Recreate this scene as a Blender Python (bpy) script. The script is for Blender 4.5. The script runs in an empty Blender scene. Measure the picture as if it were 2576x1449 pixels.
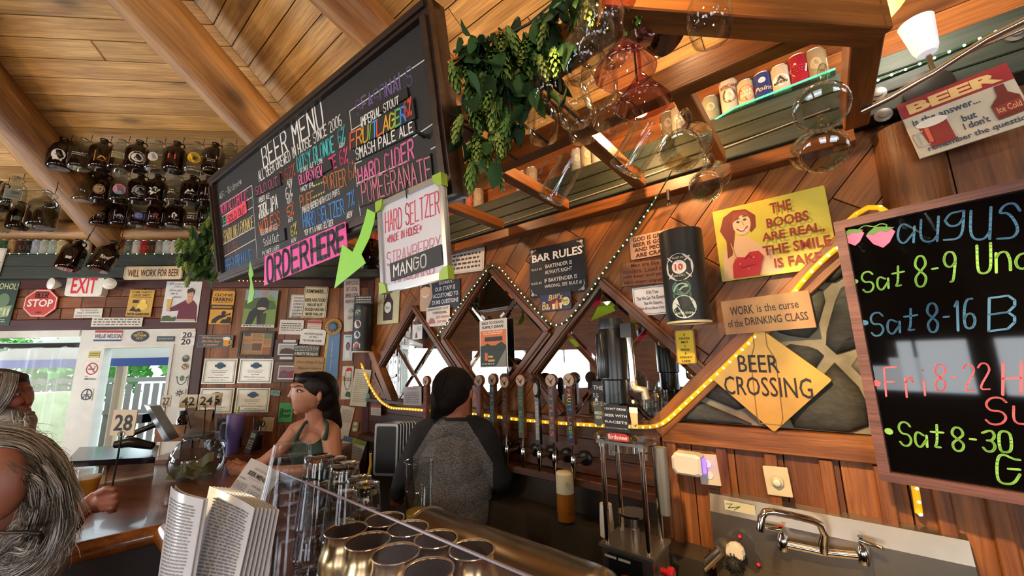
import bpy, bmesh, random
from math import *
from mathutils import Vector as V, Matrix as M, noise as mnoise

SC = bpy.context.scene
COL = SC.collection
random.seed(7)

# ------------------------------------------------------------------ camera
F, CX, CY = 960.0, 1288.0, 724.5
PITCH, ROLL = radians(10.4), radians(1.2)
CAM = V((0, 0, 1.70))
FW = V((0, cos(PITCH), sin(PITCH)))
_R0 = V((1, 0, 0)); _U0 = _R0.cross(FW)
RT = _R0*cos(ROLL) - _U0*sin(ROLL)
UP = RT.cross(FW)
cd = bpy.data.cameras.new('camera'); cam = bpy.data.objects.new('camera', cd); COL.objects.link(cam)
cd.sensor_width = 36.0; cd.lens = F/2576.0*36.0; cd.clip_start = 0.02; cd.clip_end = 200
m = M.Identity(4)
for i in range(3):
    m[i][0], m[i][1], m[i][2], m[i][3] = RT[i], UP[i], -FW[i], CAM[i]
cam.matrix_world = m
SC.camera = cam

# ------------------------------------------------------------------ world, exposure
SC.view_settings.view_transform = 'Standard'
SC.view_settings.look = 'None'
SC.view_settings.exposure = 0.22
SC.view_settings.gamma = 1.0
SC.view_settings.use_curve_mapping = False
SC.cycles.max_bounces = 8; SC.cycles.diffuse_bounces = 2; SC.cycles.glossy_bounces = 3
SC.cycles.use_adaptive_sampling = True; SC.cycles.adaptive_threshold = 0.08; SC.cycles.adaptive_min_samples = 16; SC.cycles.use_light_tree = False
SC.cycles.transmission_bounces = 4; SC.cycles.transparent_max_bounces = 48
SC.cycles.caustics_reflective = False; SC.cycles.caustics_refractive = False
SC.cycles.sample_clamp_indirect = 4.0
SC.cycles.use_denoising = True
w = bpy.data.worlds.new('sky'); SC.world = w; w.use_nodes = True
wn = w.node_tree; bg = wn.nodes['Background']
bg.inputs[0].default_value = (0.86, 0.94, 1.0, 1); bg.inputs[1].default_value = 4.0

def lamp(name, kind, loc, energy, col, size=.1, target=None, size_y=None, spot=None, parent=None):
    l = bpy.data.lights.new(name, kind); o = bpy.data.objects.new(name, l); COL.objects.link(o)
    l.energy = energy; l.color = col
    if kind == 'AREA':
        l.size = size
        if size_y: l.shape = 'RECTANGLE'; l.size_y = size_y
    elif kind in ('POINT', 'SPOT'): l.shadow_soft_size = size
    if spot: l.spot_size = radians(spot); l.spot_blend = .6
    o.location = loc
    if target is not None:
        o.rotation_euler = (V(target)-V(loc)).to_track_quat('-Z', 'Y').to_euler()
    if parent is not None: o.parent = parent
    return o
WARM = (1.0, .74, .44); DAY = (.93, .97, 1.0)
# daylight through the windows of the hall (each fills its own opening) and through the open window by the door
HALL = [V((2.2, .4, 0)), V((3.6, -1.6, 0)), V((1.8, -4.6, 0)), V((-3.2, -4.6, 0)), V((-5.9, -1.6, 0)), V((-5.6, 2.7, 0))]
WINS = []
for _i in range(1, 5):
    _p, _q = HALL[_i], HALL[_i+1]; _x = (_q-_p).normalized(); _l = (_q-_p).length; _nw = 2 if _l > 4 else 1
    for _k in range(_nw): WINS.append((_i, _p+_x*((_k+1)*_l/(_nw+1)), V((_x.y, -_x.x, 0)), _x))
for _i, _c, _n, _x in WINS:
    if _n.dot(V((-1, 0, 0))-_c) < 0: _n = -_n
    lamp('window_daylight', 'AREA', _c+_n*.06+V((0, 0, 1.45)), 25, DAY, 1.1, _c+_n*2+V((0, 0, 1.6)), .75)
lamp('window_daylight', 'AREA', (-4.05, 2.55, 1.42), 30, DAY, 1.3, (-2.0, 0.0, 1.6), .9)
# ------------------------------------------------------------------ geometry helpers
def ray(x, y): return FW + RT*((x-CX)/F) - UP*((y-CY)/F)
def at(x, y, depth): return CAM + ray(x, y)*depth
def az(a): a = radians(a); return V((sin(a), cos(a), 0))
class Fr:
    """a plane: origin, axis right, axis up; normal towards the room"""
    def __init__(s, o, x, y):
        s.o = V(o); s.x = V(x).normalized(); s.n = s.x.cross(V(y)).normalized(); s.y = s.n.cross(s.x)
    def uv(s, px, py, off=0.0):
        d = ray(px, py); t = ((s.o+s.n*off-CAM).dot(s.n))/d.dot(s.n); p = CAM+d*t-s.o
        return p.dot(s.x), p.dot(s.y)
    def pt(s, u, v, w=0.0): return s.o+s.x*u+s.y*v+s.n*w
    def hit(s, px, py, off=0.0): return s.pt(*s.uv(px, py, off), off)
    def mat(s, u=0, v=0, w=0, rot=0):
        x = s.x*cos(rot)+s.y*sin(rot); y = s.y*cos(rot)-s.x*sin(rot); p = s.pt(u, v, w)
        return M(((x.x, y.x, s.n.x, p.x), (x.y, y.y, s.n.y, p.y), (x.z, y.z, s.n.z, p.z), (0, 0, 0, 1)))
def hz(px, py, z):
    d = ray(px, py); return CAM+d*((z-CAM.z)/d.z)
def mtx(p, x=(1, 0, 0), z=(0, 0, 1)):
    z = V(z).normalized(); x = V(x); x = (x-z*x.dot(z)).normalized(); y = z.cross(x); p = V(p)
    return M(((x.x, y.x, z.x, p.x), (x.y, y.y, z.y, p.y), (x.z, y.z, z.z, p.z), (0, 0, 0, 1)))

AZA, AZB = 85.0, 129.0
nBc = az(AZB-90)                    # from the guest towards the tap wall
_b0 = CAM+nBc*1.70
_d = ray(940, 800); CORNER = CAM+_d*(((_b0-CAM).dot(nBc))/_d.dot(nBc)); CORNER.z = 0
ZUP = V((0, 0, 1))
WA = Fr(CORNER, az(AZA), ZUP)       # wall with the exit door
WB = Fr(CORNER, az(AZB), ZUP)       # wall with the taps
def BP(perp): return Fr(CAM+nBc*perp-V((0, 0, CAM.z)), az(AZB), ZUP)   # upright plane along the bar
def PB(u, d, z): return WB.pt(u, z, d)

class MB:
    def __init__(s): s.v = []; s.f = []
    def add(s, vs, fs):
        k = len(s.v); s.v += [tuple(p) for p in vs]; s.f += [tuple(i+k for i in f) for f in fs]; return s
    def box(s, x0, x1, y0, y1, z0, z1):
        return s.add([(x, y, z) for z in (z0, z1) for y in (y0, y1) for x in (x0, x1)],
                     [(0, 2, 3, 1), (4, 5, 7, 6), (0, 1, 5, 4), (2, 6, 7, 3), (0, 4, 6, 2), (1, 3, 7, 5)])
    def cbox(s, c, sx, sy, sz): return s.box(c[0]-sx/2, c[0]+sx/2, c[1]-sy/2, c[1]+sy/2, c[2]-sz/2, c[2]+sz/2)
    def prism(s, poly, z0, z1, ch=0.0):
        n = len(poly); a = sum(poly[i][0]*poly[(i+1) % n][1]-poly[(i+1) % n][0]*poly[i][1] for i in range(n))
        if a < 0: poly = poly[::-1]
        vs = [(x, y, z0) for x, y in poly]+[(x, y, z1-ch) for x, y in poly]
        fs = [tuple(range(n))[::-1]]+[(i, (i+1) % n, n+(i+1) % n, n+i) for i in range(n)]
        if ch > 0:
            cx = sum(p[0] for p in poly)/n; cy = sum(p[1] for p in poly)/n; top = []
            for x, y in poly:
                l = hypot(x-cx, y-cy) or 1; top.append((x-(x-cx)/l*ch*1.4, y-(y-cy)/l*ch*1.4, z1))
            vs += top
            fs += [(n+i, n+(i+1) % n, 2*n+(i+1) % n, 2*n+i) for i in range(n)]+[tuple(range(2*n, 3*n))]
        else: fs.append(tuple(range(n, 2*n)))
        return s.add(vs, fs)
    def lathe(s, prof, n=20, o=(0, 0, 0), cap0=True, cap1=True, sx=1, sy=1):
        vs = []; fs = []; k = len(prof)
        for r, z in prof:
            for i in range(n):
                a = 2*pi*i/n; vs.append((o[0]+r*cos(a)*sx, o[1]+r*sin(a)*sy, o[2]+z))
        for j in range(k-1):
            for i in range(n):
                a, b = j*n+i, j*n+(i+1) % n; fs.append((a, b, b+n, a+n))
        if cap0: fs.append(tuple(range(n))[::-1])
        if cap1: fs.append(tuple(range((k-1)*n, k*n)))
        return s.add(vs, fs)
    def tube(s, pts, r, n=8, closed=False, cap=True):
        pts = [V(p) for p in pts]; k = len(pts); rs = r if isinstance(r, (list, tuple)) else [r]*k
        vs = []; fs = []; prev = None
        for i, p in enumerate(pts):
            if closed: t = pts[(i+1) % k]-pts[i-1]
            else: t = pts[min(i+1, k-1)]-pts[max(i-1, 0)]
            t.normalize()
            if prev is None: a = t.orthogonal().normalized()
            else:
                a = prev-t*prev.dot(t); a = a.normalized() if a.length > 1e-6 else t.orthogonal().normalized()
            prev = a; b = t.cross(a)
            for j in range(n):
                q = 2*pi*j/n; vs.append(p+(a*cos(q)+b*sin(q))*rs[i])
        for i in range(k if closed else k-1):
            for j in range(n):
                i2 = (i+1) % k; fs.append((i*n+j, i*n+(j+1) % n, i2*n+(j+1) % n, i2*n+j))
        if not closed and cap: fs += [tuple(range(n))[::-1], tuple(range((k-1)*n, k*n))]
        return s.add(vs, fs)
    def ball(s, c, rx, ry=None, rz=None, n=12, rot=None):
        ry = ry or rx; rz = rz or rx; h = max(4, n//2); vs = []; fs = []; c = V(c)
        def T(x, y, z):
            q = V((x*rx, y*ry, z*rz)); q = rot @ q if rot is not None else q; return c+q
        vs.append(T(0, 0, -1))
        for j in range(1, h):
            t = -pi/2+pi*j/h
            for i in range(n): vs.append(T(cos(t)*cos(2*pi*i/n), cos(t)*sin(2*pi*i/n), sin(t)))
        vs.append(T(0, 0, 1)); L = len(vs)-1
        for i in range(n):
            fs.append((0, 1+(i+1) % n, 1+i)); fs.append((L, L-n+i, L-n+(i+1) % n))
        for j in range(h-2):
            for i in range(n):
                a = 1+j*n; fs.append((a+i, a+(i+1) % n, a+n+(i+1) % n, a+n+i))
        return s.add(vs, fs)
    def xf(s, mat, k=0):
        for i in range(k, len(s.v)): s.v[i] = tuple(mat @ V(s.v[i]))
        return s
    def mesh(s, name, smooth=None):
        me = bpy.data.meshes.new(name); me.from_pydata(s.v, [], s.f); me.update()
        if smooth is not None:
            me.polygons.foreach_set('use_smooth', [True]*len(me.polygons))
            if smooth < 179: me.set_sharp_from_angle(angle=radians(smooth))
        return me

def tag(o, label=None, cat=None, group=None, kind=None):
    if label: o['label'] = label
    if cat: o['category'] = cat
    if group: o['group'] = group
    if kind: o['kind'] = kind
    return o
def ob(name, mb, mat, parent=None, mw=None, label=None, cat=None, group=None, kind=None, smooth=None):
    me = mb if isinstance(mb, bpy.types.Mesh) else mb.mesh(name, smooth)
    o = bpy.data.objects.new(name, me); COL.objects.link(o)
    if mat is not None and not me.materials: me.materials.append(mat)
    if parent is not None: o.parent = parent
    if mw is not None:
        if parent is None: o.matrix_world = mw
        else: o.matrix_local = mw
    return tag(o, label, cat, group, kind)
def thing(name, label, cat, mw=None, group=None, kind=None):
    o = bpy.data.objects.new(name, None); COL.objects.link(o); o.empty_display_size = .02
    if mw is not None: o.matrix_world = mw
    return tag(o, label, cat, group, kind)
def dup(root, mw, label=None, group=None):
    r = root.copy(); COL.objects.link(r); r.matrix_world = mw
    if label: r['label'] = label
    if group: r['group'] = group
    for ch in root.children:
        c = ch.copy(); COL.objects.link(c); c.parent = r; c.matrix_local = ch.matrix_local.copy()
        for g in ch.children:
            d = g.copy(); COL.objects.link(d); d.parent = c; d.matrix_local = g.matrix_local.copy()
    return r

# ------------------------------------------------------------------ materials
def lin(h):
    if not isinstance(h, str): return (*h[:3], 1)
    h = h.lstrip('#'); o = []
    for i in (0, 2, 4):
        c = int(h[i:i+2], 16)/255; o.append(c/12.92 if c <= .04045 else ((c+.055)/1.055)**2.4)
    return (*o, 1)
MATS = {}
def mt(h, rough=.55, metal=0.0, emit=0.0, spec=.5, alpha=1, noise=0.0, key=''):
    k = (h, rough, metal, emit, spec, noise, key)
    if k in MATS: return MATS[k]
    ma = bpy.data.materials.new('paint_'+str(h).strip('#')); ma.use_nodes = True; t = ma.node_tree; b = t.nodes['Principled BSDF']
    b.inputs['Base Color'].default_value = lin(h); b.inputs['Roughness'].default_value = rough
    b.inputs['Metallic'].default_value = metal; b.inputs['Specular IOR Level'].default_value = spec
    if emit: b.inputs['Emission Color'].default_value = lin(h); b.inputs['Emission Strength'].default_value = emit
    if noise:
        tc = t.nodes.new('ShaderNodeTexCoord'); nz = t.nodes.new('ShaderNodeTexNoise'); nz.inputs['Scale'].default_value = 14; nz.inputs['Detail'].default_value = 4
        mx = t.nodes.new('ShaderNodeMix'); mx.data_type = 'RGBA'; mx.blend_type = 'MULTIPLY'
        cr = t.nodes.new('ShaderNodeMapRange'); cr.inputs[1].default_value = .3; cr.inputs[2].default_value = .7; cr.inputs[3].default_value = 1-noise; cr.inputs[4].default_value = 1+noise*.4
        t.links.new(tc.outputs['Object'], nz.inputs['Vector']); t.links.new(nz.outputs[0], cr.inputs[0])
        mx.inputs[0].default_value = 1; mx.inputs[6].default_value = lin(h); t.links.new(cr.outputs[0], mx.inputs[7]); t.links.new(mx.outputs[2], b.inputs['Base Color'])
    MATS[k] = ma; return ma
def wood(key, c1, c2, rough=.5, gx=1.2, gy=16.0, vary=.35, knots=0.5, bump=.15, coat=0):
    if key in MATS: return MATS[key]
    ma = bpy.data.materials.new('wood_'+key); ma.use_nodes = True; t = ma.node_tree; N = t.nodes.new; L = t.links.new; b = t.nodes['Principled BSDF']
    tc = N('ShaderNodeTexCoord'); oi = N('ShaderNodeObjectInfo')
    sh = N('ShaderNodeVectorMath'); sh.operation = 'MULTIPLY_ADD'; cmb = N('ShaderNodeCombineXYZ')
    for i in range(3): L(oi.outputs['Random'], cmb.inputs[i])
    L(cmb.outputs[0], sh.inputs[0]); sh.inputs[1].default_value = (37, 53, 71); L(tc.outputs['Object'], sh.inputs[2])
    def nz(scale, detail, dist, sx, sy):
        mp = N('ShaderNodeMapping'); mp.inputs['Scale'].default_value = (sx, sy, sy); L(sh.outputs[0], mp.inputs[0])
        n = N('ShaderNodeTexNoise'); n.inputs['Scale'].default_value = scale; n.inputs['Detail'].default_value = detail; n.inputs['Distortion'].default_value = dist
        L(mp.outputs[0], n.inputs['Vector']); return n
    g = nz(1, 5, .8, gx, gy); g2 = nz(1, 5, .8, gx*5, gy*9); g3 = nz(1, 3, 0, 2.0, 2.6)
    rp = N('ShaderNodeValToRGB'); rp.color_ramp.elements[0].color = lin(c1); rp.color_ramp.elements[1].color = lin(c2)
    rp.color_ramp.elements[0].position = .32; rp.color_ramp.elements[1].position = .66; L(g.outputs[0], rp.inputs[0])
    def mul(col, fac_sock, lo, hi, a, bb):
        mr = N('ShaderNodeMapRange'); mr.inputs[1].default_value = lo; mr.inputs[2].default_value = hi; mr.inputs[3].default_value = a; mr.inputs[4].default_value = bb
        L(fac_sock, mr.inputs[0]); mx = N('ShaderNodeMix'); mx.data_type = 'RGBA'; mx.blend_type = 'MULTIPLY'; mx.inputs[0].default_value = 1
        L(col, mx.inputs[6]); L(mr.outputs[0], mx.inputs[7]); return mx.outputs[2]
    c = mul(rp.outputs[0], g2.outputs[0], .3, .7, .66, 1.18)
    c = mul(c, g3.outputs[0], .3, .7, .80, 1.12)
    c = mul(c, oi.outputs['Random'], 0, 1, 1-vary, 1+vary*.35)
    if knots:
        mp = N('ShaderNodeMapping'); mp.inputs['Scale'].default_value = (1.5, 4.2, 4.2); ws = N('ShaderNodeVectorMath'); ws.operation = 'MULTIPLY_ADD'; L(g3.outputs['Color'], ws.inputs[0]); ws.inputs[1].default_value = (.10, .03, .03); L(sh.outputs[0], ws.inputs[2]); L(ws.outputs[0], mp.inputs[0])
        vo = N('ShaderNodeTexVoronoi'); vo.voronoi_dimensions = '2D'; vo.inputs['Scale'].default_value = 1.0; L(mp.outputs[0], vo.inputs['Vector'])
        c = mul(c, vo.outputs['Distance'], .05, .13, 1-knots, 1.0); c = mul(c, vo.outputs['Distance'], .13, .24, 1-knots*.28, 1.0)
    L(c, b.inputs['Base Color']); b.inputs['Roughness'].default_value = rough
    if coat: b.inputs['Coat Weight'].default_value = coat; b.inputs['Coat Roughness'].default_value = .06
    bp = N('ShaderNodeBump'); bp.inputs['Strength'].default_value = bump; bp.inputs['Distance'].default_value = .004
    L(g2.outputs[0], bp.inputs['Height']); L(bp.outputs[0], b.inputs['Normal'])
    MATS[key] = ma; return ma
def glass(key, tint='#ffffff', refl=1.0, rough=.02):
    k = ('glass', key)
    if k in MATS: return MATS[k]
    ma = bpy.data.materials.new('glass_'+key); ma.use_nodes = True; t = ma.node_tree; N = t.nodes.new; L = t.links.new
    t.nodes.remove(t.nodes['Principled BSDF']); out = t.nodes['Material Output']
    tr = N('ShaderNodeBsdfTransparent'); tr.inputs[0].default_value = lin(tint)
    gl = N('ShaderNodeBsdfGlossy'); gl.inputs['Roughness'].default_value = rough; gl.inputs[0].default_value = (.95, .97, 1, 1)
    lw = N('ShaderNodeLayerWeight'); lw.inputs[0].default_value = .35
    mr = N('ShaderNodeMapRange'); mr.inputs[3].default_value = .0; mr.inputs[4].default_value = min(.9, .7*refl)
    pw = N('ShaderNodeMath'); pw.operation = 'POWER'; pw.inputs[1].default_value = 2.6; lw.inputs[0].default_value = .5
    L(lw.outputs['Facing'], pw.inputs[0]); L(pw.outputs[0], mr.inputs[0]); ad = N('ShaderNodeMath'); ad.operation = 'ADD'; ad.inputs[1].default_value = .03*refl; L(mr.outputs[0], ad.inputs[0])
    mx = N('ShaderNodeMixShader'); L(ad.outputs[0], mx.inputs[0]); L(tr.outputs[0], mx.inputs[1]); L(gl.outputs[0], mx.inputs[2]); L(mx.outputs[0], out.inputs[0])
    MATS[k] = ma; return ma
CHROME = mt('#d8d4cc', .12, 1.0); STEEL = mt('#b3aca2', .30, 1.0); BRASS = mt('#c9a35a', .28, 1.0); BLACK = mt('#101012', .35); IRON = mt('#17130f', .5)
CLEAR = glass('clear', '#f4f8f8'); AMBER = glass('amber', '#3a1405', 1.0)

# ------------------------------------------------------------------ lettering and flat print
_TC = {}
def btext(s, bold=0.0):
    k = (s, bold)
    if k not in _TC:
        c = bpy.data.curves.new('t', 'FONT'); c.body = s; c.resolution_u = 2; c.offset = bold; c.fill_mode = 'FRONT'
        o = bpy.data.objects.new('t', c); me = bpy.data.meshes.new_from_object(o)
        vs = [tuple(v.co) for v in me.vertices]; fs = [tuple(p.vertices) for p in me.polygons]
        bpy.data.objects.remove(o); bpy.data.curves.remove(c); bpy.data.meshes.remove(me)
        if vs:
            x0 = min(v[0] for v in vs); x1 = max(v[0] for v in vs); y0 = min(v[1] for v in vs); y1 = max(v[1] for v in vs)
            vs = [((v[0]-x0)/(x1-x0+1e-9), (v[1]-y0)/(y1-y0+1e-9)) for v in vs]
        _TC[k] = (vs, fs)
    return _TC[k]
GL = {'A': '002640|1232', 'B': '00063645443303|033342413000', 'C': '~4535160401103041', 'D': '~00062645412000', 'E': '46060040|0333', 'F': '00064 6|0333'.replace(' ', ''),
 'G': '~4535160501103042|4323', 'H': '0006|4046|0343', 'I': '2026', 'J': '~4641301001', 'K': '0006|4603|1440', 'L': '060040', 'M': '0006234640', 'N': '00064046', 'O': '~100105163645413010',
 'P': '00063645443303', 'Q': '~100105163645413010|2240', 'R': '00063645443303|2340', 'S': '~4536160504133342413010 01'.replace(' ', ''), 'T': '2026|0646', 'U': '~060110304146', 'V': '062046', 'W': '0610233046',
 'X': '0046|0640', 'Y': '0623|462320', 'Z': '06460040', '0': '~100105163645413010', '1': '1526 20'.replace(' ', ''), '2': '~05163645440040', '3': '~0536454433 1333424130 1001'.replace(' ', ''), '4': '30360242',
 '5': '460603334241301001', '6': '~3616040110304142331302', '7': '064610', '8': '~2304051636454423020110304142 23'.replace(' ', ''), '9': '~4433130405163645443020', '%': '0046|0616150506|3141403031',
 '+': '2125|0343', '-': '1333', '.': '2021', ',': '2110', "'": '2625', '!': '2622|2120', '*': '2125|0442|4402', ':': '2122|2425', '/': '0046', ' ': '', '#': '1016|3036|0242|0444', '&': '~4002153533010010304 2'.replace(' ', ''),
 'a': '~4231201001031433|434140', 'b': '~06001030413313 02'.replace(' ', ''), 'd': '~33130201103041|4640', 'e': '~02424333130201103 0'.replace(' ', ''), 'g': '~4434140303123243|~44413000', 'i': '2023|2525', 'l': '2620',
 'n': '0004|~031434424 0'.replace(' ', ''), 'o': '~1001031434434130 10'.replace(' ', ''), 'r': '1014|~13243433', 's': '~4334140323413010 00'.replace(' ', ''), 't': '~26211030|0444', 'u': '~0401103041|~444140', 'v': '042044', 'w': '0410233044', 'y': '0421|4410', 'f': '~363515|~263520|0434', 'h': '0006|~0214344340', 'c': '~4334140301103041', 'k': '0006|3402|1330', 'm': '0004|~03141520|~23344440', 'p': '~0400|04343102'}
def chaikin(p, it=2):
    for _ in range(it):
        q = [p[0]]
        for a, b in zip(p, p[1:]): q += [(a[0]*.75+b[0]*.25, a[1]*.75+b[1]*.25), (a[0]*.25+b[0]*.75, a[1]*.25+b[1]*.75)]
        p = q+[p[-1]]
    return p
def ribbon(pts, w, out):
    vs, fs = out
    def add(q):
        k = len(vs); vs.extend(q); fs.append(tuple(range(k, k+len(q))))
    for (ax, ay), (bx, by) in zip(pts, pts[1:]):
        l = hypot(bx-ax, by-ay)
        if l < 1e-9: continue
        nx, ny = -(by-ay)/l*w/2, (bx-ax)/l*w/2
        add([(ax+nx, ay+ny), (ax-nx, ay-ny), (bx-nx, by-ny), (bx+nx, by+ny)])
    for x, y in pts: add([(x+w/2*cos(k*pi/3), y+w/2*sin(k*pi/3)) for k in range(6)])
def strokes(s, jit=.0):
    """polylines of hand-drawn letters in units where a capital is 6 high"""
    x = 0; out = []
    rnd = random.Random(s)
    for ch in s:
        g = GL.get(ch, GL.get(ch.upper(), ''))
        wd = 4 if ch not in " I1il'.,!:" else 2
        dx = -1 if ch in "I1il'.,!:" else 0
        j = rnd.uniform(-jit, jit)
        for st in g.split('|'):
            sm = st.startswith('~'); st = st.lstrip('~')
            p = [(int(st[i])+x+dx, int(st[i+1])*1.0+j) for i in range(0, len(st)-1, 2)]
            if len(p) < 2: continue
            out.append(chaikin(p, 2) if sm else p)
        x += wd+1.5
    return out
class Art:
    """flat print in a unit square (x to the right, y downwards), gathered by colour"""
    def __init__(s, w, h, z, mapf=None): s.w, s.h, s.z, s.i = w, h, z, 0; s.by = {}; s.mapf = mapf
    def P(s, x, y): return ((x-.5)*s.w, (.5-y)*s.h)
    def put(s, col, vs, fs, kind):
        mb = s.by.setdefault((col, kind), MB()); zz = s.z+.00035*(s.i+1)
        v = [(a, b, zz) for a, b in vs]
        if s.mapf: v = [s.mapf(*q) for q in v]
        mb.add(v, fs)
    def draw(s, items):
        for it in items:
            k = it[0]; s.i += 1
            if k == 't':      # block print text fitted to a box
                _, txt, x0, y0, x1, y1, col = it[:7]; bold = it[7] if len(it) > 7 else 0; sh = it[8] if len(it) > 8 else 0
                vs, fs = btext(txt, bold)
                s.put(col, [s.P(x0+(x1-x0)*(a+sh*b*.1), y1+(y0-y1)*b) for a, b in vs], fs, 'lettering')
            elif k == 's':    # hand-drawn strokes fitted to a box
                _, txt, x0, y0, x1, y1, col, wd = it[:8]; sh = it[8] if len(it) > 8 else .12
                ss = strokes(txt, .25); xm = max([p[0] for q in ss for p in q] or [1]); out = ([], [])
                for q in ss: ribbon([s.P(x0+(x1-x0)*(a+sh*(b-3))/xm, y1+(y0-y1)*b/6) for a, b in q], wd*s.h, out)
                cols = col if isinstance(col, list) else [col]
                s.put(cols[0], out[0], out[1], 'lettering')
            elif k == 'r':
                _, x0, y0, x1, y1, col = it[:6]; s.put(col, [s.P(x0, y1), s.P(x1, y1), s.P(x1, y0), s.P(x0, y0)], [(0, 1, 2, 3)], 'printed_shape')
            elif k == 'o':    # outline rectangle
                _, x0, y0, x1, y1, col, wd = it[:7]; out = ([], []); ribbon([s.P(x0, y0), s.P(x1, y0), s.P(x1, y1), s.P(x0, y1), s.P(x0, y0)], wd*s.h, out); s.put(col, *out, 'printed_line')
            elif k == 'e':
                _, cx, cy, rx, ry, col = it[:6]; s.put(col, [s.P(cx+rx*cos(2*pi*i/20), cy-ry*sin(2*pi*i/20)) for i in range(20)], [tuple(range(20))], 'printed_shape')
            elif k == 'p':
                _, pts, col = it; q = [s.P(*p) for p in pts]
                a = sum(q[i][0]*q[(i+1) % len(q)][1]-q[(i+1) % len(q)][0]*q[i][1] for i in range(len(q)))
                s.put(col, q if a > 0 else q[::-1], [tuple(range(len(q)))], 'printed_shape')
            elif k == 'l':
                _, pts, col, wd = it[:4]; out = ([], []); q = [s.P(*p) for p in pts]; ribbon(chaikin(q, 2) if len(it) > 4 else q, wd*s.h, out); s.put(col, *out, 'printed_line')
            elif k == 'g':    # greeked small print: rows of short dashes
                _, x0, y0, x1, y1, col, rows = it[:7]; rnd = random.Random(rows*7+int(x0*100)); vs = []; fs = []; rh = (y1-y0)/rows
                for r in range(rows):
                    x = x0
                    while x < x1-.02:
                        l = min(rnd.uniform(.03, .10), x1-x); y = y0+r*rh; q = [s.P(x, y+rh*.6), s.P(x+l, y+rh*.6), s.P(x+l, y+rh*.15), s.P(x, y+rh*.15)]
                        k2 = len(vs); vs += q; fs.append((k2, k2+1, k2+2, k2+3)); x += l+.025
                s.put(col, vs, fs, 'lettering')
    def build(s, parent, rough=.6, emit=0):
        for (col, kind), mb in s.by.items():
            ob(kind, mb, mt(col, rough, emit=emit) if isinstance(col, str) else col, parent)
def rrect(w, h, r, n=4):
    if r <= 0: return [(-w/2, -h/2), (w/2, -h/2), (w/2, h/2), (-w/2, h/2)]
    return [(sx*(w/2-r)+r*cos(a), sy*(h/2-r)+r*sin(a)) for sx, sy, a0 in ((1, -1, -pi/2), (1, 1, 0), (-1, 1, pi/2), (-1, -1, pi)) for a in [a0+pi/2*i/n for i in range(n+1)]]
def place(fr, px, off):
    q = [V((*fr.uv(x, y, off), 0)) for x, y in px]
    c = (q[0]+q[1]+q[2]+q[3])/4; xa = (q[1]-q[0]+q[2]-q[3])/2; ya = (q[0]-q[3]+q[1]-q[2])/2
    w = xa.length; rot = atan2(xa.y, xa.x); h = abs(ya.dot(V((-sin(rot), cos(rot), 0))))
    return fr.mat(c.x, c.y, off, rot), w, h
def sign(name, label, fr, px, bg, items, th=.004, rad=0, off=.004, cat='sign', group=None, rough=.5, poly=None, frame=None, key=''):
    """a flat board fixed on a plane, with print in front"""
    mw, w, h = place(fr, px, off)
    pl = poly(w, h) if poly else rrect(w, h, rad)
    o = ob(name, MB().prism(pl, 0, th, min(.0012, th*.3)), mt(bg, rough, noise=.12) if isinstance(bg, str) else bg, None, mw, label, cat, group)
    if frame:
        fc, fw, ft = frame
        for (x0, x1, y0, y1) in ((-w/2, w/2, h/2-fw, h/2), (-w/2, w/2, -h/2, -h/2+fw), (-w/2, -w/2+fw, -h/2+fw, h/2-fw), (w/2-fw, w/2, -h/2+fw, h/2-fw)):
            ob('frame_rail', MB().box(x0, x1, y0, y1, 0, th+ft), fc if not isinstance(fc, str) else mt(fc, .5), o)
    a = Art(w, h, th); a.draw(items); a.build(o)
    return o
def clip(poly, nx, ny, d):
    """keep the side where nx*x+ny*y<=d"""
    out = []; n = len(poly)
    for i in range(n):
        a, b = poly[i], poly[(i+1) % n]; da = nx*a[0]+ny*a[1]-d; db = nx*b[0]+ny*b[1]-d
        if da <= 0: out.append(a)
        if (da < 0 < db) or (db < 0 < da):
            t = da/(da-db); out.append((a[0]+(b[0]-a[0])*t, a[1]+(b[1]-a[1])*t))
    return out
def clad(fr, poly, ang, width, th, mat, parent, name='board', gap=.003, off=0.0, seglen=None, phase=0.0, ch=.0015, jit=0.0):
    """cover a region of a plane with separate boards running at angle ang"""
    ca, sa = cos(ang), sin(ang); R = [(x*ca+y*sa, -x*sa+y*ca) for x, y in poly]
    y0 = min(p[1] for p in R); y1 = max(p[1] for p in R); k = floor((y0-phase)/width); rnd = random.Random(int(width*1000)+len(poly))
    while phase+k*width < y1:
        a, b = phase+k*width, phase+(k+1)*width; k += 1
        q = clip(clip(R, 0, 1, b-gap/2), 0, -1, -(a+gap/2))
        if len(q) < 3: continue
        xs0 = min(p[0] for p in q); xs1 = max(p[0] for p in q)
        cuts = [xs0, xs1]
        if seglen:
            cuts = [xs0]; x = xs0-rnd.random()*seglen
            while True:
                x += seglen*rnd.uniform(.8, 1.2)
                if x >= xs1-.02: break
                if x > xs0+.02: cuts.append(x)
            cuts.append(xs1)
        for c0, c1 in zip(cuts, cuts[1:]):
            g = gap/2 if seglen else 0
            p = clip(clip(q, 1, 0, c1-g), -1, 0, -(c0+g)) if seglen else q
            if len(p) < 3: continue
            ar = abs(sum(p[i][0]*p[(i+1) % len(p)][1]-p[(i+1) % len(p)][0]*p[i][1] for i in range(len(p))))/2
            if ar < width*.02*.3: continue
            cx = sum(t[0] for t in p)/len(p); cy = sum(t[1] for t in p)/len(p)
            mb = MB().prism([(t[0]-cx, t[1]-cy) for t in p], 0, th+rnd.uniform(-jit, jit), ch)
            ob(name, mb, mat, parent, (parent.matrix_world.inverted() if parent is not None else M.Identity(4)) @ fr.mat(cx*ca-cy*sa, cx*sa+cy*ca, off, ang))
def struct(name, mb, mat, label=None, mw=None, smooth=None):
    return ob(name, mb, mat, None, mw, label, None, None, 'structure', smooth)
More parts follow.
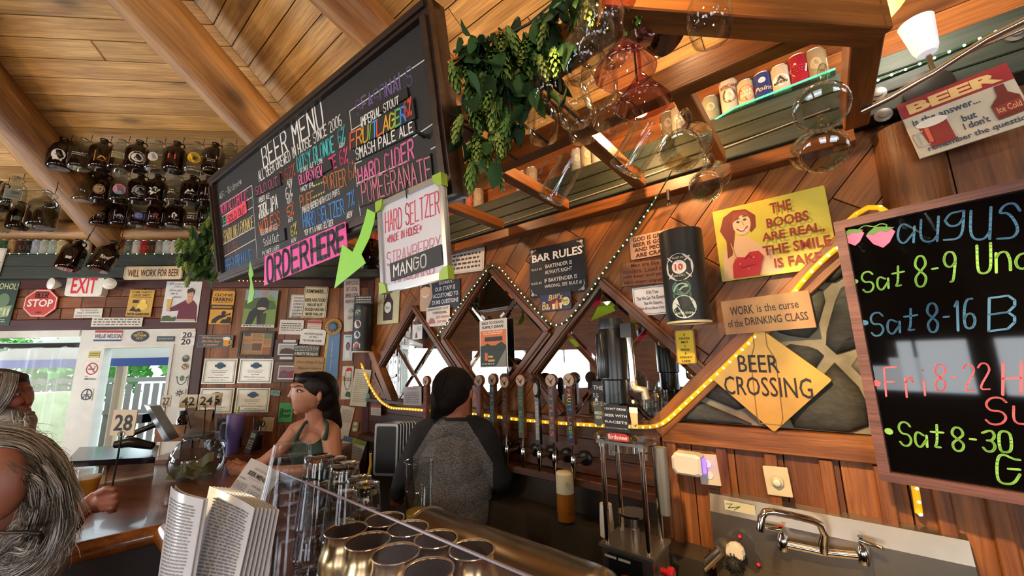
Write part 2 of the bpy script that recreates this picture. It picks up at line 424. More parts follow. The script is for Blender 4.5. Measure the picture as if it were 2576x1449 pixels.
def obox(mb, p0, p1, w, h, up=ZUP):
    """a bar from p0 to p1, w across, h along up, centred on the line"""
    p0 = V(p0); p1 = V(p1); x = (p1-p0).normalized(); y = V(up).cross(x).normalized(); z = x.cross(y); l = (p1-p0).length; k = len(mb.v)
    mb.box(0, l, -w/2, w/2, -h/2, h/2)
    mm = M(((x.x, y.x, z.x, p0.x), (x.y, y.y, z.y, p0.y), (x.z, y.z, z.z, p0.z), (0, 0, 0, 1)))
    return mb.xf(mm, k)
def bar(name, p0, p1, w, h, mat, parent=None, up=ZUP, bevel=.003, **kw):
    """a straight timber as its own object, grain along its length"""
    p0 = V(p0); p1 = V(p1); x = (p1-p0).normalized(); y = V(up).cross(x).normalized(); z = x.cross(y); l = (p1-p0).length
    mb = MB(); b = min(bevel, w*.2, h*.2)
    pl = [(-w/2+b, -h/2), (w/2-b, -h/2), (w/2, -h/2+b), (w/2, h/2-b), (w/2-b, h/2), (-w/2+b, h/2), (-w/2, h/2-b), (-w/2, -h/2+b)]
    n = 8; mb.add([(-l/2, a, c) for a, c in pl]+[(l/2, a, c) for a, c in pl], [tuple(range(8))[::-1], tuple(range(8, 16))]+[(i, (i+1) % n, n+(i+1) % n, n+i) for i in range(n)])
    c = (p0+p1)/2; mm = M(((x.x, y.x, z.x, c.x), (x.y, y.y, z.y, c.y), (x.z, y.z, z.z, c.z), (0, 0, 0, 1)))
    if parent is not None: mm = parent.matrix_world.inverted() @ mm
    return ob(name, mb, mat, parent, mm, **kw)
# ================================================================== the room
PINE = wood('pine', '#bb8748', '#ecba70', .55, 1.0, 14, .25, .5)
LOGW = wood('log', '#80522a', '#cc985a', .5, .8, 8, .12, .6, .5)
CEDAR = wood('cedar', '#6c3714', '#a5642e', .5, 1.2, 14, .35, .35)
DIAG = wood('diagonal', '#73401a', '#b06e32', .42, 1.2, 13, .3, .3)
TAPW = wood('tapboard', '#3f2210', '#6a3c1c', .38, 1.4, 15, .25, .3)
FRAMEW = wood('mirrorframe', '#4f2a12', '#7d4824', .4, 1.4, 20, .2, .2)
RACKW = wood('rack', '#723f18', '#a5652c', .42, 1.5, 18, .2, .2)
REDW = wood('redtrim', '#3d120e', '#571d16', .5, 1.4, 16, .12, 0)
GREENW = wood('greenboard', '#2b332b', '#414a40', .6, 1.4, 14, .2, .2)
SHAKE = wood('shake', '#6b3a1e', '#90572f', .65, 2.0, 20, .35, 0)
FLOORW = wood('floor', '#5a3a20', '#7b5230', .4, 1.2, 14, .25, .2)
WHITEP = mt('#d9d8cf', .5, noise=.08)
MORTAR = mt('#8d8672', .9, noise=.35)
ZE, TP = 2.85, radians(25)
IWA, IWB = WA.mat(), WB.mat()

floor_ob = struct('floor', MB().box(-7, 5, -5, 5, -.12, 0), FLOORW, 'dark wooden floor of the taproom')
# --- wall with the exit door
UD0, ZD = WA.uv(217, 831); UD1 = WA.uv(499, 828)[0]; UG = UD0-.02
wa = struct('wall_left', MB().box(-4.6, .15, ZD, ZE+.05, -.12, 0).box(UD1, .15, 0, ZD, -.12, 0).box(-4.6, UG-.0, 0, .86, -.12, 0).box(-4.6, -3.75, .86, ZD, -.12, 0), mt('#5a3018', .7), 'wooden wall with the exit door and many small signs', IWA)
zr0 = WA.uv(300, 727)[1]; zr1 = WA.uv(300, 705)[1]; zs0 = WA.uv(300, 803)[1]; zg1 = 2.545
clad(WA, [(UD1+.075, .3), (.0, .3), (.0, zr0), (UD1+.075, zr0)], pi/2, .135, .018, CEDAR, wa, 'plank')
clad(WA, [(-3.7, zs0), (UD1+.0, zs0), (UD1+.0, zr0), (-3.7, zr0)], 0, .088, .016, SHAKE, wa, 'shingle', .004, 0, .15, zs0, .003, .004)
for (u0, u1, z0, z1) in ((-3.7, .02, zr0, zr1), (-3.7, UD1+.01, ZD, zs0)):
    bar('trim_board', WA.pt(u0, (z0+z1)/2, .013), WA.pt(u1, (z0+z1)/2, .013), .028, z1-z0, REDW, wa)
bar('trim_board', WA.pt(UD1+.042, .3, .014), WA.pt(UD1+.042, zr0, .014), .03, .07, REDW, wa, WA.x)
for i, (z0, z1) in enumerate(((zr1, 2.455), (2.458, zg1))):
    bar('fascia_board', WA.pt(-3.7, (z0+z1)/2, .055), WA.pt(.1, (z0+z1)/2, .055), .11, z1-z0, GREENW, wa)
clad(WA, [(-3.7, zg1), (.1, zg1), (.1, ZE+.02), (-3.7, ZE+.02)], 0, .11, .016, CEDAR, wa, 'plank')

# door and window of that wall
uj = WA.uv(268, 870)[0]; ug1 = WA.uv(446, 870)[0]; zgt = WA.uv(350, 868)[1]
dr = struct('door_1', MB().box(UD0, UD1, zgt, ZD, -.05, .03), WHITEP, 'white glazed exit door with stickers on its frame', IWA)
ob('door_stile', MB().box(UD0, uj, 0, zgt, -.05, .03), WHITEP, dr); ob('door_stile', MB().box(ug1, UD1, 0, zgt, -.05, .03), WHITEP, dr)
ob('door_rail', MB().box(uj, ug1, 0, .42, -.05, .02), WHITEP, dr)
for x0, x1, y0, y1 in ((uj, uj+.022, .42, zgt), (ug1-.022, ug1, .42, zgt), (uj+.022, ug1-.022, zgt-.022, zgt)):
    ob('glazing_bead', MB().box(x0, x1, y0, y1, -.03, .036), WHITEP, dr)
ob('window_pane', MB().box(uj+.02, ug1-.02, .42, zgt-.02, -.012, -.008), glass('pane', '#eef4f4', .5), dr)
wi = struct('window_1', MB().box(-3.75, UG, ZD-.05, ZD, -.08, .025), WHITEP, 'wide open window with a clear vinyl curtain', IWA)
ob('window_sill', MB().box(-3.75, UG, .83, .86, -.1, .06), WHITEP, wi); ob('window_post', MB().box(-3.78, -3.72, .86, ZD, -.08, .025), WHITEP, wi)
vm = MB(); pts = []
for i in range(40):
    u = -3.7+i*(UG-.13+3.7)/39; pts.append((u, .03*sin(i*1.1)+.015*sin(i*2.7)))
vm.add([(u, .86, -.16+d) for u, d in pts]+[(u, ZD-.11, -.16+d*.6) for u, d in pts], [(i, i+1, 41+i, 40+i) for i in range(39)])
vin = bpy.data.materials.new('clear_vinyl'); vin.use_nodes = True; t = vin.node_tree; b = t.nodes['Principled BSDF']; b.inputs['Base Color'].default_value = (.86, .9, .92, 1); b.inputs['Roughness'].default_value = .25; b.inputs['Alpha'].default_value = .38
ob('vinyl_curtain', vm, vin, wi, smooth=180)
ob('curtain_rail', MB().tube([(-3.7, ZD-.10, -.16), (UG-.1, ZD-.10, -.16)], .022, 8), BLACK, wi)

# --- wall with the taps
wb = struct('wall_back', MB().box(-.15, 4.4, 0, ZE+.05, -.12, 0), mt('#4a2813', .7), 'wooden bar wall with mirrors, signs and stone panel', IWB)
ZT, ZL, ZM = 1.395, 1.165, 2.44
clad(WB, [(0, ZL), (2.25, ZL), (2.25, ZT), (0, ZT)], 0, .078, .02, TAPW, wb, 'board', .003, 0, None, ZL)
bar('ledge', PB(0.02, .05, ZL-.02), PB(2.25, .05, ZL-.02), .10, .035, TAPW, wb)
ob('back_panel', MB().box(.0, 2.22, .62, ZL-.04, 0, .012), mt('#3d3228', .45, .4), wb)
bar('shelf_board', PB(0.05, .03, ZT+.012), PB(2.24, .03, ZT+.012), .06, .024, TAPW, wb)
clad(WB, [(0, ZT), (2.26, ZT), (3.0, 2.12), (3.08, 2.2), (3.08, ZM), (0, ZM)], radians(50), .115, .018, DIAG, wb, 'board', .003, 0, .95)
bar('diagonal_trim', PB(2.25, .03, 1.40), PB(3.02, .03, 2.14), .05, .075, DIAG, wb, WB.n.cross(PB(3.02, .03, 2.14)-PB(2.25, .03, 1.40)))
bar('diagonal_trim', PB(.04, .03, 1.80), PB(.36, .03, 1.40), .05, .06, DIAG, wb, WB.n.cross(PB(.36, .03, 1.40)-PB(.04, .03, 1.80)))
# stones
SP = [(2.30, 1.44), (3.08, 1.44), (3.08, 2.21)]
ob('mortar', MB().prism(SP, 0, .012), MORTAR, wb)
rs = random.Random(5); seeds = []
while len(seeds) < 22:
    p = (rs.uniform(2.3, 3.12), rs.uniform(1.40, 2.25))
    if len(clip([p, p, p], 1, 0, 9)) and all(hypot(p[0]-q[0], p[1]-q[1]) > .13 for q in seeds): seeds.append(p)
STN = [wood('stone%d' % i, a, b2, .8, 6, 7, .2, 0, .5) for i, (a, b2) in enumerate((('#2f302c', '#55544b'), ('#3c3a34', '#6b6557'), ('#26292b', '#484a48')))]
for i, s0 in enumerate(seeds):
    q = SP
    for s1 in seeds:
        if s1 is s0: continue
        nx, ny = s1[0]-s0[0], s1[1]-s0[1]; q = clip(q, nx, ny, (s1[0]**2+s1[1]**2-s0[0]**2-s0[1]**2)/2-.012*hypot(nx, ny))
    q2 = []
    for k in range(len(q)):
        a, b2 = q[k], q[(k+1) % len(q)]; q2 += [(a[0]*.8+b2[0]*.2, a[1]*.8+b2[1]*.2), (a[0]*.2+b2[0]*.8, a[1]*.2+b2[1]*.8)]
    if len(q2) < 6: continue
    cx = sum(p[0] for p in q2)/len(q2); cy = sum(p[1] for p in q2)/len(q2)
    mb = MB(); n = len(q2); vs = []
    for sc, zz in ((1, 0), (.97, .016), (.86, .03), (.55, .038)): vs += [((x-cx)*sc, (y-cy)*sc, zz+rs.uniform(-.003, .003)) for x, y in q2]
    fs = [(j*n+k, j*n+(k+1) % n, (j+1)*n+(k+1) % n, (j+1)*n+k) for j in range(3) for k in range(n)]+[tuple(range(3*n, 4*n))]
    ob('stone', mb.add(vs, fs), STN[i % 3], wb, M.Translation((cx, cy, .004)), smooth=70)
bar('rail', PB(2.27, .025, 1.392), PB(3.5, .025, 1.404), .05, .078, DIAG, wb)
clad(WB, [(2.26, .4), (4.3, .4), (4.3, 1.36), (2.26, 1.36)], pi/2, .15, .016, CEDAR, wb, 'plank', .004, 0, None, .03)
for px in (1700, 1824, 1945, 2080, 2215, 2350, 2480):
    u = WB.uv(px, 1180)[0]; bar('batten', PB(u, .026, .4), PB(u, .026, 1.352), .022, .036, CEDAR, wb, WB.x)
clad(WB, [(3.08, 1.36), (4.3, 1.36), (4.3, 2.44), (3.08, 2.44)], pi/2, .2, .016, CEDAR, wb, 'plank')
for z0, z1 in ((2.442, 2.503), (2.506, 2.567), (2.57, 2.63)):
    bar('fascia_board', PB(0, .05, (z0+z1)/2), PB(3.9, .05, (z0+z1)/2), .10, z1-z0, GREENW, wb)
clad(WB, [(0, 2.63), (4.3, 2.63), (4.3, ZE+.02), (0, ZE+.02)], 0, .12, .016, CEDAR, wb, 'plank')

# --- corner posts
def logpost(name, label, p0, p1, r, mat=LOGW, seg=14, wob=.012, cat='rafter', seed=1, group=None):
    p0 = V(p0); p1 = V(p1); rn = random.Random(seed); x = (p1-p0).normalized(); l = (p1-p0).length
    mm = mtx((p0+p1)/2, ZUP.cross(x) if abs(x.z) < .95 else (1, 0, 0), x)
    # grain of the wood material runs along local x, so lay the log along x
    a = V((x.x, x.y, x.z)); bq = (ZUP.cross(a) if abs(a.z) < .95 else V((1, 0, 0)).cross(a)).normalized(); c = a.cross(bq); o = (p0+p1)/2
    mm = M(((a.x, bq.x, c.x, o.x), (a.y, bq.y, c.y, o.y), (a.z, bq.z, c.z, o.z), (0, 0, 0, 1)))
    vs = []; fs = []; n = 18
    for i in range(seg+1):
        t = i/seg; 
        for j in range(n):
            q = 2*pi*j/n; rr = r*(1+.05*mnoise.noise(V((t*5, cos(q)*1.3+seed, sin(q)*1.3)))+.03*sin(3*q+t*4)); vs.append((-l/2+l*t, rr*cos(q), rr*sin(q)+wob*sin(t*5+seed)))
    for i in range(seg):
        for j in range(n): fs.append((i*n+j, i*n+(j+1) % n, (i+1)*n+(j+1) % n, (i+1)*n+j))
    fs += [tuple(range(n))[::-1], tuple(range(seg*n, (seg+1)*n))]
    return ob(name, MB().add(vs, fs), mat, None, mm, label, cat, group, smooth=60)
bar('corner_board', WA.pt(-.02, .3, .02), WA.pt(-.02, 2.35, .02), .03, .05, REDW, wa, WA.x)
pu, _ = WB.uv(2262, 450)
logpost('log_post', 'round timber post between stone panel and BEER sign', PB(pu+.02, .03, 1.44), PB(pu+.02, .03, 2.40), .075, wood('postw', '#5a3216', '#8a5628', .5, 1, 14, .1, .5, .4), cat='post', seed=3)

# --- roof
wAi, wBi = WA.n, WB.n
RA = Fr(CORNER+V((0, 0, ZE)), WA.x, wAi*cos(TP)+ZUP*sin(TP)); RB = Fr(CORNER+V((0, 0, ZE)), WB.x, wBi*cos(TP)+ZUP*sin(TP))
hip = RA.n.cross(RB.n).normalized(); hip = hip if hip.z > 0 else -hip
def hipclip(fr, poly, keep):
    hx, hy = hip.dot(fr.x), hip.dot(fr.y); nx, ny = hy, -hx
    return clip(poly, nx*keep, ny*keep, 0)
pa = hipclip(RA, [(-4.8, -.15), (3, -.15), (3, 3.7), (-4.8, 3.7)], 1); pb = hipclip(RB, [(-3, -.15), (4.6, -.15), (4.6, 3.5), (-3, 3.5)], -1)
ceil_ob = struct('ceiling', MB().box(-7, 5, -5.2, 4.2, 4.42, 4.5), PINE, 'pine plank ceiling with log rafters')
ob('roof_slab', MB().prism(pa, -.08, -.02), PINE, ceil_ob, RA.mat()); ob('roof_slab', MB().prism(pb, -.08, -.02), PINE, ceil_ob, RB.mat())
pa2 = hipclip(RA, [(-4.4, -.05), (3, -.05), (3, 2.5), (-4.4, 2.5)], 1); pb2 = hipclip(RB, [(-3, -.05), (4.2, -.05), (4.2, 2.1), (-3, 2.1)], -1)
clad(RA, pa2, 0, .105, .018, PINE, ceil_ob, 'plank', .004, -.018, 2.6, 0, .003)
clad(RB, pb2, 0, .105, .018, PINE, ceil_ob, 'plank', .004, -.018, 2.6, 0, .003)
k0 = CORNER+V((0, 0, 2.60)); logpost('log_rafter', 'thick round log rafter rising behind the beer menu board', k0+hip*(-.1), k0+hip*3.2, .125, seed=2, group='log rafters')
RAl = Fr(RA.o+V((0, 0, -.13)), RA.x, RA.y)
logpost('log_rafter', 'thick round log rafter running through the hanging growlers', RAl.hit(318, 632), RAl.hit(-260, -40), .125, seed=5, group='log rafters')
def ext(fr, a, b2, v0, v1):
    p, q = fr.uv(*a), fr.uv(*b2); f = lambda v: fr.pt(p[0]+(q[0]-p[0])*(v-p[1])/(q[1]-p[1]), v); return f(v0), f(v1)
RBl = Fr(RB.o+V((0, 0, -.10)), RB.x, RB.y)
logpost('log_rafter', 'short stretch of log rafter showing above the beer menu board', *ext(RBl, (1010, 150), (800, -60), .45, 3.2), .10, seed=8, group='log rafters')
logpost('log_rafter', 'pale log rafter lit from below by the white lamp', *ext(RBl, (2290, 175), (2060, -160), .12, 3.2), .10, seed=11, group='log rafters')
logpost('log_plate', 'horizontal log wall plate above the row of cans', WA.pt(-4.3, 2.76, .04), WA.pt(.1, 2.76, .04), .07, seed=21, cat='beam')

# --- rest of the hall behind the guest, with tall windows
names = ['right', 'far', 'rear', 'side', 'front']
HALLW = wood('hallw', '#5a3219', '#7d4a25', .5, 1.2, 14, .1, .2)
for i in range(5):
    p, q = HALL[i], HALL[i+1]; x = (q-p).normalized(); fr = Fr(p, -x, ZUP); l = (q-p).length
    sg0 = 1 if fr.n.dot(V((-1, 0, 0))-p) > 0 else -1
    wins = [((c-p).dot(x)-.55, (c-p).dot(x)+.55) for j, c, n_, x_ in WINS if j == i]
    mb = MB(); e = -.1
    for a, b2 in wins: mb.box(-a, -e, 0, 4.45, -.12, 0); mb.box(-b2, -a, 0, 1.05, -.12, 0); mb.box(-b2, -a, 1.85, 4.45, -.12, 0); e = b2
    mb.box(-l-.1, -e, 0, 4.45, -.12, 0)
    wl = struct('wall_'+names[i], mb, HALLW, None, fr.mat())
    bar('fascia_board', fr.pt(-l, 2.62, .05*sg0), fr.pt(0, 2.62, .05*sg0), .1, .24, GREENW, wl); bar('trim_board', fr.pt(-l, 2.42, .02*sg0), fr.pt(0, 2.42, .02*sg0), .04, .1, REDW, wl)
    for k, (a, b2) in enumerate(wins):
        wj = struct('window_%d' % (2+i*2+k), MB().box(-b2-.08, -a+.08, .97, 1.05, -.05, .04), WHITEP, None, fr.mat())
        for x0, x1, y0, y1 in ((-b2-.08, -b2, 1.05, 1.85), (-a, -a+.08, 1.05, 1.85), (-b2-.08, -a+.08, 1.85, 1.93), (-(a+b2)/2-.02, -(a+b2)/2+.02, 1.05, 1.85)):
            ob('window_frame', MB().box(x0, x1, y0, y1, -.05, .035), WHITEP, wj)
# white inner door and posters on the far hall walls, met again in the mirrors
fr = Fr(HALL[4], (HALL[3]-HALL[4]), ZUP); sg0 = 1 if fr.n.dot(V((-1, 0, 0))-HALL[4]) > 0 else -1
dw = struct('door_2', MB().box(.25, 1.15, 0, 2.05, -.02, .05) if sg0 > 0 else MB().box(.25, 1.15, 0, 2.05, -.05, .02), WHITEP, None, fr.mat())
ob('door_panel', MB().box(.37, 1.03, 1.0, 1.9, .04*sg0, .06*sg0), mt('#3a3f42', .3), dw); ob('door_panel', MB().box(.37, 1.03, .15, .85, .04*sg0, .06*sg0), mt('#c4c2ba', .5), dw)

# --- outside, seen through the door and the window
OUT = lambda u, d, z: WA.pt(u, z, -d)
gr = struct('ground', MB().box(-9, 6, 0, 12, -.2, -.02), mt('#b5b1a6', .9, noise=.2), 'pale gravel yard outside the door', mtx(WA.pt(-2, 0, -.15), WA.x))
fm = MB(); fe = thing('picket_fence', 'grey wooden lattice fence seen through the door glass', 'fence', mtx(OUT(-6.9, 3.6, 0), WA.x))
PK = MB().box(-.04, .04, -.01, .01, 0, 1.32).mesh('picket'); PK.materials.append(mt('#6f6a66', .8))
for i in range(34): ob('picket', PK, None, fe, M.Translation((i*.135, 0, .1)))
for z in (.3, .95, 1.45): ob('fence_rail', MB().box(-.1, 4.6, -.03, .0, z, z+.07), mt('#6f6a66', .8), fe)
cn = thing('patio_canopy', 'white patio canopy with a blue edge seen through the door', 'canopy', mtx(OUT(-4.9, 1.6, 0), WA.x))
clo = bpy.data.materials.new('thin_white_cloth'); clo.use_nodes = True; _t = clo.node_tree; _tr = _t.nodes.new('ShaderNodeBsdfTranslucent'); _tr.inputs[0].default_value = (.9, .93, .95, 1); _t.links.new(_tr.outputs[0], _t.nodes['Material Output'].inputs[0])
ob('canopy_cloth', MB().add([(0, 0, 1.78), (4.2, 0, 1.78), (4.2, 1.8, 2.35), (0, 1.8, 2.35)], [(0, 1, 2, 3)]), clo, cn)
ob('canopy_edge', MB().box(0, 4.2, -.02, 0, 1.70, 1.79), mt('#2a4fa0', .6), cn)
ob('post', MB().lathe([(.05, 0), (.05, 1.75)], 10, (1.62, .1, 0)), mt('#b8a58c', .8), cn); ob('post', MB().lathe([(.04, 0), (.04, 1.75)], 10, (.35, .1, 0)), mt('#b8a58c', .8), cn)
hg = thing('garden_hedge', 'pale green hedge behind the vinyl curtain', 'hedge', mtx(OUT(-9.8, 2.6, 0), WA.x)); ob('hedge_body', MB().box(0, 4.6, 0, .6, 0, 1.35), mt('#b4cc98', .9, noise=.3), hg)
LEAFO = mt('#4f9a3c', .6, noise=.3)
def crown(name, label, c, r, n, seed):
    rn = random.Random(seed); tr = thing(name, label, 'tree', M.Translation((c[0], c[1], 0)), 'trees outside the door')
    ob('trunk', MB().lathe([(.10, 0), (.06, c[2])], 8), mt('#5a4a38', .9), tr); mb = MB()
    for _ in range(n):
        d = V((rn.gauss(0, 1), rn.gauss(0, 1), rn.gauss(0, 1))).normalized()*r*rn.uniform(.5, 1); p = V((0, 0, c[2]))+d; a = V((rn.gauss(0, 1), rn.gauss(0, 1), rn.gauss(0, 1))).normalized(); b2 = a.orthogonal().normalized(); s = rn.uniform(.06, .12)
        mb.add([p-a*s, p+b2*s*.5, p+a*s, p-b2*s*.5], [(0, 1, 2, 3)])
    ob('crown', mb, LEAFO, tr, kind='stuff')
for i, (u, d, z, r) in enumerate(((-6.4, 4.9, 1.75, .8), (-4.6, 5.2, 1.8, .8), (-8.3, 5.0, 1.6, .9))):
    crown('garden_tree', ('leafy green tree behind the door glass beside the patio post', 'pale green tree behind the door glass further along the fence', 'green tree showing beside the vinyl curtain')[i], OUT(u, d, z), r, 900, i)

# --- unseen hall lamps; rear and sink-end pendants are added fill light
def pendant(label, p, e):
    t = thing('pendant_lamp', label, 'lamp', M.Translation(p), 'pendant lamps of the hall')
    ob('shade', MB().lathe([(.03, .13), (.035, .12), (.13, .02), (.14, 0), (.135, 0)], 24, cap1=False), mt('#3a3028', .5), t, smooth=40); ob('cord', MB().tube([(0, 0, .13), (0, 0, 4.42-p[2])], .006, 6), IRON, t)
    ob('bulb', MB().ball((0, 0, -.01), .03, n=12), mt('#fff0d0', .4, emit=12, key='pend'), t, smooth=180)
    lamp('pendant_light', 'POINT', (0, 0, -.06), e, WARM, .06, parent=t)
pendant('brown metal pendant lamp beside the guests', (-2.9, .15, 2.45), 62)
pendant('brown metal pendant lamp behind the guests', (.2, -1.0, 2.72), 24)
pendant('brown metal pendant lamp near the sink end', (1.9, -.8, 2.72), 8)
sp0, sp1 = PB(2.60, 1.76, 2.72), PB(2.84, 0, 1.40); sd = (sp1-sp0).normalized()  # unseen spot added to throw warm light on the sink wall
st = thing('added_spot', 'black ceiling spot aimed at the sink wall', 'lamp', M.Translation(sp0)); ob('spot_can', MB().lathe([(.03, -.14), (.045, -.12), (.045, 0), (.041, 0)], 20, cap1=False).xf(mtx((0, 0, 0), (1, 0, 0), sd)), BLACK, st, smooth=40); ob('stem', MB().tube([-sd*.12, -sd*.12+V((0, 0, 1.7))], .008, 6), BLACK, st)
lamp('spot_light', 'SPOT', sp0-sp0+sd*.01, 250, (1, .66, .33), .04, sp1-sp0, spot=42, parent=st)
# ================================================================== signs on the door wall
W_, K_, = '#e9e6dd', '#1b1a1a'
OA = .026
def q4(a, b, c, d): return [a, b, c, d]
sign('painted_tin_sign', 'dark green tin sign with pale lettering cut off at the picture edge', WA, q4((-30, 705), (50, 706), (27, 820), (-52, 816)), '#2f4a3c',
 [('t', 'ALCOHOL!', -.0, .06, .98, .20, '#d9d6a0', .01), ('e', .62, .45, .2, .16, '#6f8b6a'), ('p', [(.5, .62), (.95, .55), (.9, .8), (.55, .85)], '#93b08a'), ('t', "It'll", .3, .62, .9, .78, '#dfe0b8', .01), ('g', .3, .86, .85, .95, '#dfe0b8', 2)], off=OA)
sign('white_tin_sign', 'white tin sign with red dots hung on the green board', WA, q4((-40, 622), (16, 625), (1, 698), (-54, 694)), '#dcd8cd', [('e', .86, .5, .05, .03, '#a03028'), ('e', .8, .72, .05, .03, '#a03028'), ('o', .04, .04, .96, .96, '#b8b4aa', .02)], off=.115)
def octa(w, h): return [(w/2*cos(pi/8+i*pi/4)/cos(pi/8), h/2*sin(pi/8+i*pi/4)/cos(pi/8)) for i in range(8)]
sign('stop_sign', 'red octagonal sign reading BEER STOP', WA, q4((63, 728), (146, 728), (144, 798), (59, 797)), '#c93d34',
 [('l', [(.5+.46*cos(pi/8+i*pi/4)/cos(pi/8), .5+.46*sin(pi/8+i*pi/4)/cos(pi/8)) for i in range(9)], '#ecd9cf', .03), ('s', 'BEER', .32, .12, .68, .30, '#2a1412', .035), ('t', 'STOP', .12, .36, .88, .64, '#f0e6dc', .03), ('e', .5, .84, .08, .035, '#5a1512')], poly=octa, off=OA)
ex = sign('exit_sign', 'white illuminated EXIT sign with red letters and two lamp heads', WA, q4((185, 697), (276, 697), (272, 747), (180, 747)), '#f0ede2', [('t', 'EXIT', .16, .10, .84, .88, '#e01f3c', .02)], th=.05, rad=.02, off=OA)
for sx in (-1, 1):
    h = ob('lamp_head', MB().lathe([(.012, 0), (.03, .02), (.042, .045), (.044, .055)], 16), mt('#d8d4c6', .4), ex, M.Translation((sx*.185, .01, .03)) @ M.Rotation(radians(18*sx), 4, 'Y'), smooth=40)
    ob('lens', MB().lathe([(.040, .055), (.030, .062), (.0, .064)], 16, cap0=False), mt('#f2efe6', .2), h, smooth=60)
sign('wooden_plaque', 'cream plaque reading WILL WORK FOR BEER', WA, q4((318, 671), (463, 670), (459, 702), (312, 705)), '#e3d2ac', [('t', 'WILL WORK FOR BEER', .07, .24, .95, .80, '#5a1c18', .015), ('o', .015, .06, .985, .94, '#c8b48a', .03)], th=.012, off=.116,
 poly=lambda w, h: [(-w/2+.012, -h/2), (w/2-.012, -h/2), (w/2, -h/2+.012), (w/2, h/2-.012), (w/2-.012, h/2), (-w/2+.012, h/2), (-w/2, h/2-.012), (-w/2, -h/2+.012)])
sign('beer_garden_sign', 'yellow tin sign reading COME THIRSTY BEER GARDEN', WA, q4((329, 729), (391, 730), (379, 797), (316, 796)), '#d2a748',
 [('t', 'COME THIRSTY', .1, .05, .92, .13, '#4a3210', .01), ('t', 'LEAVE HAPPY', .14, .16, .88, .24, '#4a3210', .01), ('r', .08, .27, .92, .285, '#4a3210'), ('e', .62, .45, .12, .09, '#f0d27a'), ('e', .62, .62, .22, .14, '#edc95c'), ('p', [(.12, .8), (.25, .62), (.4, .8)], '#2c2014'), ('p', [(.3, .82), (.5, .68), (.6, .82)], '#2c2014'), ('r', .2, .38, .42, .5, '#3a2a18'), ('t', 'BEER GARDEN', .06, .86, .94, .96, '#2c1c0c', .02)], off=OA)
sign('cartoon_poster', 'white poster of a man in a maroon shirt holding a beer', WA, q4((421, 708), (509, 708), (497, 811), (404, 810)), '#dfe0df',
 [('t', 'Of course', .08, .03, .52, .09, '#23303c', 0, 1), ('t', 'I love you.', .22, .11, .66, .17, '#23303c', 0, 1), ('t', 'Now get', .1, .20, .44, .26, '#23303c', 0, 1), ('t', 'me a', .16, .29, .34, .33, '#23303c', 0, 1), ('t', 'beer.', .26, .36, .48, .41, '#23303c', 0, 1),
  ('p', [(.42, .98), (.46, .72), (.2, .74), (.16, .68), (.5, .52), (.62, .46), (.84, .48), (.95, .6), (.98, .98)], '#6b2438'), ('p', [(.62, .5), (.66, .42), (.78, .42), (.8, .5), (.7, .56)], '#c99a78'), ('e', .72, .33, .09, .12, '#d2a382'), ('p', [(.62, .3), (.63, .2), (.74, .16), (.83, .22), (.83, .34), (.79, .26)], '#3a2418'), ('l', [(.68, .37), (.72, .39), (.77, .37)], '#7a3a30', .008), ('e', .69, .31, .012, .008, '#201812'), ('e', .76, .31, .012, .008, '#201812'),
  ('e', .18, .70, .06, .04, '#d2a382'), ('p', [(.12, .66), (.10, .42), (.24, .42), (.22, .66)], '#d8b25a'), ('r', .10, .40, .24, .44, '#f4f0e6'), ('p', [(.02, .98), (.05, .86), (.2, .84), (.3, .9), (.4, .86), (.42, .98)], '#4a5a34'), ('p', [(.4, .98), (.44, .92), (.95, .93), (.97, .98)], '#b9b0a0')], off=OA)
sign('paper_notice', 'small white notice above the door about the door being kept unlocked', WA, q4((190, 776), (259, 776), (257, 799), (185, 800)), '#dedbd2', [('t', 'This door is to be', .2, .06, .82, .3, '#55524c'), ('t', 'kept unlocked', .12, .36, .86, .60, '#55524c'), ('t', 'during business hours', .06, .68, .94, .92, '#55524c')], th=.003, off=OA)
sign('paper_notice', 'long white notice strip overlapping the top of the door frame', WA, q4((231, 799), (359, 799), (359, 822), (231, 822)), '#d9d5ca', [('g', .04, .08, .96, .95, '#6a665e', 3)], th=.003, off=.034)
def sticker(label, fr, px, bg, items, name='door_sticker', **kw): return sign(name, label, fr, px, bg, items, th=.0015, cat='sticker', **kw)
DO = .032
sticker('red white and blue bumper sticker on the white door head', WA, q4((240, 831), (308, 831), (305, 859), (236, 859)), '#e4e2dc', [('r', 0, 0, 1, .22, '#b03038'), ('t', 'WILLIE NELSON', .02, .32, .98, .72, '#3a4258', .02), ('r', .0, .82, 1, .98, '#3a4a78')], off=DO)
sticker('oval navy and yellow sticker in the middle of the door head', WA, q4((330, 832), (375, 832), (374, 860), (329, 860)), '#3a4254', [('e', .5, .5, .46, .44, '#25304a'), ('t', 'OLD', .34, .1, .66, .28, '#d8b23a', .01), ('t', 'VIETNAM', .14, .32, .86, .54, '#e0b93c', .02), ('t', 'VETS', .3, .6, .7, .78, '#d8b23a', .02)], off=DO, poly=lambda w, h: [(w/2*cos(i*pi/10), h/2*sin(i*pi/10)) for i in range(20)])
sticker('dark narrow sticker at the end of the door head', WA, q4((395, 846), (440, 846), (439, 859), (394, 859)), '#3b4548', [('g', .08, .25, .92, .8, '#8fa0a0', 1)], off=DO)
sticker('white 20 20 sticker at the corner of the door', WA, q4((456, 834), (492, 834), (489, 869), (453, 869)), '#e6e4de', [('t', '20', .1, .05, .75, .45, '#1c1c1c', .02), ('t', '20', .08, .52, .73, .95, '#1c1c1c', .02), ('l', [(.05, .55), (.6, .42), (.95, .38)], '#a03c3c', .03)], off=DO)
sticker('yellow sticker highest on the door post', WA, q4((224, 884), (251, 884), (250, 900), (222, 900)), '#c5b64e', [('g', .1, .2, .9, .8, '#5a5220', 2)], off=DO)
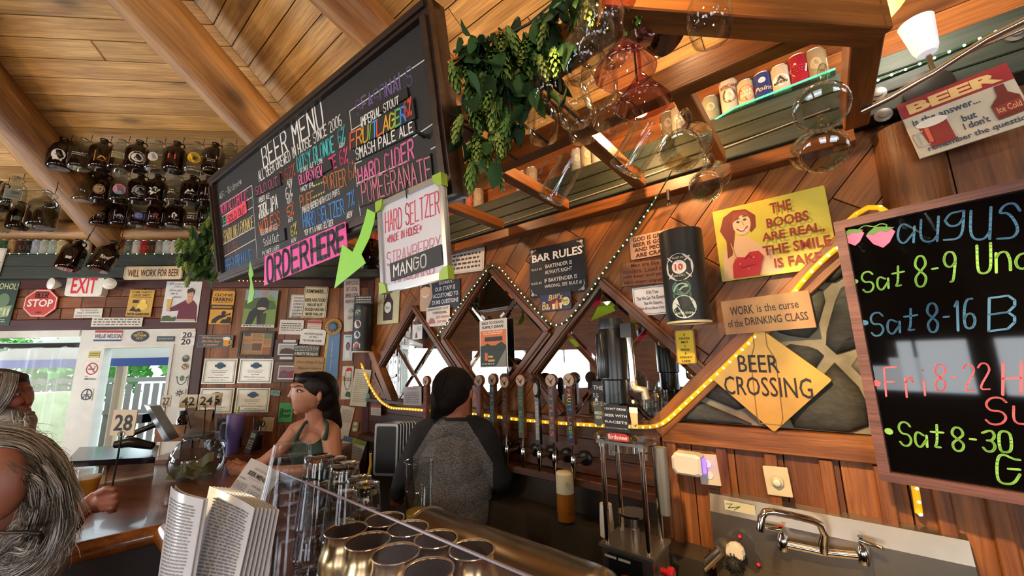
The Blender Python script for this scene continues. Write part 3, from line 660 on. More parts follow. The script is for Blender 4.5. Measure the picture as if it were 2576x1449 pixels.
sticker('no smoking sticker with red ring on the door post', WA, q4((218, 911), (252, 911), (243, 958), (209, 957)), '#e4e1d8', [('l', [(.5+.4*cos(i*pi/12), .36+.30*sin(i*pi/12)) for i in range(25)], '#c03a3a', .06), ('r', .24, .35, .66, .42, '#55403c'), ('l', [(.25, .16), (.75, .57)], '#c03a3a', .06), ('l', [(.66, .34), (.72, .26), (.62, .2)], '#55403c', .03), ('t', 'NO', .1, .74, .36, .82, '#5a5650'), ('t', 'SMOKING', .08, .86, .94, .97, '#5a5650', .02)], off=DO)
sticker('round black peace symbol sticker low on the door post', WA, q4((205, 977), (235, 977), (232, 1008), (202, 1008)), '#d9d8cf', [('l', [(.5+.42*cos(i*pi/12), .5+.42*sin(i*pi/12)) for i in range(25)], '#3c3c44', .09), ('l', [(.5, .1), (.5, .9)], '#3c3c44', .08), ('l', [(.5, .45), (.15, .85)], '#3c3c44', .08), ('l', [(.5, .45), (.85, .85)], '#3c3c44', .08), ('r', .2, .48, .8, .54, '#3c3c44')], off=DO)
for i, (cy, col, lab, its) in enumerate(((902, '#5d6a60', 'green arched sticker highest on the door stile beside the certificates', [('r', .2, .3, .8, .9, '#2e3a36'), ('e', .5, .3, .3, .25, '#8a948a')]), (922, '#c9b48c', 'round tan and red sticker on the door stile beside the certificates', [('e', .5, .5, .4, .4, '#8a5a4a'), ('p', [(.2, .3), (.8, .7), (.7, .8), (.2, .45)], '#e0d8c4'), ('p', [(.8, .3), (.2, .75), (.3, .85)], '#9cb4ac')]))):
    sticker(lab, WA, q4((459-i*2, cy-9), (477-i*2, cy-9), (475-i*2, cy+9), (457-i*2, cy+9)), col, its, off=DO, poly=lambda w, h: [(w/2*cos(j*pi/8), h/2*sin(j*pi/8)) for j in range(16)])
sticker('smiling earth sticker on the door stile beside the certificates', WA, q4((443, 943), (474, 943), (471, 970), (440, 970)), '#dad8cf', [('e', .52, .32, .2, .26, '#5d7a6a'), ('l', [(.1, .25), (.2, .75), (.5, .95), (.8, .75), (.92, .25)], '#4a4a46', .06, 1), ('e', .1, .22, .07, .08, '#3a3a36'), ('e', .92, .22, .07, .08, '#3a3a36')], off=DO)
sticker('dark starburst sticker lowest on the door stile', WA, q4((440, 978), (468, 978), (465, 1000), (437, 1000)), '#d6d4ca', [('p', [(.5+(.48 if i % 2 == 0 else .2)*cos(i*pi/8), .5+(.48 if i % 2 == 0 else .2)*sin(i*pi/8)) for i in range(16)], '#4a463e'), ('e', .5, .5, .15, .15, '#9a927c')], off=DO)

sign('warning_sign', 'yellow and black GONE DRINKING sign with a crawling figure', WA, q4((536, 731), (591, 733), (583, 816), (526, 816)), '#dd9f2c',
 [('t', 'GONE', .1, .08, .94, .17, K_, .01), ('t', 'DRINKING', .06, .20, .94, .32, K_, .025), ('r', .1, .35, .9, .36, K_), ('r', .0, .42, 1, .56, '#2c2620'), ('r', .06, .46, .94, .52, '#b08428'), ('e', .62, .66, .09, .06, K_), ('p', [(.12, .97), (.16, .86), (.35, .76), (.58, .70), (.72, .72), (.82, .68), (.86, .71), (.66, .79), (.48, .84), (.36, .90), (.32, .97), (.24, .97), (.27, .89), (.2, .97)], K_), ('p', [(.86, .70), (.9, .64), (.93, .7), (.9, .75)], K_), ('p', [(.5, .97), (.6, .86), (.78, .84), (.82, .78), (.98, .78), (.98, .97)], K_)], off=OA, rad=.012)
sign('wooden_plaque', 'slate blue plaque with an orange beer mug about free beer', WA, q4((502, 842), (589, 844), (587, 875), (499, 874)), '#3e4a50', [('t', 'All beer is good!', .06, .12, .66, .34, '#e8a878', .01, 1), ('t', 'But free beer', .1, .4, .62, .6, '#e8a878', .01, 1), ('t', 'is better!', .16, .68, .56, .86, '#e8a878', .01, 1), ('p', [(.72, .3), (.9, .3), (.88, .88), (.74, .88)], '#e09a2c'), ('e', .81, .27, .11, .14, '#efe6d2'), ('l', [(.89, .42), (.96, .45), (.95, .7), (.88, .76)], '#e09a2c', .09), ('o', .01, .04, .99, .96, '#8d9a9c', .03)], th=.01, off=OA)
photo1 = [('r', 0, 0, 1, .93, '#7f9a56'), ('p', [(0, .0), (1, 0), (1, .3), (.8, .12), (.4, .35), (0, .3)], '#8fa3b0'), ('p', [(.0, .3), (.4, .2), (.9, .3), (1, .5), (.6, .55), (0, .5)], '#4f6a3a'), ('p', [(.1, .92), (.18, .6), (.36, .46), (.4, .3), (.5, .2), (.66, .2), (.76, .34), (.74, .5), (.6, .6), (.62, .92), (.45, .92), (.42, .68), (.3, .92)], '#2c2e33'), ('e', .6, .10, .09, .08, '#b08a74'), ('e', .55, .5, .14, .04, '#c9b6a0'), ('r', .55, .62, .7, .92, '#3d4836'), ('r', 0, .93, 1, 1, '#dcdcd4'), ('g', .05, .94, .95, .99, '#4c4c48', 1)]
sign('canvas_photo', 'canvas photo of a seated person in black outdoors on grass', WA, q4((621, 730), (702, 731), (694, 825), (612, 823)), '#6f8a4a', photo1, th=.015, off=OA, cat='picture')
sign('framed_article', 'black framed newspaper article on tan paper', WA, q4((607, 832), (693, 834), (689, 898), (601, 897)), '#b98a58', [('e', .2, .14, .1, .08, '#4a4e48'), ('r', .68, .08, .92, .3, '#6a7a5c'), ('r', .1, .5, .36, .76, '#857a6c'), ('r', .38, .48, .64, .76, '#6a4a38'), ('r', .68, .62, .92, .92, '#9c6038'), ('g', .36, .1, .64, .4, '#7c5a38', 6), ('g', .1, .3, .33, .46, '#7c5a38', 4), ('g', .1, .8, .64, .92, '#7c5a38', 3), ('g', .7, .34, .92, .58, '#7c5a38', 5)], th=.008, off=OA, frame=('#17140f', .016, .01), cat='picture')
sign('metal_sign', 'cream REMEMBER BEER HAS FOOD VALUE metal sign', WA, q4((765, 720), (826, 722), (821, 800), (761, 799)), '#d7cba6', [('o', .04, .03, .96, .97, '#4a3c2a', .012), ('t', 'REMEMBER...', .1, .1, .9, .22, K_, .02), ('t', 'BEER HAS FOOD', .08, .38, .92, .49, K_, .02), ('t', 'VALUE BUT', .18, .54, .82, .64, K_, .02), ('t', 'FOOD HAS NO', .12, .69, .9, .79, K_, .02), ('t', 'BEER VALUE', .16, .84, .86, .93, K_, .02)], off=.034, rad=.012)
sign('paper_notice', 'white notice reading DO NOT QUESTION AUTHORITY', WA, q4((732, 741), (770, 742), (765, 800), (728, 799)), '#dcd9d0', [('o', .05, .03, .95, .97, '#77746c', .012)]+[('t', s, .2, .1+i*.135, .86, .19+i*.135, '#55524c', .01) for i, s in enumerate(('DO NOT', 'QUESTION', 'AUTHORITY,', 'THEY', "DON'T", 'KNOW', 'EITHER.'))], th=.003, off=OA, rad=.004)
sign('paper_notice', 'white laminated notice below the authority notice', WA, q4((704, 804), (768, 806), (759, 842), (702, 841)), '#dedad0', [('g', .08, .2, .92, .8, '#5a5750', 4)], th=.003, off=OA)
sign('red_banded_card', 'small white card with a red top band behind the laugh notice', WA, q4((774, 806), (810, 807), (808, 830), (773, 829)), '#d5cdbf', [('r', 0, .05, 1, .32, '#b23a34'), ('g', .1, .4, .9, .95, '#a09686', 3)], th=.003, off=OA)
sign('paper_notice', "white laminated notice reading WE WON'T LAUGH AT YOU", WA, q4((760, 827), (820, 830), (818, 868), (752, 865)), '#e4e2dc', [('t', "WE WON'T LAUGH", .14, .24, .88, .38, '#3c3a36', .02), ('t', 'AT YOU', .36, .46, .66, .58, '#3c3a36', .02), ('t', "'TIL YOU'RE GONE.", .12, .68, .88, .82, '#3c3a36', .02), ('p', [(.0, 0), (.1, 0), (0, .14)], '#6a7280'), ('p', [(1, 0), (.9, 0), (1, .14)], '#6a7280')], th=.003, off=.036)
sign('framed_photo', 'photo of a dark carriage on a maroon backing board', WA, q4((694, 854), (754, 854), (744, 909), (690, 908)), '#43262a', [('r', .16, .2, .98, .72, '#e0ddd6'), ('r', .2, .24, .96, .68, '#a9a6a4'), ('p', [(.24, .66), (.3, .46), (.5, .4), (.7, .42), (.92, .5), (.96, .68)], '#4a3a34'), ('r', .34, .02, .9, .14, '#c8d2d8'), ('r', .28, .8, .84, .92, '#c8d2d8')], th=.012, off=OA, cat='picture')
sign('dark_plaque', 'black plaque about forty one miles to the gallon', WA, q4((742, 868), (806, 870), (803, 897), (739, 895)), '#2c3230', [('g', .04, .08, .96, .56, '#c9c7b8', 4), ('t', '41 MILES TO THE GALLON.', .04, .64, .96, .92, '#dcd9c8', .03)], th=.008, off=.036)
sign('framed_photo', 'photo of a crowd in a grey weathered wood frame', WA, q4((693, 909), (745, 909), (740, 962), (689, 961)), '#5f5148', [('r', .22, .2, 1, .86, '#dedad2'), ('r', .26, .26, .98, .8, '#8c7c84'), ('p', [(.26, .8), (.3, .5), (.5, .42), (.7, .5), (.98, .44), (.98, .8)], '#8a3d4a'), ('e', .5, .66, .14, .1, '#4c6480')], th=.014, off=OA, cat='picture')
sign('cardboard_sign', 'brown cardboard sign about paying in advance', WA, q4((741, 899), (815, 898), (813, 942), (738, 938)), '#a9865a', [('t', "If You're Drinking To Forget", .04, .22, .96, .42, '#4a3218', .005, 1), ('t', 'Please pay in Advance', .1, .58, .9, .78, '#4a3218', .005, 1)], th=.005, off=.036)
sign('narrow_metal_sign', 'tall white SHOP LOCAL EAT LOCAL sign', WA, q4((871, 702), (917, 697), (893, 834), (860, 834)), '#d8d3c8', [('t', 'SHOP LOCAL.', .12, .05, .95, .13, '#8a4a3c', .02), ('t', 'EAT LOCAL.', .16, .17, .9, .25, '#8a4a3c', .02), ('t', 'SPEND LOCAL.', .1, .29, .95, .37, '#8a4a3c', .02), ('t', 'ENJOY LOCAL.', .1, .41, .95, .49, '#8a4a3c', .02), ('t', 'It Takes', .3, .58, .72, .65, '#55504a', 0, 1), ('t', 'Start Here', .24, .7, .78, .78, '#55504a', 0, 1)], off=OA, rad=.008)
def cert(label, px, logo='#3f5a78', tilt=0):
    return sign('certificate', label, WA, px, '#e6e0cc', [('o', .05, .06, .95, .94, '#7d958c', .035), ('o', .09, .11, .91, .89, '#b9c0a8', .012), ('e', .5, .28, .12, .13, logo), ('r', .34, .24, .66, .34, '#2f4a66'), ('r', .24, .47, .76, .48, '#6a6a60'), ('t', 'BEST OF WASHINGTON', .3, .52, .7, .57, '#6a665c'), ('t', 'Gold Medal', .38, .62, .62, .67, '#6a665c'), ('t', 'Birdsview Brewing Company', .2, .72, .8, .78, '#4a4a46', .01), ('g', .3, .83, .7, .87, '#8a867c', 1)], th=.003, off=OA, cat='certificate', group='award certificates', rough=.22)
cert('creased award certificate in the upper row beside the door', q4((515, 902), (599, 902), (591, 966), (507, 966)))
cert('award certificate in the upper row under the framed article', q4((603, 902), (689, 903), (683, 964), (598, 964)))
cert('award certificate in the lower row beside the door', q4((505, 976), (590, 976), (584, 1040), (497, 1040)))
cert('award certificate in the lower row behind the purple cup', q4((594, 976), (681, 976), (675, 1037), (592, 1037)))
sign('sticky_note', 'pale blue sticky note beside the certificates', WA, q4((682, 981), (705, 983), (704, 996), (681, 994)), '#86b4b4', [('s', 'OPEN', .15, .25, .85, .75, '#3a5a66', .06)], th=.001, off=OA, cat='note')
sign('green_paper', 'bright green paper partly behind the woman in green', WA, q4((703, 1013), (738, 1013), (736, 1062), (700, 1062)), '#3f9a52', [('s', 'Open', .1, .3, .8, .5, '#1e5a30', .04), ('s', 'Shop', .1, .55, .8, .75, '#1e5a30', .04)], th=.002, off=OA, cat='paper')
# rosette with tails
rc = place(WA, q4((818, 800), (862, 800), (862, 844), (818, 844)), OA); ro = thing('rosette', 'blue and gold prize rosette with long ribbon tails', 'ribbon', rc[0])
rr = rc[1]/2; ob('back_ruffle', MB().lathe([(rr, 0), (rr*1.02, .006), (rr*.8, .012)], 28), mt('#2b3440', .6), ro)
for i in range(26):
    a = 2*pi*i/26; ob('petal', MB().add([(rr*.45*cos(a), rr*.45*sin(a), .016), (rr*.95*cos(a-.1), rr*.95*sin(a-.1), .012), (rr*1.0*cos(a), rr*1.0*sin(a), .02), (rr*.95*cos(a+.1), rr*.95*sin(a+.1), .012)], [(0, 1, 2, 3)]), mt('#c99a30', .45), ro)
ob('button_face', MB().lathe([(rr*.46, .012), (rr*.44, .022), (rr*.3, .024)], 20), mt('#3d5f86', .35), ro)
for x0, x1, col, l in ((-.05, -.02, '#c2a23a', .40), (-.03, .035, '#4f7cab', .42), (.03, .055, '#4f7cab', .41), (.018, .034, '#c2a23a', .41)):
    ob('ribbon_tail', MB().prism([(x0, -rr*.6), (x1, -rr*.6), (x1+.004, -l), (x0-.012, -l+.005)], .002+x1*.05, .005+x1*.05), mt(col, .4), ro)
ta = Art(.05, .3, .009); ta.draw([]); 
for i, ch in enumerate('RESERVE GRAND'):
    if ch != ' ': ta.draw([('t', ch, .42, .08+i*.06, .60, .125+i*.06, '#d8dde0')])
lt = list(ta.by.items())
for (col, kind), mb in lt: ob('lettering', mb, mt(col), ro, M.Translation((0.002, -.24, 0)))
sign('portrait_card', 'narrow card with a portrait in a white coat beside the black cup tube', WA, q4((865, 842), (889, 842), (886, 907), (862, 908)), '#cfdbe2', [('e', .5, .45, .2, .16, '#3a2a24'), ('e', .5, .47, .14, .12, '#9a7058'), ('p', [(.2, .9), (.3, .62), (.7, .62), (.8, .9)], '#e8e6e0'), ('r', .2, .05, .8, .1, '#6a9ab0')], th=.003, off=OA, cat='card')
sign('crayon_drawing', 'crayon drawing of a bearded face under the portrait card', WA, q4((864, 922), (891, 920), (885, 1005), (855, 1004)), '#d8d6ce', [('p', [(.25, .16), (.45, .04), (.8, .05), (.9, .2), (.7, .14)], '#c02c34'), ('l', [(.3, .2), (.22, .4), (.3, .62), (.5, .74), (.75, .62), (.82, .4), (.8, .2)], '#3a3a3a', .015, 1), ('o', .3, .36, .48, .44, '#2a2a2a', .012), ('o', .58, .36, .76, .44, '#2a2a2a', .012), ('p', [(.35, .9), (.5, .76), (.8, .78), (.85, .95)], '#2c6a4a'), ('r', .05, .3, .2, .45, '#c9a23a')], th=.002, off=OA, cat='drawing')
sign('paper_notice', 'long white paper with handwriting beside the yellow rope light', WA, q4((893, 928), (934, 930), (922, 1024), (880, 1020)), '#d6d8c8', [('g', .12, .1, .9, .9, '#a4a698', 14)], th=.002, off=.05)
sign('paper_notice', 'curled receipt paper hanging behind the woman in green', WA, q4((853, 1019), (888, 1024), (880, 1108), (846, 1102)), '#cfd0ca', [('g', .12, .1, .88, .5, '#a09c94', 6)], th=.002, off=OA)
cal = sign('wall_calendar', 'tear-off calendar with a green and blue top strip', WA, q4((862, 1096), (921, 1108), (904, 1182), (848, 1165)), '#d9d6cf', [('r', 0, 0, 1, .17, '#8fa84e'), ('r', 0, 0, .4, .17, '#4f6fa0'), ('g', .1, .28, .9, .92, '#b4b0a8', 7)], th=.008, off=.05, cat='calendar')
def plate(label, fr, px, off, kind='switch', col='#cbbb96'):
    o = sign('wall_plate', label, fr, px, col, [], th=.006, rad=.004, off=off, cat='switch')
    if kind == 'switch': ob('toggle', MB().box(-.005, .005, -.012, .008, .006, .02), mt(col, .4), o)
    elif kind == 'outlet':
        for s in (-1, 1): ob('socket', MB().lathe([(.014, .006), (.013, .009)], 12, (0, s*.02, 0)), mt('#e0d6bc', .4), o)
    elif kind == 'dial': ob('dial_ring', MB().lathe([(.019, .006), (.018, .016), (.013, .018)], 20), mt('#b8ad92', .3), o, smooth=40); ob('dial_knob', MB().lathe([(.012, .008), (.011, .026), (.008, .028)], 16), mt('#d6cdb6', .35), o, smooth=40)
    return o
plate('ivory light switch plate above the back shelf', WA, q4((661, 1049), (690, 1050), (688, 1086), (660, 1084)), OA)
plate('sage green outlet plate near the calendar', WA, q4((887, 1060), (903, 1061), (901, 1086), (886, 1085)), OA, 'outlet', '#8f9c86')

# ================================================================== signs on the tap wall
OB = .026
def corners_art(col): return [('l', [(x0+sx*.10, y0), (x0+sx*.03, y0+sy*.03), (x0, y0+sy*.12)], col, .02, 1) for x0, y0, sx, sy in ((.03, .04, 1, 1), (.97, .04, -1, 1), (.97, .96, -1, -1), (.03, .96, 1, -1))]+[('e', x, y, .03, .03, col) for x, y in ((.06, .06), (.94, .06), (.94, .94), (.06, .94))]
sign('bar_rules_sign', 'black tin BAR RULES sign with ornate white corners', WB, q4((1335, 629), (1473, 596), (1477, 734), (1332, 750)), '#141417', corners_art('#b9b8b2')+[('t', 'BAR RULES', .06, .14, .96, .30, '#e8e6e0', .03), ('t', 'RULE #1', .05, .42, .24, .47, '#c9c7c0', .01), ('t', 'BARTENDER IS', .31, .38, .78, .455, '#d8d6ce', .01), ('t', 'ALWAYS RIGHT', .30, .50, .78, .575, '#d8d6ce', .01), ('t', 'RULE #2', .04, .70, .24, .75, '#c9c7c0', .01), ('t', 'IF BARTENDER IS', .29, .66, .86, .735, '#d8d6ce', .01), ('t', 'WRONG, SEE RULE # 1', .29, .78, .97, .855, '#d8d6ce', .01)], off=OB, rad=.006)
sign('bar_plaque', 'small navy plaque with beer glasses under the bar rules sign', WB, q4((1361, 744), (1438, 731), (1439, 777), (1361, 786)), '#2a3150', [('t', "Bill's", .28, .06, .72, .4, '#e3c774', .01, 1), ('t', 'Bar', .06, .42, .38, .9, '#e3c774', .015, 1), ('e', .52, .62, .24, .3, '#7c2430'), ('p', [(.4, .6), (.5, .6), (.49, .92), (.41, .92)], '#f0e2b4'), ('p', [(.54, .42), (.57, .42), (.6, .6), (.6, .92), (.51, .92), (.51, .6)], '#d8a03c'), ('p', [(.63, .6), (.73, .6), (.71, .92), (.65, .92)], '#f0e2b4'), ('e', .84, .55, .13, .24, '#e8d88c'), ('t', 'Beer', .75, .42, .93, .56, '#5a2a18', .01), ('t', 'on Tap', .77, .62, .91, .7, '#5a2a18')], th=.008, off=.036)
sign('paper_notice', 'white notice with four bold lines behind the whiteboard corner', WB, q4((1108, 642), (1217, 622), (1220, 680), (1112, 694)), '#e0dcd4', [('g', .1, .12, .92, .88, '#4a4640', 4), ('o', .03, .05, .97, .95, '#b0aaa0', .015)], th=.003, off=OB)
sign('staff_sign', 'navy sign reading OUR STAFF IS ACCUSTOMED TO DUMB QUESTIONS', WB, q4((1056, 720), (1158, 700), (1157, 772), (1060, 784)), '#262c3c', [('p', [(0, 0), (.3, 0), (.34, .5), (.2, 1), (0, 1)], '#c9a888'), ('e', .14, .3, .13, .22, '#d8b494'), ('l', [(.08, .42), (.15, .47), (.22, .42)], '#f4eee4', .05), ('p', [(.0, .12), (.06, .0), (.24, .0), (.28, .14), (.14, .06)], '#2a1c14'), ('t', 'SORRY,', .5, .0, .86, .12, '#e4e6ea', .02), ('t', 'OUR STAFF IS', .4, .18, .9, .34, '#e4e6ea', .02), ('t', 'ACCUSTOMED TO', .36, .42, .97, .58, '#e4e6ea', .02), ('t', 'DUMB QUESTIONS', .34, .66, .98, .84, '#e4e6ea', .02)], off=OB)
sign('paper_notice', 'white sign with red print about drinking and problems', WB, q4((1074, 776), (1133, 766), (1131, 818), (1072, 823)), '#ded4c8', [('t', "DRINKING WON'T SOLVE", .06, .06, .94, .18, '#5a4a44', .01), ('t', 'YOUR PROBLEMS...', .28, .26, .92, .38, '#5a4a44', .01), ('t', 'BUT PASSING', .46, .5, .98, .62, '#b8443a', .01), ('t', 'OUT WILL', .5, .72, .9, .84, '#b8443a', .01), ('p', [(.1, .85), (.2, .55), (.35, .6), (.42, .85)], '#b06a58')], off=.036)
sign('growler_poster', 'cream poster with a brown growler silhouette', WB, q4((953, 712), (1007, 703), (1003, 811), (950, 818)), '#c9c49a', [('p', [(.3, .92), (.28, .5), (.42, .34), (.43, .2), (.57, .2), (.58, .34), (.74, .5), (.73, .92)], '#3a1c14'), ('l', [(.42, .26), (.3, .3), (.33, .42)], '#3a1c14', .03), ('e', .5, .62, .16, .13, '#e0ddd0'), ('t', 'Beer', .4, .58, .6, .66, '#4a3a30')], th=.003, off=OB, cat='poster')
sign('wooden_plaque', 'tan plaque reading GOD IS GREAT BEER IS GOOD', WB, q4((1585, 602), (1698, 570), (1700, 640), (1589, 652)), '#c39a78', [('t', 'GOD IS GREAT', .08, .08, .94, .26, '#4a2418', .03), ('t', 'BEER IS GOOD', .08, .31, .94, .48, '#4a2418', .03), ('t', 'AND PEOPLE', .1, .53, .9, .70, '#4a2418', .03), ('t', 'ARE CRAZY', .12, .76, .9, .93, '#4a2418', .03)], th=.01, off=.03, rad=.005)
sign('wooden_plaque', 'brown wooden plaque with burnt lettering about coolers', WB, q4((1563, 666), (1702, 646), (1702, 711), (1568, 722)), wood('plaque', '#6b3f22', '#8d5a34', .55, 3, 30, .1, 0), [('t', 'Men are like', .2, .05, .72, .22, '#2c160c', .01), ('t', 'coolers. Load them', .04, .29, .96, .46, '#2c160c', .01), ('t', 'with beer and you can', .03, .53, .98, .7, '#2c160c', .01), ('t', 'take them anywhere', .05, .77, .94, .94, '#2c160c', .01)], th=.012, off=OB)
sign('paper_notice', 'white bordered notice about the government we deserve', WB, q4((1592, 726), (1695, 712), (1697, 788), (1594, 796)), '#dcdee4', [('o', .04, .05, .96, .95, '#3c3c44', .012), ('t', "If It's True-", .36, .14, .66, .27, '#26262c', .01), ('t', 'That We Get The Government', .1, .34, .92, .46, '#26262c', .01), ('t', 'That We Deserve...', .27, .53, .75, .64, '#26262c', .01), ('t', "Then We've Been Very Bad", .13, .71, .88, .83, '#26262c', .01)], th=.003, off=OB)
NEV = [('p', [(.5+.46*cos(i*pi/20)*(1+.02*cos(i*6)), .5+.47*sin(i*pi/20)*(1+.015*cos(i*6))) if False else (min(.93, max(.07, .5+.6*cos(i*pi/22))), min(.96, max(.04, .5+.62*sin(i*pi/22)))) for i in range(44)], '#e8c42c')]
sign('bottle_sign', 'yellow and copper sign reading I NEVER MET A BEER', WB, q4((1699, 831), (1746, 827), (1754, 918), (1701, 916)), '#b07a4a', NEV+[('t', s, .5-wd/2, .12+i*.107, .5+wd/2, .18+i*.107, '#5a2c10', .02) for i, (s, wd) in enumerate((('I', .06), ('NEVER', .56), ('MET', .36), ('A', .1), ('BEER', .46), ('I', .06), ("DIDN'T", .6), ('LIKE', .42)))], off=.05, rad=.010)
PIN = [('p', [(.03, .98), (.05, .62), (.14, .54), (.2, .42), (.3, .44), (.4, .58), (.5, .66), (.56, .98)], '#d9b48c'), ('p', [(.09, .7), (.1, .46), (.05, .3), (.1, .12), (.2, .05), (.32, .07), (.4, .18), (.39, .34), (.34, .40), (.3, .3), (.2, .3), (.17, .5), (.14, .66)], '#7c3220'), ('e', .265, .26, .085, .155, '#e3c19c'), ('p', [(.17, .24), (.2, .1), (.32, .1), (.37, .2), (.27, .14)], '#8f4028'), ('p', [(.22, .325), (.27, .34), (.31, .315), (.30, .36), (.26, .375)], '#f2ebe0'), ('l', [(.215, .32), (.265, .375), (.315, .31)], '#a8302c', .014, 1), ('e', .235, .225, .016, .012, '#2c3a2c'), ('e', .30, .21, .016, .012, '#2c3a2c'), ('l', [(.215, .19), (.25, .175)], '#5a2818', .01), ('l', [(.285, .165), (.315, .165)], '#5a2818', .01), ('l', [(.27, .22), (.28, .275)], '#c49a76', .008),
 ('p', [(.12, .98), (.13, .8), (.17, .70), (.25, .72), (.30, .66), (.38, .66), (.42, .74), (.39, .84), (.36, .98)], '#b3202a'), ('l', [(.17, .72), (.14, .5)], '#c8a04a', .012), ('l', [(.25, .74), (.29, .7), (.31, .74)], '#7a1018', .012), ('l', [(.2, .85), (.34, .83)], '#8f1820', .01), ('e', .2, .8, .01, .012, '#e0686c'), ('e', .33, .74, .01, .012, '#e0686c'), ('e', .27, .88, .008, .01, '#e0686c')]
sign('pinup_tin_sign', 'yellow tin sign with a retro pin-up woman in a red dress', WB, q4((1790, 533), (2081, 466), (2106, 668), (1819, 711)), '#cdc246', PIN+[('t', 'THE', .54, .08, .72, .22, '#86261c', .022), ('t', 'BOOBS', .49, .27, .84, .40, '#86261c', .022), ('t', 'ARE REAL,', .43, .45, .94, .58, '#86261c', .022), ('t', 'THE SMILE', .42, .62, .97, .75, '#86261c', .022), ('t', 'IS FAKE', .50, .80, .88, .92, '#86261c', .022)], off=.045, rad=.005)
sign('wooden_plaque', 'tan board reading WORK is the curse of the DRINKING CLASS', WB, q4((1818, 759), (2041, 729), (2048, 825), (1822, 843)), '#a17a4e', [('t', 'WORK', .10, .20, .38, .46, '#2a1c10', .02), ('t', 'is the curse', .42, .22, .87, .44, '#2a1c10', .005), ('t', 'of the', .05, .58, .23, .80, '#2a1c10', .005), ('t', 'DRINKING CLASS', .26, .56, .94, .78, '#2a1c10', .01)], th=.01, off=.07)
D0, w0, h0 = place(WB, q4((1788, 952), (1912, 834), (2097, 948), (1952, 1089)), .06)
sg = ob('beer_crossing_sign', MB().prism(rrect(w0, h0, .008), 0, .004, .001), mt('#c8993c', .35, .25, noise=.1), None, D0, 'yellow diamond BEER CROSSING road sign', 'sign')
ul, vl = WB.uv(1826, 1000, .065); ur, _ = WB.uv(2044, 975, .065); vt = WB.uv(1930, 893, .065)[1]; u0, v0 = (ul+ur)/2, (vt+vl)/2; bw_, bh_ = ur-ul, vt-vl
inv = D0.inverted() @ WB.mat(u0, v0, .0645, radians(-1)); A1 = Art(bw_, bh_, 0)
A1.draw([('l', [(.42, -.55), (.42, -.2), (.36, .1), (.36, 1.4), (.39, 1.55), (.62, 1.55), (.65, 1.4), (.65, .1), (.57, -.2), (.57, -.55), (.42, -.55)], '#8a6526', .02), ('t', 'BEER', .20, .0, .68, .40, '#20180f', .005), ('t', 'CROSSING', .0, .50, 1.0, .94, '#20180f', .005)])
for (col, kind), mb in A1.by.items(): ob(kind, mb, mt(col), sg, inv)
# BEER is the answer: leans out a little
sign('beer_answer_sign', 'white and red sign reading BEER is the answer with bottle and mug', WB, q4((2266, 267), (2552, 148), (2584, 318), (2301, 402)), '#c9c2ae', [('r', 0, 0, 1, .28, '#8f1f26'), ('t', 'BEER', .08, .06, .92, .24, '#dbb97a', .05), ('t', 'is the answer...', .07, .34, .68, .45, '#34405c', .015), ('p', [(.10, .52), (.36, .50), (.37, .88), (.14, .90)], '#8c2c22'), ('e', .23, .48, .15, .07, '#efe9dc'), ('l', [(.11, .58), (.03, .6), (.04, .82), (.13, .82)], '#b8b4aa', .03), ('r', .14, .55, .18, .8, '#d0654a'), ('t', 'but', .48, .55, .60, .66, '#34405c', .015), ('t', "I don't", .46, .68, .68, .79, '#34405c', .015), ('t', 'remember the question', .10, .85, .98, .96, '#34405c', .015), ('p', [(.82, .30), (.9, .30), (.9, .44), (.97, .54), (.97, .80), (.74, .82), (.73, .58), (.81, .46)], '#6d2418'), ('p', [(.735, .62), (.97, .58), (.97, .72), (.735, .76)], '#8f2f28'), ('t', 'Ice Cold', .76, .62, .95, .72, '#e0b070', .01)], off=.128, th=.006)

# --- August chalkboard: its far edge stands out from the wall
eu, _ = WB.uv(2099, 562, .13); pe = PB(eu, .13, 0)
CB = Fr(pe, az(142.5), ZUP)
zt = CB.uv(2099, 562)[1]; zb = CB.uv(2214, 1205)[1]; cw = .60; chh = zt-zb
CBW = wood('plum', '#5c3a38', '#7d5450', .6, 2, 20, .05, 0)
cb = ob('event_chalkboard', MB().box(0, cw, -chh, 0, -.012, 0), mt('#060607', .035, spec=.3), None, CB.mat(0, zt, 0), 'large black events chalkboard with neon handwriting in a plum frame', 'chalkboard')
for x0, x1, y0, y1 in ((0, cw, -.025, 0), (0, cw, -chh, -chh+.025), (0, .025, -chh+.025, -.025), (cw-.025, cw, -chh+.025, -.025)):
    ob('frame_rail', MB().box(x0, x1, y0, y1, -.015, .015), CBW, cb)
def cbxy(px, py): u, v = CB.uv(px, py); return u, v-zt
def script(txt, pts, col, wd, sh=.1):
    wd *= .62
    """handwriting fitted to the quad of pixels TL,TR,BR,BL"""
    a = [V((*cbxy(*p), 0)) for p in pts]; ss = strokes(txt, .2); xm = max(p[0] for q in ss for p in q); out = ([], [])
    for q in ss:
        qq = []
        for x, y in q:
            s = (x+sh*(y-3))/xm; t = y/6; p = a[3]*(1-s)*(1-t)+a[2]*s*(1-t)+a[1]*s*t+a[0]*(1-s)*t; qq.append((p.x, p.y))
        ribbon(qq, wd, out)
    ob('chalk_lettering', MB().add([(x, y, .0015) for x, y in out[0]], out[1]), mt(col, .8), cb)
def dot(px, py, r, col):
    x, y = cbxy(px, py); ob('chalk_dot', MB().prism([(x+r*cos(i*pi/8), y+r*sin(i*pi/8)) for i in range(16)], 0, .0015), mt(col, .8), cb)
GRN, BLU, PNK, STW = '#86c05a', '#3f749e', '#c86272', '#c86c9a'
script('august', q4((2258, 540), (2640, 440), (2650, 590), (2262, 612)), BLU, .008, .15)
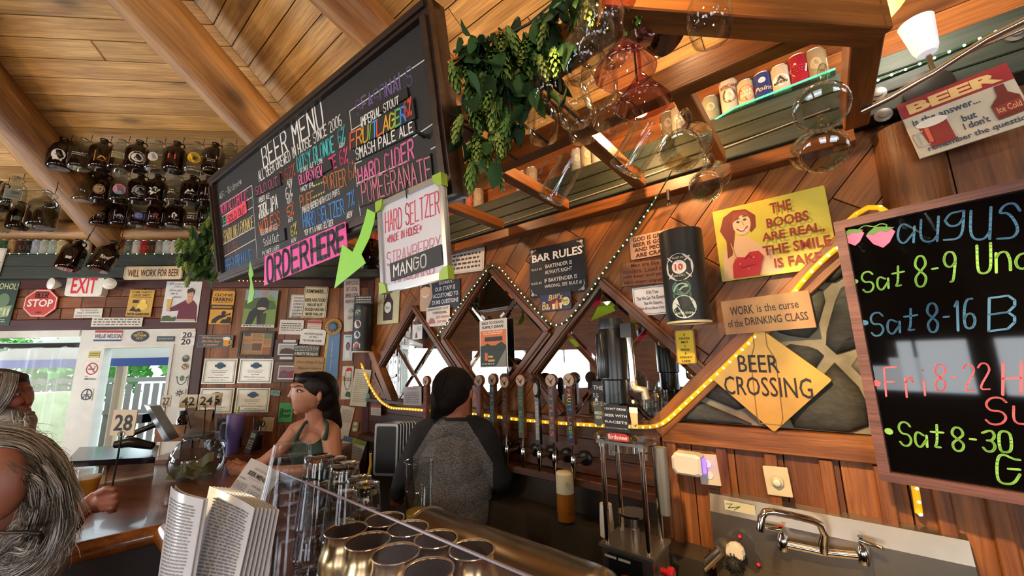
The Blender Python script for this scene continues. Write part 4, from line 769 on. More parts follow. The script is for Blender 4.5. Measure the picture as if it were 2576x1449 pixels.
script('Sat', q4((2165, 688), (2272, 668), (2276, 716), (2175, 738)), GRN, .008); script('8-9', q4((2300, 645), (2400, 632), (2408, 706), (2306, 722)), GRN, .008); script('Und', q4((2455, 620), (2590, 596), (2596, 670), (2462, 692)), GRN, .008)
script('Sat', q4((2188, 790), (2305, 776), (2310, 828), (2196, 848)), BLU, .008); script('8-16', q4((2330, 766), (2450, 752), (2455, 826), (2338, 838)), BLU, .008); script('Bi', q4((2484, 752), (2590, 738), (2600, 820), (2492, 834)), BLU, .008)
script('Fri', q4((2222, 926), (2318, 920), (2330, 996), (2232, 998)), PNK, .007); script('8-22', q4((2350, 918), (2486, 915), (2492, 980), (2356, 986)), PNK, .006); script('H', q4((2520, 912), (2566, 910), (2572, 988), (2526, 992)), PNK, .008); script('Su', q4((2478, 998), (2600, 1000), (2606, 1066), (2484, 1066)), PNK, .007)
script('Sat', q4((2258, 1062), (2370, 1070), (2376, 1126), (2268, 1122)), GRN, .008); script('8-30', q4((2392, 1072), (2540, 1086), (2548, 1138), (2400, 1132)), GRN, .008); script('Gr', q4((2504, 1140), (2630, 1152), (2640, 1220), (2512, 1218)), GRN, .008)
dot(2152, 708, .007, GRN); dot(2176, 812, .008, BLU); dot(2206, 964, .009, PNK); dot(2236, 1085, .009, GRN)
for px, s in ((2148, .026), (2217, .032)):
    x, y = cbxy(px, 600); ob('chalk_strawberry', MB().prism([(x-s, y+s*.5), (x-s*.7, y+s*.9), (x+s*.7, y+s*.9), (x+s, y+s*.4), (x+s*.5, y-s*.5), (x, y-s*.9), (x-s*.6, y-s*.4)], 0, .0015), mt(STW, .8), cb)
    ob('chalk_leaf', MB().prism([(x-s*.9, y+s*.7), (x-s*.3, y+s*1.2), (x+s*.2, y+s*1.1), (x+s, y+s*.8), (x+s*.4, y+s*.5), (x, y+s*.75), (x-s*.5, y+s*.45)], 0, .0025), mt('#5d8a4a', .8), cb)
out = ([], []); ribbon(chaikin([cbxy(2160, 578), cbxy(2175, 566), cbxy(2200, 572), cbxy(2215, 562), cbxy(2235, 566), cbxy(2222, 576)], 2), .003, out)
ob('chalk_stem', MB().add([(x, y, .002) for x, y in out[0]], out[1]), mt('#7fb060', .8), cb)

# ================================================================== hanging beer menu board over the bar
TL, TR, BR, BL = at(535, 450, 1.198*1.83), at(1088, -5, .626*1.83), at(1150, 490, .613*1.83), at(561, 711, 1.185*1.83)
xa = ((TR-TL)+(BR-BL)).normalized(); MBF = Fr((TL+TR+BL+BR)/4, xa, ((TL-BL)+(TR-BR)).normalized())
mw_ = (((TR-TL).length+(BR-BL).length)/2); mh_ = (((TL-BL).length+(TR-BR).length)/2)
DARKF = wood('darkframe', '#20130d', '#3a2419', .45, 1.5, 25, .05, 0)
mn = ob('menu_chalkboard', MB().box(-mw_/2, mw_/2, -mh_/2, mh_/2, -.03, 0), mt('#1b1c1e', .62, noise=.15), None, MBF.mat(), 'long black hanging beer menu chalkboard with colourful lettering', 'chalkboard')
fwd_ = .045
for x0, x1, y0, y1 in ((-mw_/2, mw_/2, mh_/2-fwd_, mh_/2), (-mw_/2, mw_/2, -mh_/2, -mh_/2+fwd_), (-mw_/2, -mw_/2+fwd_, -mh_/2+fwd_, mh_/2-fwd_), (mw_/2-fwd_, mw_/2, -mh_/2+fwd_, mh_/2-fwd_)):
    ob('frame_rail', MB().box(x0, x1, y0, y1, -.05, .02), DARKF, mn)
    ob('frame_bead', MB().box(x0+.012, x1-.012, y0+.012, y1-.012, .02, .03), DARKF, mn)
def mxy(px, py): return MBF.uv(px, py)
MC = {}
def chalk(txt, pts, col, wd=.009, sh=.05, z=.001, off=0, k=.62):
    wd *= k; a = [V((*MBF.uv(*p, off), 0)) for p in pts]; ss = strokes(txt, .15); xm = max(p[0] for q in ss for p in q); out = ([], [])
    for q in ss:
        qq = []
        for x, y in q:
            s = (x+sh*(y-3))/xm; t = y/6; p = a[3]*(1-s)*(1-t)+a[2]*s*(1-t)+a[1]*s*t+a[0]*(1-s)*t; qq.append((p.x, p.y))
        ribbon(qq, wd, out)
    MC.setdefault((col, z), MB()).add([(x, y, z) for x, y in out[0]], out[1])
def cln(pts, col='#c9c7c2', wd=.004, z=.001):
    out = ([], []); ribbon([mxy(*p) for p in pts], wd, out); MC.setdefault((col, z), MB()).add([(x, y, z) for x, y in out[0]], out[1])
def tagp(name, pts, col, z=.001, th=.003):
    p = [mxy(*q) for q in pts]; return ob(name, MB().prism(p, z, z+th), mt(col, .6), mn)
def B4(x0, y0, x1, y1, h0, h1): return q4((x0, y0-h0), (x1, y1-h1), (x1+h1*.03, y1), (x0+h0*.03, y0))
WHT = '#e6e4de'
chalk('BEER MENU', q4((657, 372), (806, 258), (816, 318), (665, 422)), WHT, .016)
chalk('ALL BEER BREWED IN HOUSE SINCE 2006', q4((649, 432), (857, 287), (861, 313), (653, 457)), WHT, .008)
chalk('WiFi - Birdsview', q4((552, 488), (606, 446), (608, 462), (554, 502)), '#b8b6b0', .006)
for p in (((553, 520), (634, 466), (648, 655)), ((560, 545), (634, 496)), ((560, 570), (636, 521)), ((562, 615), (640, 572)), ((565, 645), (642, 602)), ((568, 688), (648, 655))): cln(p)
chalk('NON ALCOHOLIC', q4((555, 514), (622, 476), (624, 500), (557, 540)), '#e04c84', .009)
chalk('HO', q4((562, 546), (576, 540), (577, 566), (564, 571)), '#4ab070', .008)
tagp('sold_out_card', q4((571, 541), (620, 505), (624, 535), (574, 567)), '#e0445c', .002); chalk('SOLD OUT', q4((576, 544), (618, 518), (620, 534), (578, 560)), '#5a1420', .006, z=.0065)
chalk('SPARKLING LEMONADE', q4((562, 582), (636, 542), (638, 572), (564, 612)), '#d8c078', .007)
chalk('ICED TEA', q4((567, 622), (598, 606), (600, 632), (569, 645)), '#8a4a34', .007)
chalk('PEPSI PRODUCTS', q4((567, 655), (634, 626), (636, 656), (569, 684)), '#4a84c4', .009)
chalk('R 62%', q4((703, 436), (740, 412), (743, 440), (706, 462)), '#b0503c', .010)
chalk('ABV', q4((722, 455), (735, 448), (736, 460), (723, 467)), WHT, .005)
tagp('sold_out_card', q4((640, 468), (708, 436), (711, 466), (644, 496)), '#15151a', .002, .006); chalk('SOLD OUT', q4((647, 472), (702, 446), (704, 468), (650, 492)), '#c46484', .007, z=.0095)
chalk('AMBER ALE', q4((651, 498), (678, 486), (679, 498), (652, 510)), WHT, .005)
chalk('7BBL IPA', q4((650, 520), (697, 488), (699, 522), (653, 552)), WHT, .011); chalk('6%', q4((718, 476), (734, 460), (736, 492), (721, 502)), WHT, .009); chalk('WEST COAST IPA', q4((651, 540), (686, 522), (687, 534), (652, 550)), WHT, .004)
chalk('ABV', q4((722, 504), (734, 497), (735, 508), (723, 514)), WHT, .004)
chalk('WITLESS', q4((651, 560), (703, 530), (706, 565), (655, 590)), '#d86a34', .011); chalk('5%', q4((722, 524), (738, 508), (740, 538), (725, 546)), '#d86a34', .009); chalk('BELGIAN WIT BIER', q4((656, 580), (698, 562), (699, 576), (658, 592)), WHT, .004); chalk('ABV', q4((725, 550), (737, 544), (738, 554), (726, 560)), WHT, .004)
tagp('sold_out_card', q4((662, 598), (719, 574), (722, 604), (666, 622)), '#15151a', .002, .006); chalk('Sold Out', q4((667, 602), (706, 584), (708, 606), (670, 620)), WHT, .006, z=.0095); chalk('6%', q4((731, 572), (745, 558), (747, 588), (734, 594)), '#d8c84a', .009); chalk('PILSNER LAGER', q4((660, 634), (702, 616), (703, 628), (662, 644)), WHT, .004); chalk('ABV', q4((733, 602), (745, 596), (746, 606), (734, 612)), WHT, .004)
chalk('DITSY BLONDE', q4((746, 398), (838, 342), (842, 380), (750, 432)), '#4ab4b4', .012); chalk('6%', q4((849, 330), (866, 315), (869, 352), (853, 362)), '#4ab4b4', .010); chalk('ABV', q4((853, 364), (867, 356), (868, 366), (854, 373)), WHT, .004); chalk('BLONDE ALE + LIME', q4((755, 424), (812, 396), (813, 408), (756, 436)), WHT, .004)
chalk('7E 6%', q4((826, 400), (873, 370), (876, 406), (830, 428)), '#e0447c', .011); tagp('blursview_card', q4((753, 440), (835, 402), (840, 424), (756, 470)), '#141418', .002, .006); chalk('BLURSVIEW', q4((757, 444), (814, 416), (817, 442), (760, 466)), '#e070a4', .009, z=.0095); chalk('HAZY IPA', q4((757, 470), (788, 458), (789, 470), (758, 482)), WHT, .005)
chalk('PUFF', q4((754, 494), (788, 480), (790, 514), (757, 524)), '#b06a3c', .010); chalk('PORTER', q4((814, 446), (868, 424), (872, 466), (818, 480)), '#b06a3c', .010); chalk('6%', q4((876, 412), (894, 402), (897, 444), (880, 452)), '#b06a3c', .009)
for k in range(5): cln([(790+k*6, 468-k*2.5), (792+k*6, 467-k*2.5)], '#c8b84a', .008); cln([(790+k*6, 496-k*3), (792+k*6, 495-k*3)], '#c8b84a', .008)
chalk('PORTER BREWED WITH COCO PUFFS', q4((760, 522), (854, 474), (855, 488), (762, 538)), WHT, .005)
chalk('HARD SELTZER', q4((761, 540), (863, 500), (867, 538), (765, 574)), '#4a84c8', .011); chalk('7%', q4((873, 490), (890, 478), (893, 514), (877, 522)), '#4a84c8', .010); chalk('ABV', q4((872, 536), (886, 530), (887, 544), (873, 550)), WHT, .005); chalk("YEP IT'S A HARD SELTZER", q4((766, 580), (838, 552), (839, 566), (768, 592)), WHT, .005)
for p in (((880, 280), (1096, 132)), ((880, 280), (908, 550)), ((885, 328), (930, 300)), ((1040, 345), (1110, 298)), ((893, 412), (910, 405)), ((1085, 375), (1118, 358)), ((898, 462), (1020, 408))): cln(p, '#d0cec8', .004)
chalk('SEASONALS', q4((895, 256), (1034, 166), (1039, 212), (901, 292)), '#6a5884', .012)
tagp('seasonal_card', q4((905, 282), (1027, 220), (1031, 246), (910, 312)), '#101013', .002, .005); chalk('IMPERIAL STOUT', q4((912, 298), (1007, 244), (1009, 262), (914, 322)), WHT, .007, z=.009)
tagp('seasonal_card', q4((882, 340), (1044, 250), (1050, 300), (888, 378)), '#17171b', .002, .007)
for ch, x, col in (('F', 887, '#e0562c'), ('R', 903, '#e88a34'), ('U', 919, '#e8c43c'), ('I', 924, '#5ab84a'), ('T', 942, '#3c9ae0'), ('L', 954, '#e0563c'), ('A', 970, '#e8a83c'), ('G', 986, '#e8d43c'), ('E', 1000, '#5ab86a'), ('R', 1014, '#4a8ae0')):
    f = lambda xx: 338-(xx-887)*.50
    chalk(ch, q4((x, f(x)), (x+13, f(x+13)), (x+14, f(x+13)+37), (x+1, f(x)+40)), col, .011, z=.0105)
chalk('6%', q4((1022, 262), (1039, 248), (1042, 290), (1026, 298)), '#e0543c', .010, z=.0105)
tagp('seasonal_card', q4((890, 382), (1046, 304), (1050, 336), (895, 408)), '#17171b', .002, .004); chalk('SMASH PALE ALE', q4((899, 376), (1041, 308), (1044, 332), (902, 404)), WHT, .008, z=.008)
chalk('HARD CIDER', q4((900, 426), (1038, 350), (1042, 398), (904, 462)), '#e070a0', .012)
tagp('cider_card', q4((901, 471), (1086, 386), (1092, 455), (908, 522)), '#131316', .002, .004); chalk('POMEGRANATE', q4((912, 460), (1084, 396), (1092, 452), (918, 512)), '#c87888', .009, z=.0075)
for (col, z), mb in MC.items(): ob('chalk_lettering', mb, mt(col, .8), mn)
# pink order card and green arrows fixed to its lower edge
def flat(name, label, pts, col, off, th, items=(), cat='sign', fr=None):
    fr = fr or MBF; q = [fr.uv(x, y, off) for x, y in pts]; cx = sum(p[0] for p in q)/len(q); cy = sum(p[1] for p in q)/len(q)
    return ob(name, MB().prism([(x-cx, y-cy) for x, y in q], 0, th), mt(col, .55), None, fr.mat(cx, cy, off), label, cat), (cx, cy)
oc, c0 = flat('order_here_card', 'hot pink card reading ORDER HERE', q4((667, 645), (870, 557), (876, 634), (665, 719)), '#e8409c', .036, .002)
sv = MC; MC = {}
chalk('ORDER', q4((671, 650), (772, 606), (776, 664), (674, 712)), '#17131c', .022, off=.038, k=.8); chalk('HERE', q4((782, 604), (864, 568), (868, 624), (786, 660)), '#17131c', .022, off=.038, k=.8)
for (col, z), mb in MC.items(): ob('lettering', mb.xf(M.Translation((-c0[0], -c0[1], .002))), mt(col, .7), oc)
flat('green_arrow', 'large lime green paper arrow pointing down beside the pink card', [(925, 525), (945, 536), (942, 560), (930, 600), (910, 640), (921, 662), (842, 726), (862, 614), (888, 634), (905, 595), (918, 555)], '#8fd83a', .05, .002)
flat('green_arrow', 'small lime green paper arrow folded edge-on at the end of the board', [(630, 655), (639, 690), (634, 700), (641, 735), (636, 757), (623, 764), (631, 712), (626, 690)], '#7ab83a', .05, .002)
# whiteboard hung on the frame
tl, tr, br, bl = at(985, 515, 1.262), at(1150, 443, 1.09), at(1143, 703, 1.075), at(977, 740, 1.248)
WF = Fr((tl+tr+br+bl)/4, (tr-tl)+(br-bl), (tl-bl)+(tr-br)); ww = ((tr-tl).length+(br-bl).length)/2; wh = ((tl-bl).length+(tr-br).length)/2
wbd = ob('whiteboard', MB().box(-ww/2, ww/2, -wh/2, wh/2, -.008, 0), mt('#d9d5dc', .25), None, WF.mat(0, 0, .035), 'small hanging whiteboard reading HARD SELTZER with lime corners', 'whiteboard')
ALU = mt('#b9bcc0', .3, .9)
for x0, x1, y0, y1 in ((-ww/2, ww/2, wh/2-.016, wh/2), (-ww/2, ww/2, -wh/2, -wh/2+.02), (-ww/2, -ww/2+.014, -wh/2+.02, wh/2-.016), (ww/2-.014, ww/2, -wh/2+.02, wh/2-.016)):
    ob('frame_rail', MB().box(x0, x1, y0, y1, -.01, .008), ALU, wbd)
for sx in (-1, 1):
    for sy in (-1, 1):
        ob('corner_cap', MB().prism([(sx*ww/2+sx*.003, sy*wh/2+sy*.003), (sx*(ww/2-.034), sy*wh/2+sy*.003), (sx*(ww/2-.03), sy*(wh/2-.018)), (sx*(ww/2-.018), sy*(wh/2-.03)), (sx*ww/2+sx*.003, sy*(wh/2-.034))], -.012, .012), mt('#9aba3c', .4), wbd)
a = Art(ww, wh, 0); RD = '#d8405c'
a.draw([('s', 'HARD SELTZER', .10, .14, .92, .36, RD, .014), ('s', '*MADE IN HOUSE*', .12, .40, .66, .48, RD, .009), ('s', 'STRAWBERRY', .10, .58, .90, .72, '#dc7c8c', .009), ('s', 'RHUBARB', .22, .80, .80, .92, '#dc7c8c', .01)]); a.build(wbd)
mg = ob('mango_card', MB().box(-.115, .115, -.028, .028, .003, .006), mt('#26262a', .6), wbd, M.Rotation(radians(3), 4, 'Z') @ M.Translation((.01, -.085, 0)))
a = Art(.23, .056, .006); a.draw([('s', 'MANGO', .08, .18, .72, .82, WHT, .09)]); a.build(mg)
ob('hook', MB().tube([(0, wh/2+.03, 0), (.002, wh/2, .012), (.004, wh/2-.03, .012)], .002, 6), IRON, wbd)
# ================================================================== mirrors
MIR = mt('#e4e7e8', .01, 1.0, key='mirror')
def diamond(label, cu, cz, hw, hh, cutz=None):
    t = thing('diamond_mirror', label, 'mirror', WB.mat(cu, cz, .020), 'diamond mirrors')
    D = lambda k: [(0, -hh*k), (hw*k, 0), (0, hh*k), (-hw*k, 0)]
    for sx, sy in ((0, 1), (1, 0), (0, -1), (-1, 0)):
        q = [(x/2*.985+sx*hw/2, y/2*.985+sy*hh/2) for x, y in D(1)]
        if cutz is not None: q = clip(q, 0, -1, -(cutz-cz))
        if len(q) < 3: continue
        n = len(q); cx = sum(p[0] for p in q)/n; cy = sum(p[1] for p in q)/n
        inn = [(cx+(x-cx)*.88, cy+(y-cy)*.88) for x, y in q]
        mb = MB().add([(x, y, 0) for x, y in q]+[(x, y, .0035) for x, y in inn], [tuple(range(n, 2*n))]+[(i, (i+1) % n, n+(i+1) % n, n+i) for i in range(n)])
        ob('mirror_pane', mb, MIR, t)
    d = D(1)
    for i in range(4):
        a, b2 = V((*d[i], .012)), V((*d[(i+1) % 4], .012)); dr_ = (b2-a).normalized(); nn = V((dr_.y, -dr_.x, 0)); p0 = a+nn*.022-dr_*.02; p1 = b2+nn*.022+dr_*.02
        if cutz is not None:
            zc = cutz-cz
            if p0.y < zc and p1.y < zc: continue
            if p0.y < zc: p0 = p0+(p1-p0)*((zc-p0.y)/(p1.y-p0.y))
            if p1.y < zc: p1 = p1+(p0-p1)*((zc-p1.y)/(p0.y-p1.y))
        l = (p1-p0).length; x = (p1-p0).normalized(); y = V((-x.y, x.x, 0)); c = (p0+p1)/2
        mm = M(((x.x, y.x, 0, c.x), (x.y, y.y, 0, c.y), (0, 0, 1, .004), (0, 0, 0, 1)))
        r_ = ob('frame_rail', MB().box(-l/2, l/2, -.022, .022, 0, .022), FRAMEW, t, mm)
        ob('frame_bead', MB().box(-l/2, l/2, -.008, .012, .022, .030), FRAMEW, r_)
    return t
diamond('raised middle diamond mirror between the two lower diamond mirrors', 1.318, 1.833, .385, .385)
diamond('diamond mirror behind the can seaming machine', 2.032, 1.618, .400, .41, 1.425)
diamond('diamond mirror in the corner next to the black cup tube', .587, 1.600, .44, .44, 1.425)
bk = place(WB, q4((1209, 800), (1279, 800), (1276, 925), (1208, 925)), .04)
bs = sign('school_flyer', 'orange and black BACK TO SCHOOL supply drive flyer taped on the mirror', WB, q4((1209, 806), (1280, 800), (1274, 922), (1206, 926)), '#cfc9bd', [('t', 'BACK TO SCHOOL', .1, .04, .9, .10, '#2a2624', .02), ('t', 'SUPPLY DRIVE', .1, .13, .88, .19, '#2a2624', .02), ('r', .04, .23, .96, .56, '#d2703a'), ('g', .15, .25, .85, .33, '#f0dcc8', 2), ('r', .2, .37, .84, .46, '#2c2a28'), ('r', .04, .55, .96, .98, '#2e3a34'), ('p', [(.04, .6), (.3, .5), (.5, .58), (.8, .48), (.96, .56), (.96, .66), (.04, .68)], '#26332c'), ('r', .2, .7, .3, .86, '#d2703a'), ('r', .32, .76, .5, .8, '#d9a25a'), ('r', .32, .84, .56, .88, '#d9a25a'), ('p', [(.6, .98), (.96, .62), (.96, .98)], '#8a8880'), ('g', .1, .91, .55, .96, '#c9c4b8', 1)], th=.002, off=.052, cat='flyer')
for sx in (-1, 1): ob('tape', MB().box(-.018, .018, -.008, .008, .002, .003), mt('#cfd2d4', .2), bs, M.Translation((sx*.075, .155, 0)) @ M.Rotation(radians(35*sx), 4, 'Z'))
sign('paper_notice', 'small white card with a red bottle drawing taped on the corner mirror', WB, q4((1038, 818), (1063, 815), (1062, 852), (1038, 855)), '#d8d8d4', [('p', [(.3, .9), (.35, .6), (.45, .5), (.55, .9)], '#7a2c24'), ('g', .5, .15, .92, .45, '#7a7a76', 3)], th=.002, off=.05)
sign('paper_notice', 'grey printed list standing in front of the corner mirror', WB, q4((1017, 973), (1063, 972), (1058, 1020), (1014, 1018)), '#b3afb4', [('t', 'LAGERS', .2, .06, .8, .16, '#a05a5c', .01), ('g', .12, .26, .9, .94, '#6a666a', 7)], th=.003, off=.06)
# stacked diamond photo pieces between frames
# ================================================================== rope lights
def rope(name, label, pts, r, col, ecol, beadcol, estr, bstr, step, grp):
    P = []
    for a, b2 in zip(pts, pts[1:]):
        n = max(1, int((V(b2)-V(a)).length/.03)); P += [V(a).lerp(V(b2), i/n) for i in range(n)]
    P.append(V(pts[-1]))
    for _ in range(3): P = [P[0]]+[(P[i-1]+P[i]*2+P[i+1])/4 for i in range(1, len(P)-1)]+[P[-1]]
    o = P[0].copy(); t = thing(name, label, 'light', M.Translation(o), grp)
    ob('tube', MB().tube([p-o for p in P], r, 8), mt(ecol, .3, emit=estr, key=name), t, smooth=60)
    mb = MB(); acc = 0; rn = random.Random(3)
    for a, b2 in zip(P, P[1:]):
        l = (b2-a).length; acc += l
        if acc > step:
            acc = 0; mb.ball(b2-o+(WA.n+WB.n).normalized()*r*.62, max(r*.62, .0042), n=6)
    ob('led_beads', mb, mt(beadcol, .3, emit=bstr, key=name+'b'), t, kind='stuff')
    return t
YE = dict(r=.0085, col='#e8b020', ecol='#cf9c14', beadcol='#ffe07a', estr=.9, bstr=9, step=.018)
def wpx(*pts, off=.06): return [WB.hit(x, y, off) for x, y in pts]
def ropeY(label, pts): return rope('rope_light', label, pts, YE['r'], YE['col'], YE['ecol'], YE['beadcol'], YE['estr'], YE['bstr'], YE['step'], 'yellow rope lights')
ropeY('yellow rope light running under the mirrors and up the diagonal trim', wpx((903, 893), (912, 925), (930, 970), (952, 1005), (980, 1026), (1040, 1030), (1120, 1036), (1200, 1042), (1300, 1055), (1400, 1064), (1500, 1070), (1600, 1074), (1656, 1075), (1668, 1068), (1740, 1000), (1820, 925), (1898, 848))+[WB.hit(1930, 815, .045), WB.hit(1985, 755, .045), WB.hit(2000, 728, .085), WB.hit(2060, 660, .085), WB.hit(2104, 625, .085)])
ropeY('loop of yellow rope light above the events chalkboard', [WB.hit(2130, 560, .06), WB.hit(2150, 530, .06), WB.hit(2185, 508, .08), WB.hit(2220, 508, .11), WB.hit(2240, 525, .13), WB.hit(2262, 570, .13)])
ropeY('short end of yellow rope light hanging below the events chalkboard', [WB.hit(2296, 1190, .05), WB.hit(2303, 1235, .05), WB.hit(2309, 1262, .05), WB.hit(2312, 1292, .05)])
def ropeG(label, pts, step=.03): return rope('green_light_string', label, pts, .004, 0, '#1d3a20', '#a8ffb8', .3, 5, step, 'green light strings')
ropeG('green light string following the mirror frames in a zigzag', wpx((1096, 852), (1140, 790), (1238, 662), (1250, 664), (1320, 748), (1382, 818), (1402, 826), (1428, 808), (1480, 740), (1535, 660), (1600, 575), (1650, 500), (1672, 465)))
ropeG('green light string along the green board of the door wall', [WA.pt(u, 2.55, .113) for u in (-3.6, -3, -2.4, -1.8, -1.2, -.6, -.1)], .035)
ropeG('green light string along the green board beside the track lamp', [PB(u, .106, z) for u, z in ((2.98, 2.545), (3.2, 2.56), (3.5, 2.60), (3.9, 2.62))], .03)
rope('red_light_string', 'short string of orange lights under the end of the menu board', [WA.hit(592, 706, .05), WA.hit(665, 708, .05)], .004, 0, '#5a1c10', '#ff8a5a', .2, 6, .02, 'orange light strings')

# ================================================================== beer taps
TAPS = [(1074, 958, 'DITSY', '#5a2c30', '#a05a5c', 'maroon striped tap handle next to the grey list'), (1179, 957, 'IPA', '#6a4038', '#c09a90', 'tap handle half hidden by the head of the bartender'), (1207, 957, '7BBL IPA', '#7a5a5c', '#b8606c', 'tap handle with a grey pink panel'), (1241, 955, 'PILSNER', '#4f6268', '#7fa0a4', 'tap handle with a slate blue panel'), (1272, 961, 'AMBER', '#33211a', '#6a4434', 'plain dark brown tap handle'), (1312, 957, 'DITSY BLONDE', '#33403c', '#5a9a64', 'tap handle with green lettering'), (1352, 978, 'ELEMENTAL', '#101010', '#b8b4ac', 'short black tap handle with an oval top'), (1388, 957, 'WITLESS', '#3c454a', '#c86a5c', 'tap handle with red lettering on slate'), (1433, 956, 'FRUIT LAGER', '#17171a', None, 'tap handle with rainbow lettering on black')]
TAPH = wood('taphandle', '#5a3018', '#7d4824', .4, 2, 30, .2, 0)
for i, (px, py, txt, bgc, tc, lab) in enumerate(TAPS):
    u, v = WB.uv(px, py, .13); black = i == 6
    zb_ = 1.235
    t = thing('beer_tap', lab, 'tap', WB.mat(u, zb_, 0) , 'beer taps'); top = v-zb_
    # flange, shank, faucet body, spout, lever
    ob('flange', MB().lathe([(.034, .02), (.034, .028), (.026, .036), (.012, .038)], 20), BLACK, t, smooth=40)
    ob('shank', MB().tube([(0, 0, .036), (0, 0, .125)], .011, 10), CHROME, t, smooth=40)
    ob('faucet', MB().lathe([(.010, .028), (.013, .018), (.013, -.015), (.009, -.03), (.0075, -.062), (.006, -.064)], 12).xf(M(((1, 0, 0, 0), (0, 0, 1, 0), (0, -1, 0, .13), (0, 0, 0, 1)))), CHROME, t, smooth=40)
    ob('lever', MB().tube([(0, .025, .13), (0, .075, .13)], .006, 8), CHROME, t, smooth=40)
    hb = .078
    if not black:
        ob('handle', MB().box(-.017, .017, hb, top-.02, .118, .142), TAPH, t)
        ob('handle_panel', MB().box(-.0135, .0135, hb+.006, top-.03, .142, .1435), mt(bgc, .5), t)
        dd = ob('handle_disc', MB().lathe([(.03, -.012), (.031, -.009), (.031, .009), (.03, .012)], 22).xf(M(((1, 0, 0, 0), (0, 1, 0, top), (0, 0, 1, .13), (0, 0, 0, 1)))), TAPH, t, smooth=40)
        ob('disc_face', MB().lathe([(.028, .012), (.027, .0128)], 22).xf(M.Translation((0, top, .13))), mt('#b99a80', .5), dd)
        ob('eagle_mark', MB().add([(-.021, .017, 0), (-.011, .008, 0), (-.002, -.002, 0), (.006, .002, 0), (.022, .018, 0), (.013, .004, 0), (.006, -.008, 0), (.008, -.02, 0), (.0, -.012, 0), (-.006, -.01, 0), (-.004, -.004, 0), (-.014, .004, 0)], [(0, 1, 2, 10, 11), (2, 3, 6, 8, 10), (3, 4, 5, 6), (6, 7, 8), (8, 9, 10)]).xf(M.Translation((0, top, .1432))), mt('#2a1a12', .6), dd)
    else:
        ob('handle', MB().box(-.013, .013, hb-.02, top-.045, .12, .14), BLACK, t); ob('handle_panel', MB().box(-.010, .010, hb, top-.06, .14, .1412), mt('#8d8a84', .5), t)
        ob('handle_disc', MB().lathe([(.0, -.05), (.012, -.045), (.017, -.02), (.018, 0), (.017, .02), (.012, .04), (.004, .045)], 16).xf(M(((1, 0, 0, 0), (0, 0, 1, top), (0, -1, 0, .13), (0, 0, 0, 1)))), BLACK, t, smooth=40)
        ob('disc_face', MB().lathe([(.013, 0), (.013, .002)], 18, sy=2.2).xf(M.Translation((0, top, .147))), mt('#a09c98', .5), t)
    L_ = top-.03-hb-.03
    cols = [tc]*len(txt) if tc else ['#d84a3c', '#e08a3c', '#e0c83c', '#4ab04a', '#3c8ad8', '', '#c83c5c', '#e0803c', '#e0c43c', '#4ab06a', '#3c8ad8']
    by = {}; n = len(txt)
    for k, ch in enumerate(txt):
        if ch == ' ': continue
        vs, fs = btext(ch, .02); y1 = top-.04-L_*k/n; y0 = y1-L_/n*.8
        by.setdefault(cols[k], MB()).add([(-.009+.018*b2, y1+(y0-y1)*(a if ch != 'I' else .38+.24*a), .1442 if not black else .142) for a, b2 in vs], fs)
    for c, mb in by.items(): ob('lettering', mb, mt(c, .6), t)
# ================================================================== black cup tubes
def cuptube(label, fr, u, z0, z1, r, d, stickers):
    t = thing('cup_tube', label, 'dispenser', fr.mat(u, z0, d), 'black cup tubes'); h = z1-z0
    R_ = M(((1, 0, 0, 0), (0, 0, 1, 0), (0, -1, 0, 0), (0, 0, 0, 1)))
    ob('tube_body', MB().lathe([(r*.92, 0.004), (r*.96, 0), (r, 0), (r, h), (r*.92, h), (r*.92, .004)], 32, cap0=False, cap1=False).xf(R_), mt('#121315', .42), t, smooth=40)
    ob('bottom_ring', MB().lathe([(r*.80, .002), (r*.80, -.004), (r*1.01, -.004), (r*1.01, .004)], 32, cap0=False, cap1=False).xf(R_), mt('#e4cfa4', .5), t, smooth=40)
    ob('wall_bracket', MB().box(-.02, .02, h*.35, h*.65, -d+.02, -r*.97), BLACK, t)
    for (a0, zc, w_, h_, items) in stickers:
        A_ = Art(w_, h_, 0, mapf=lambda x, y, zz: ((r+.0006+zz)*sin(a0+x/r), zc+y, (r+.0006+zz)*cos(a0+x/r)))
        A_.draw(items); A_.build(t)
    return t
def disc(c, k=.5): return ('e', .5, .5, k, k, c)
u1, z1_ = WB.uv(1713, 585, .16); u2, z2_ = WB.uv(1730, 812, .16)
fire = [('p', [(.5+.5*cos(i*pi/8+pi/8)*(1 if i % 4 in (0, 3) else 1.02), .5+.5*sin(i*pi/8+pi/8)) for i in range(16)], '#d8d4cc'), ('p', [(.5+.44*cos(i*pi/4+pi/8), .5+.44*sin(i*pi/4+pi/8)) for i in range(8)], '#1d1a1a'), ('e', .5, .5, .25, .25, '#d8d2c8'), ('t', '10', .36, .38, .64, .62, '#b03038', .03), ('l', [(.12, .12), (.28, .28)], '#d8d4cc', .04), ('l', [(.88, .12), (.72, .28)], '#d8d4cc', .04), ('l', [(.12, .88), (.28, .72)], '#d8d4cc', .04), ('l', [(.88, .88), (.72, .72)], '#d8d4cc', .04), ('t', 'FIRE DIST.', .3, .78, .7, .85, '#d8d4cc'), ('t', 'SKAGIT CO.', .3, .13, .7, .2, '#d8d4cc')]
eag = [disc('#cfcfc8'), ('p', [(.15, .3), (.35, .45), (.5, .62), (.6, .5), (.9, .2), (.72, .5), (.6, .66), (.45, .7)], '#1c2420'), ('p', [(.06, .6), (.2, .5), (.3, .62), (.7, .62), (.8, .5), (.94, .6), (.9, .76), (.1, .76)], '#2a3a34'), ('t', 'BAKER RIVER', .16, .72, .84, .82, '#d8d8d0'), ('t', 'HOTSHOTS', .26, .84, .74, .92, '#1c2420')]
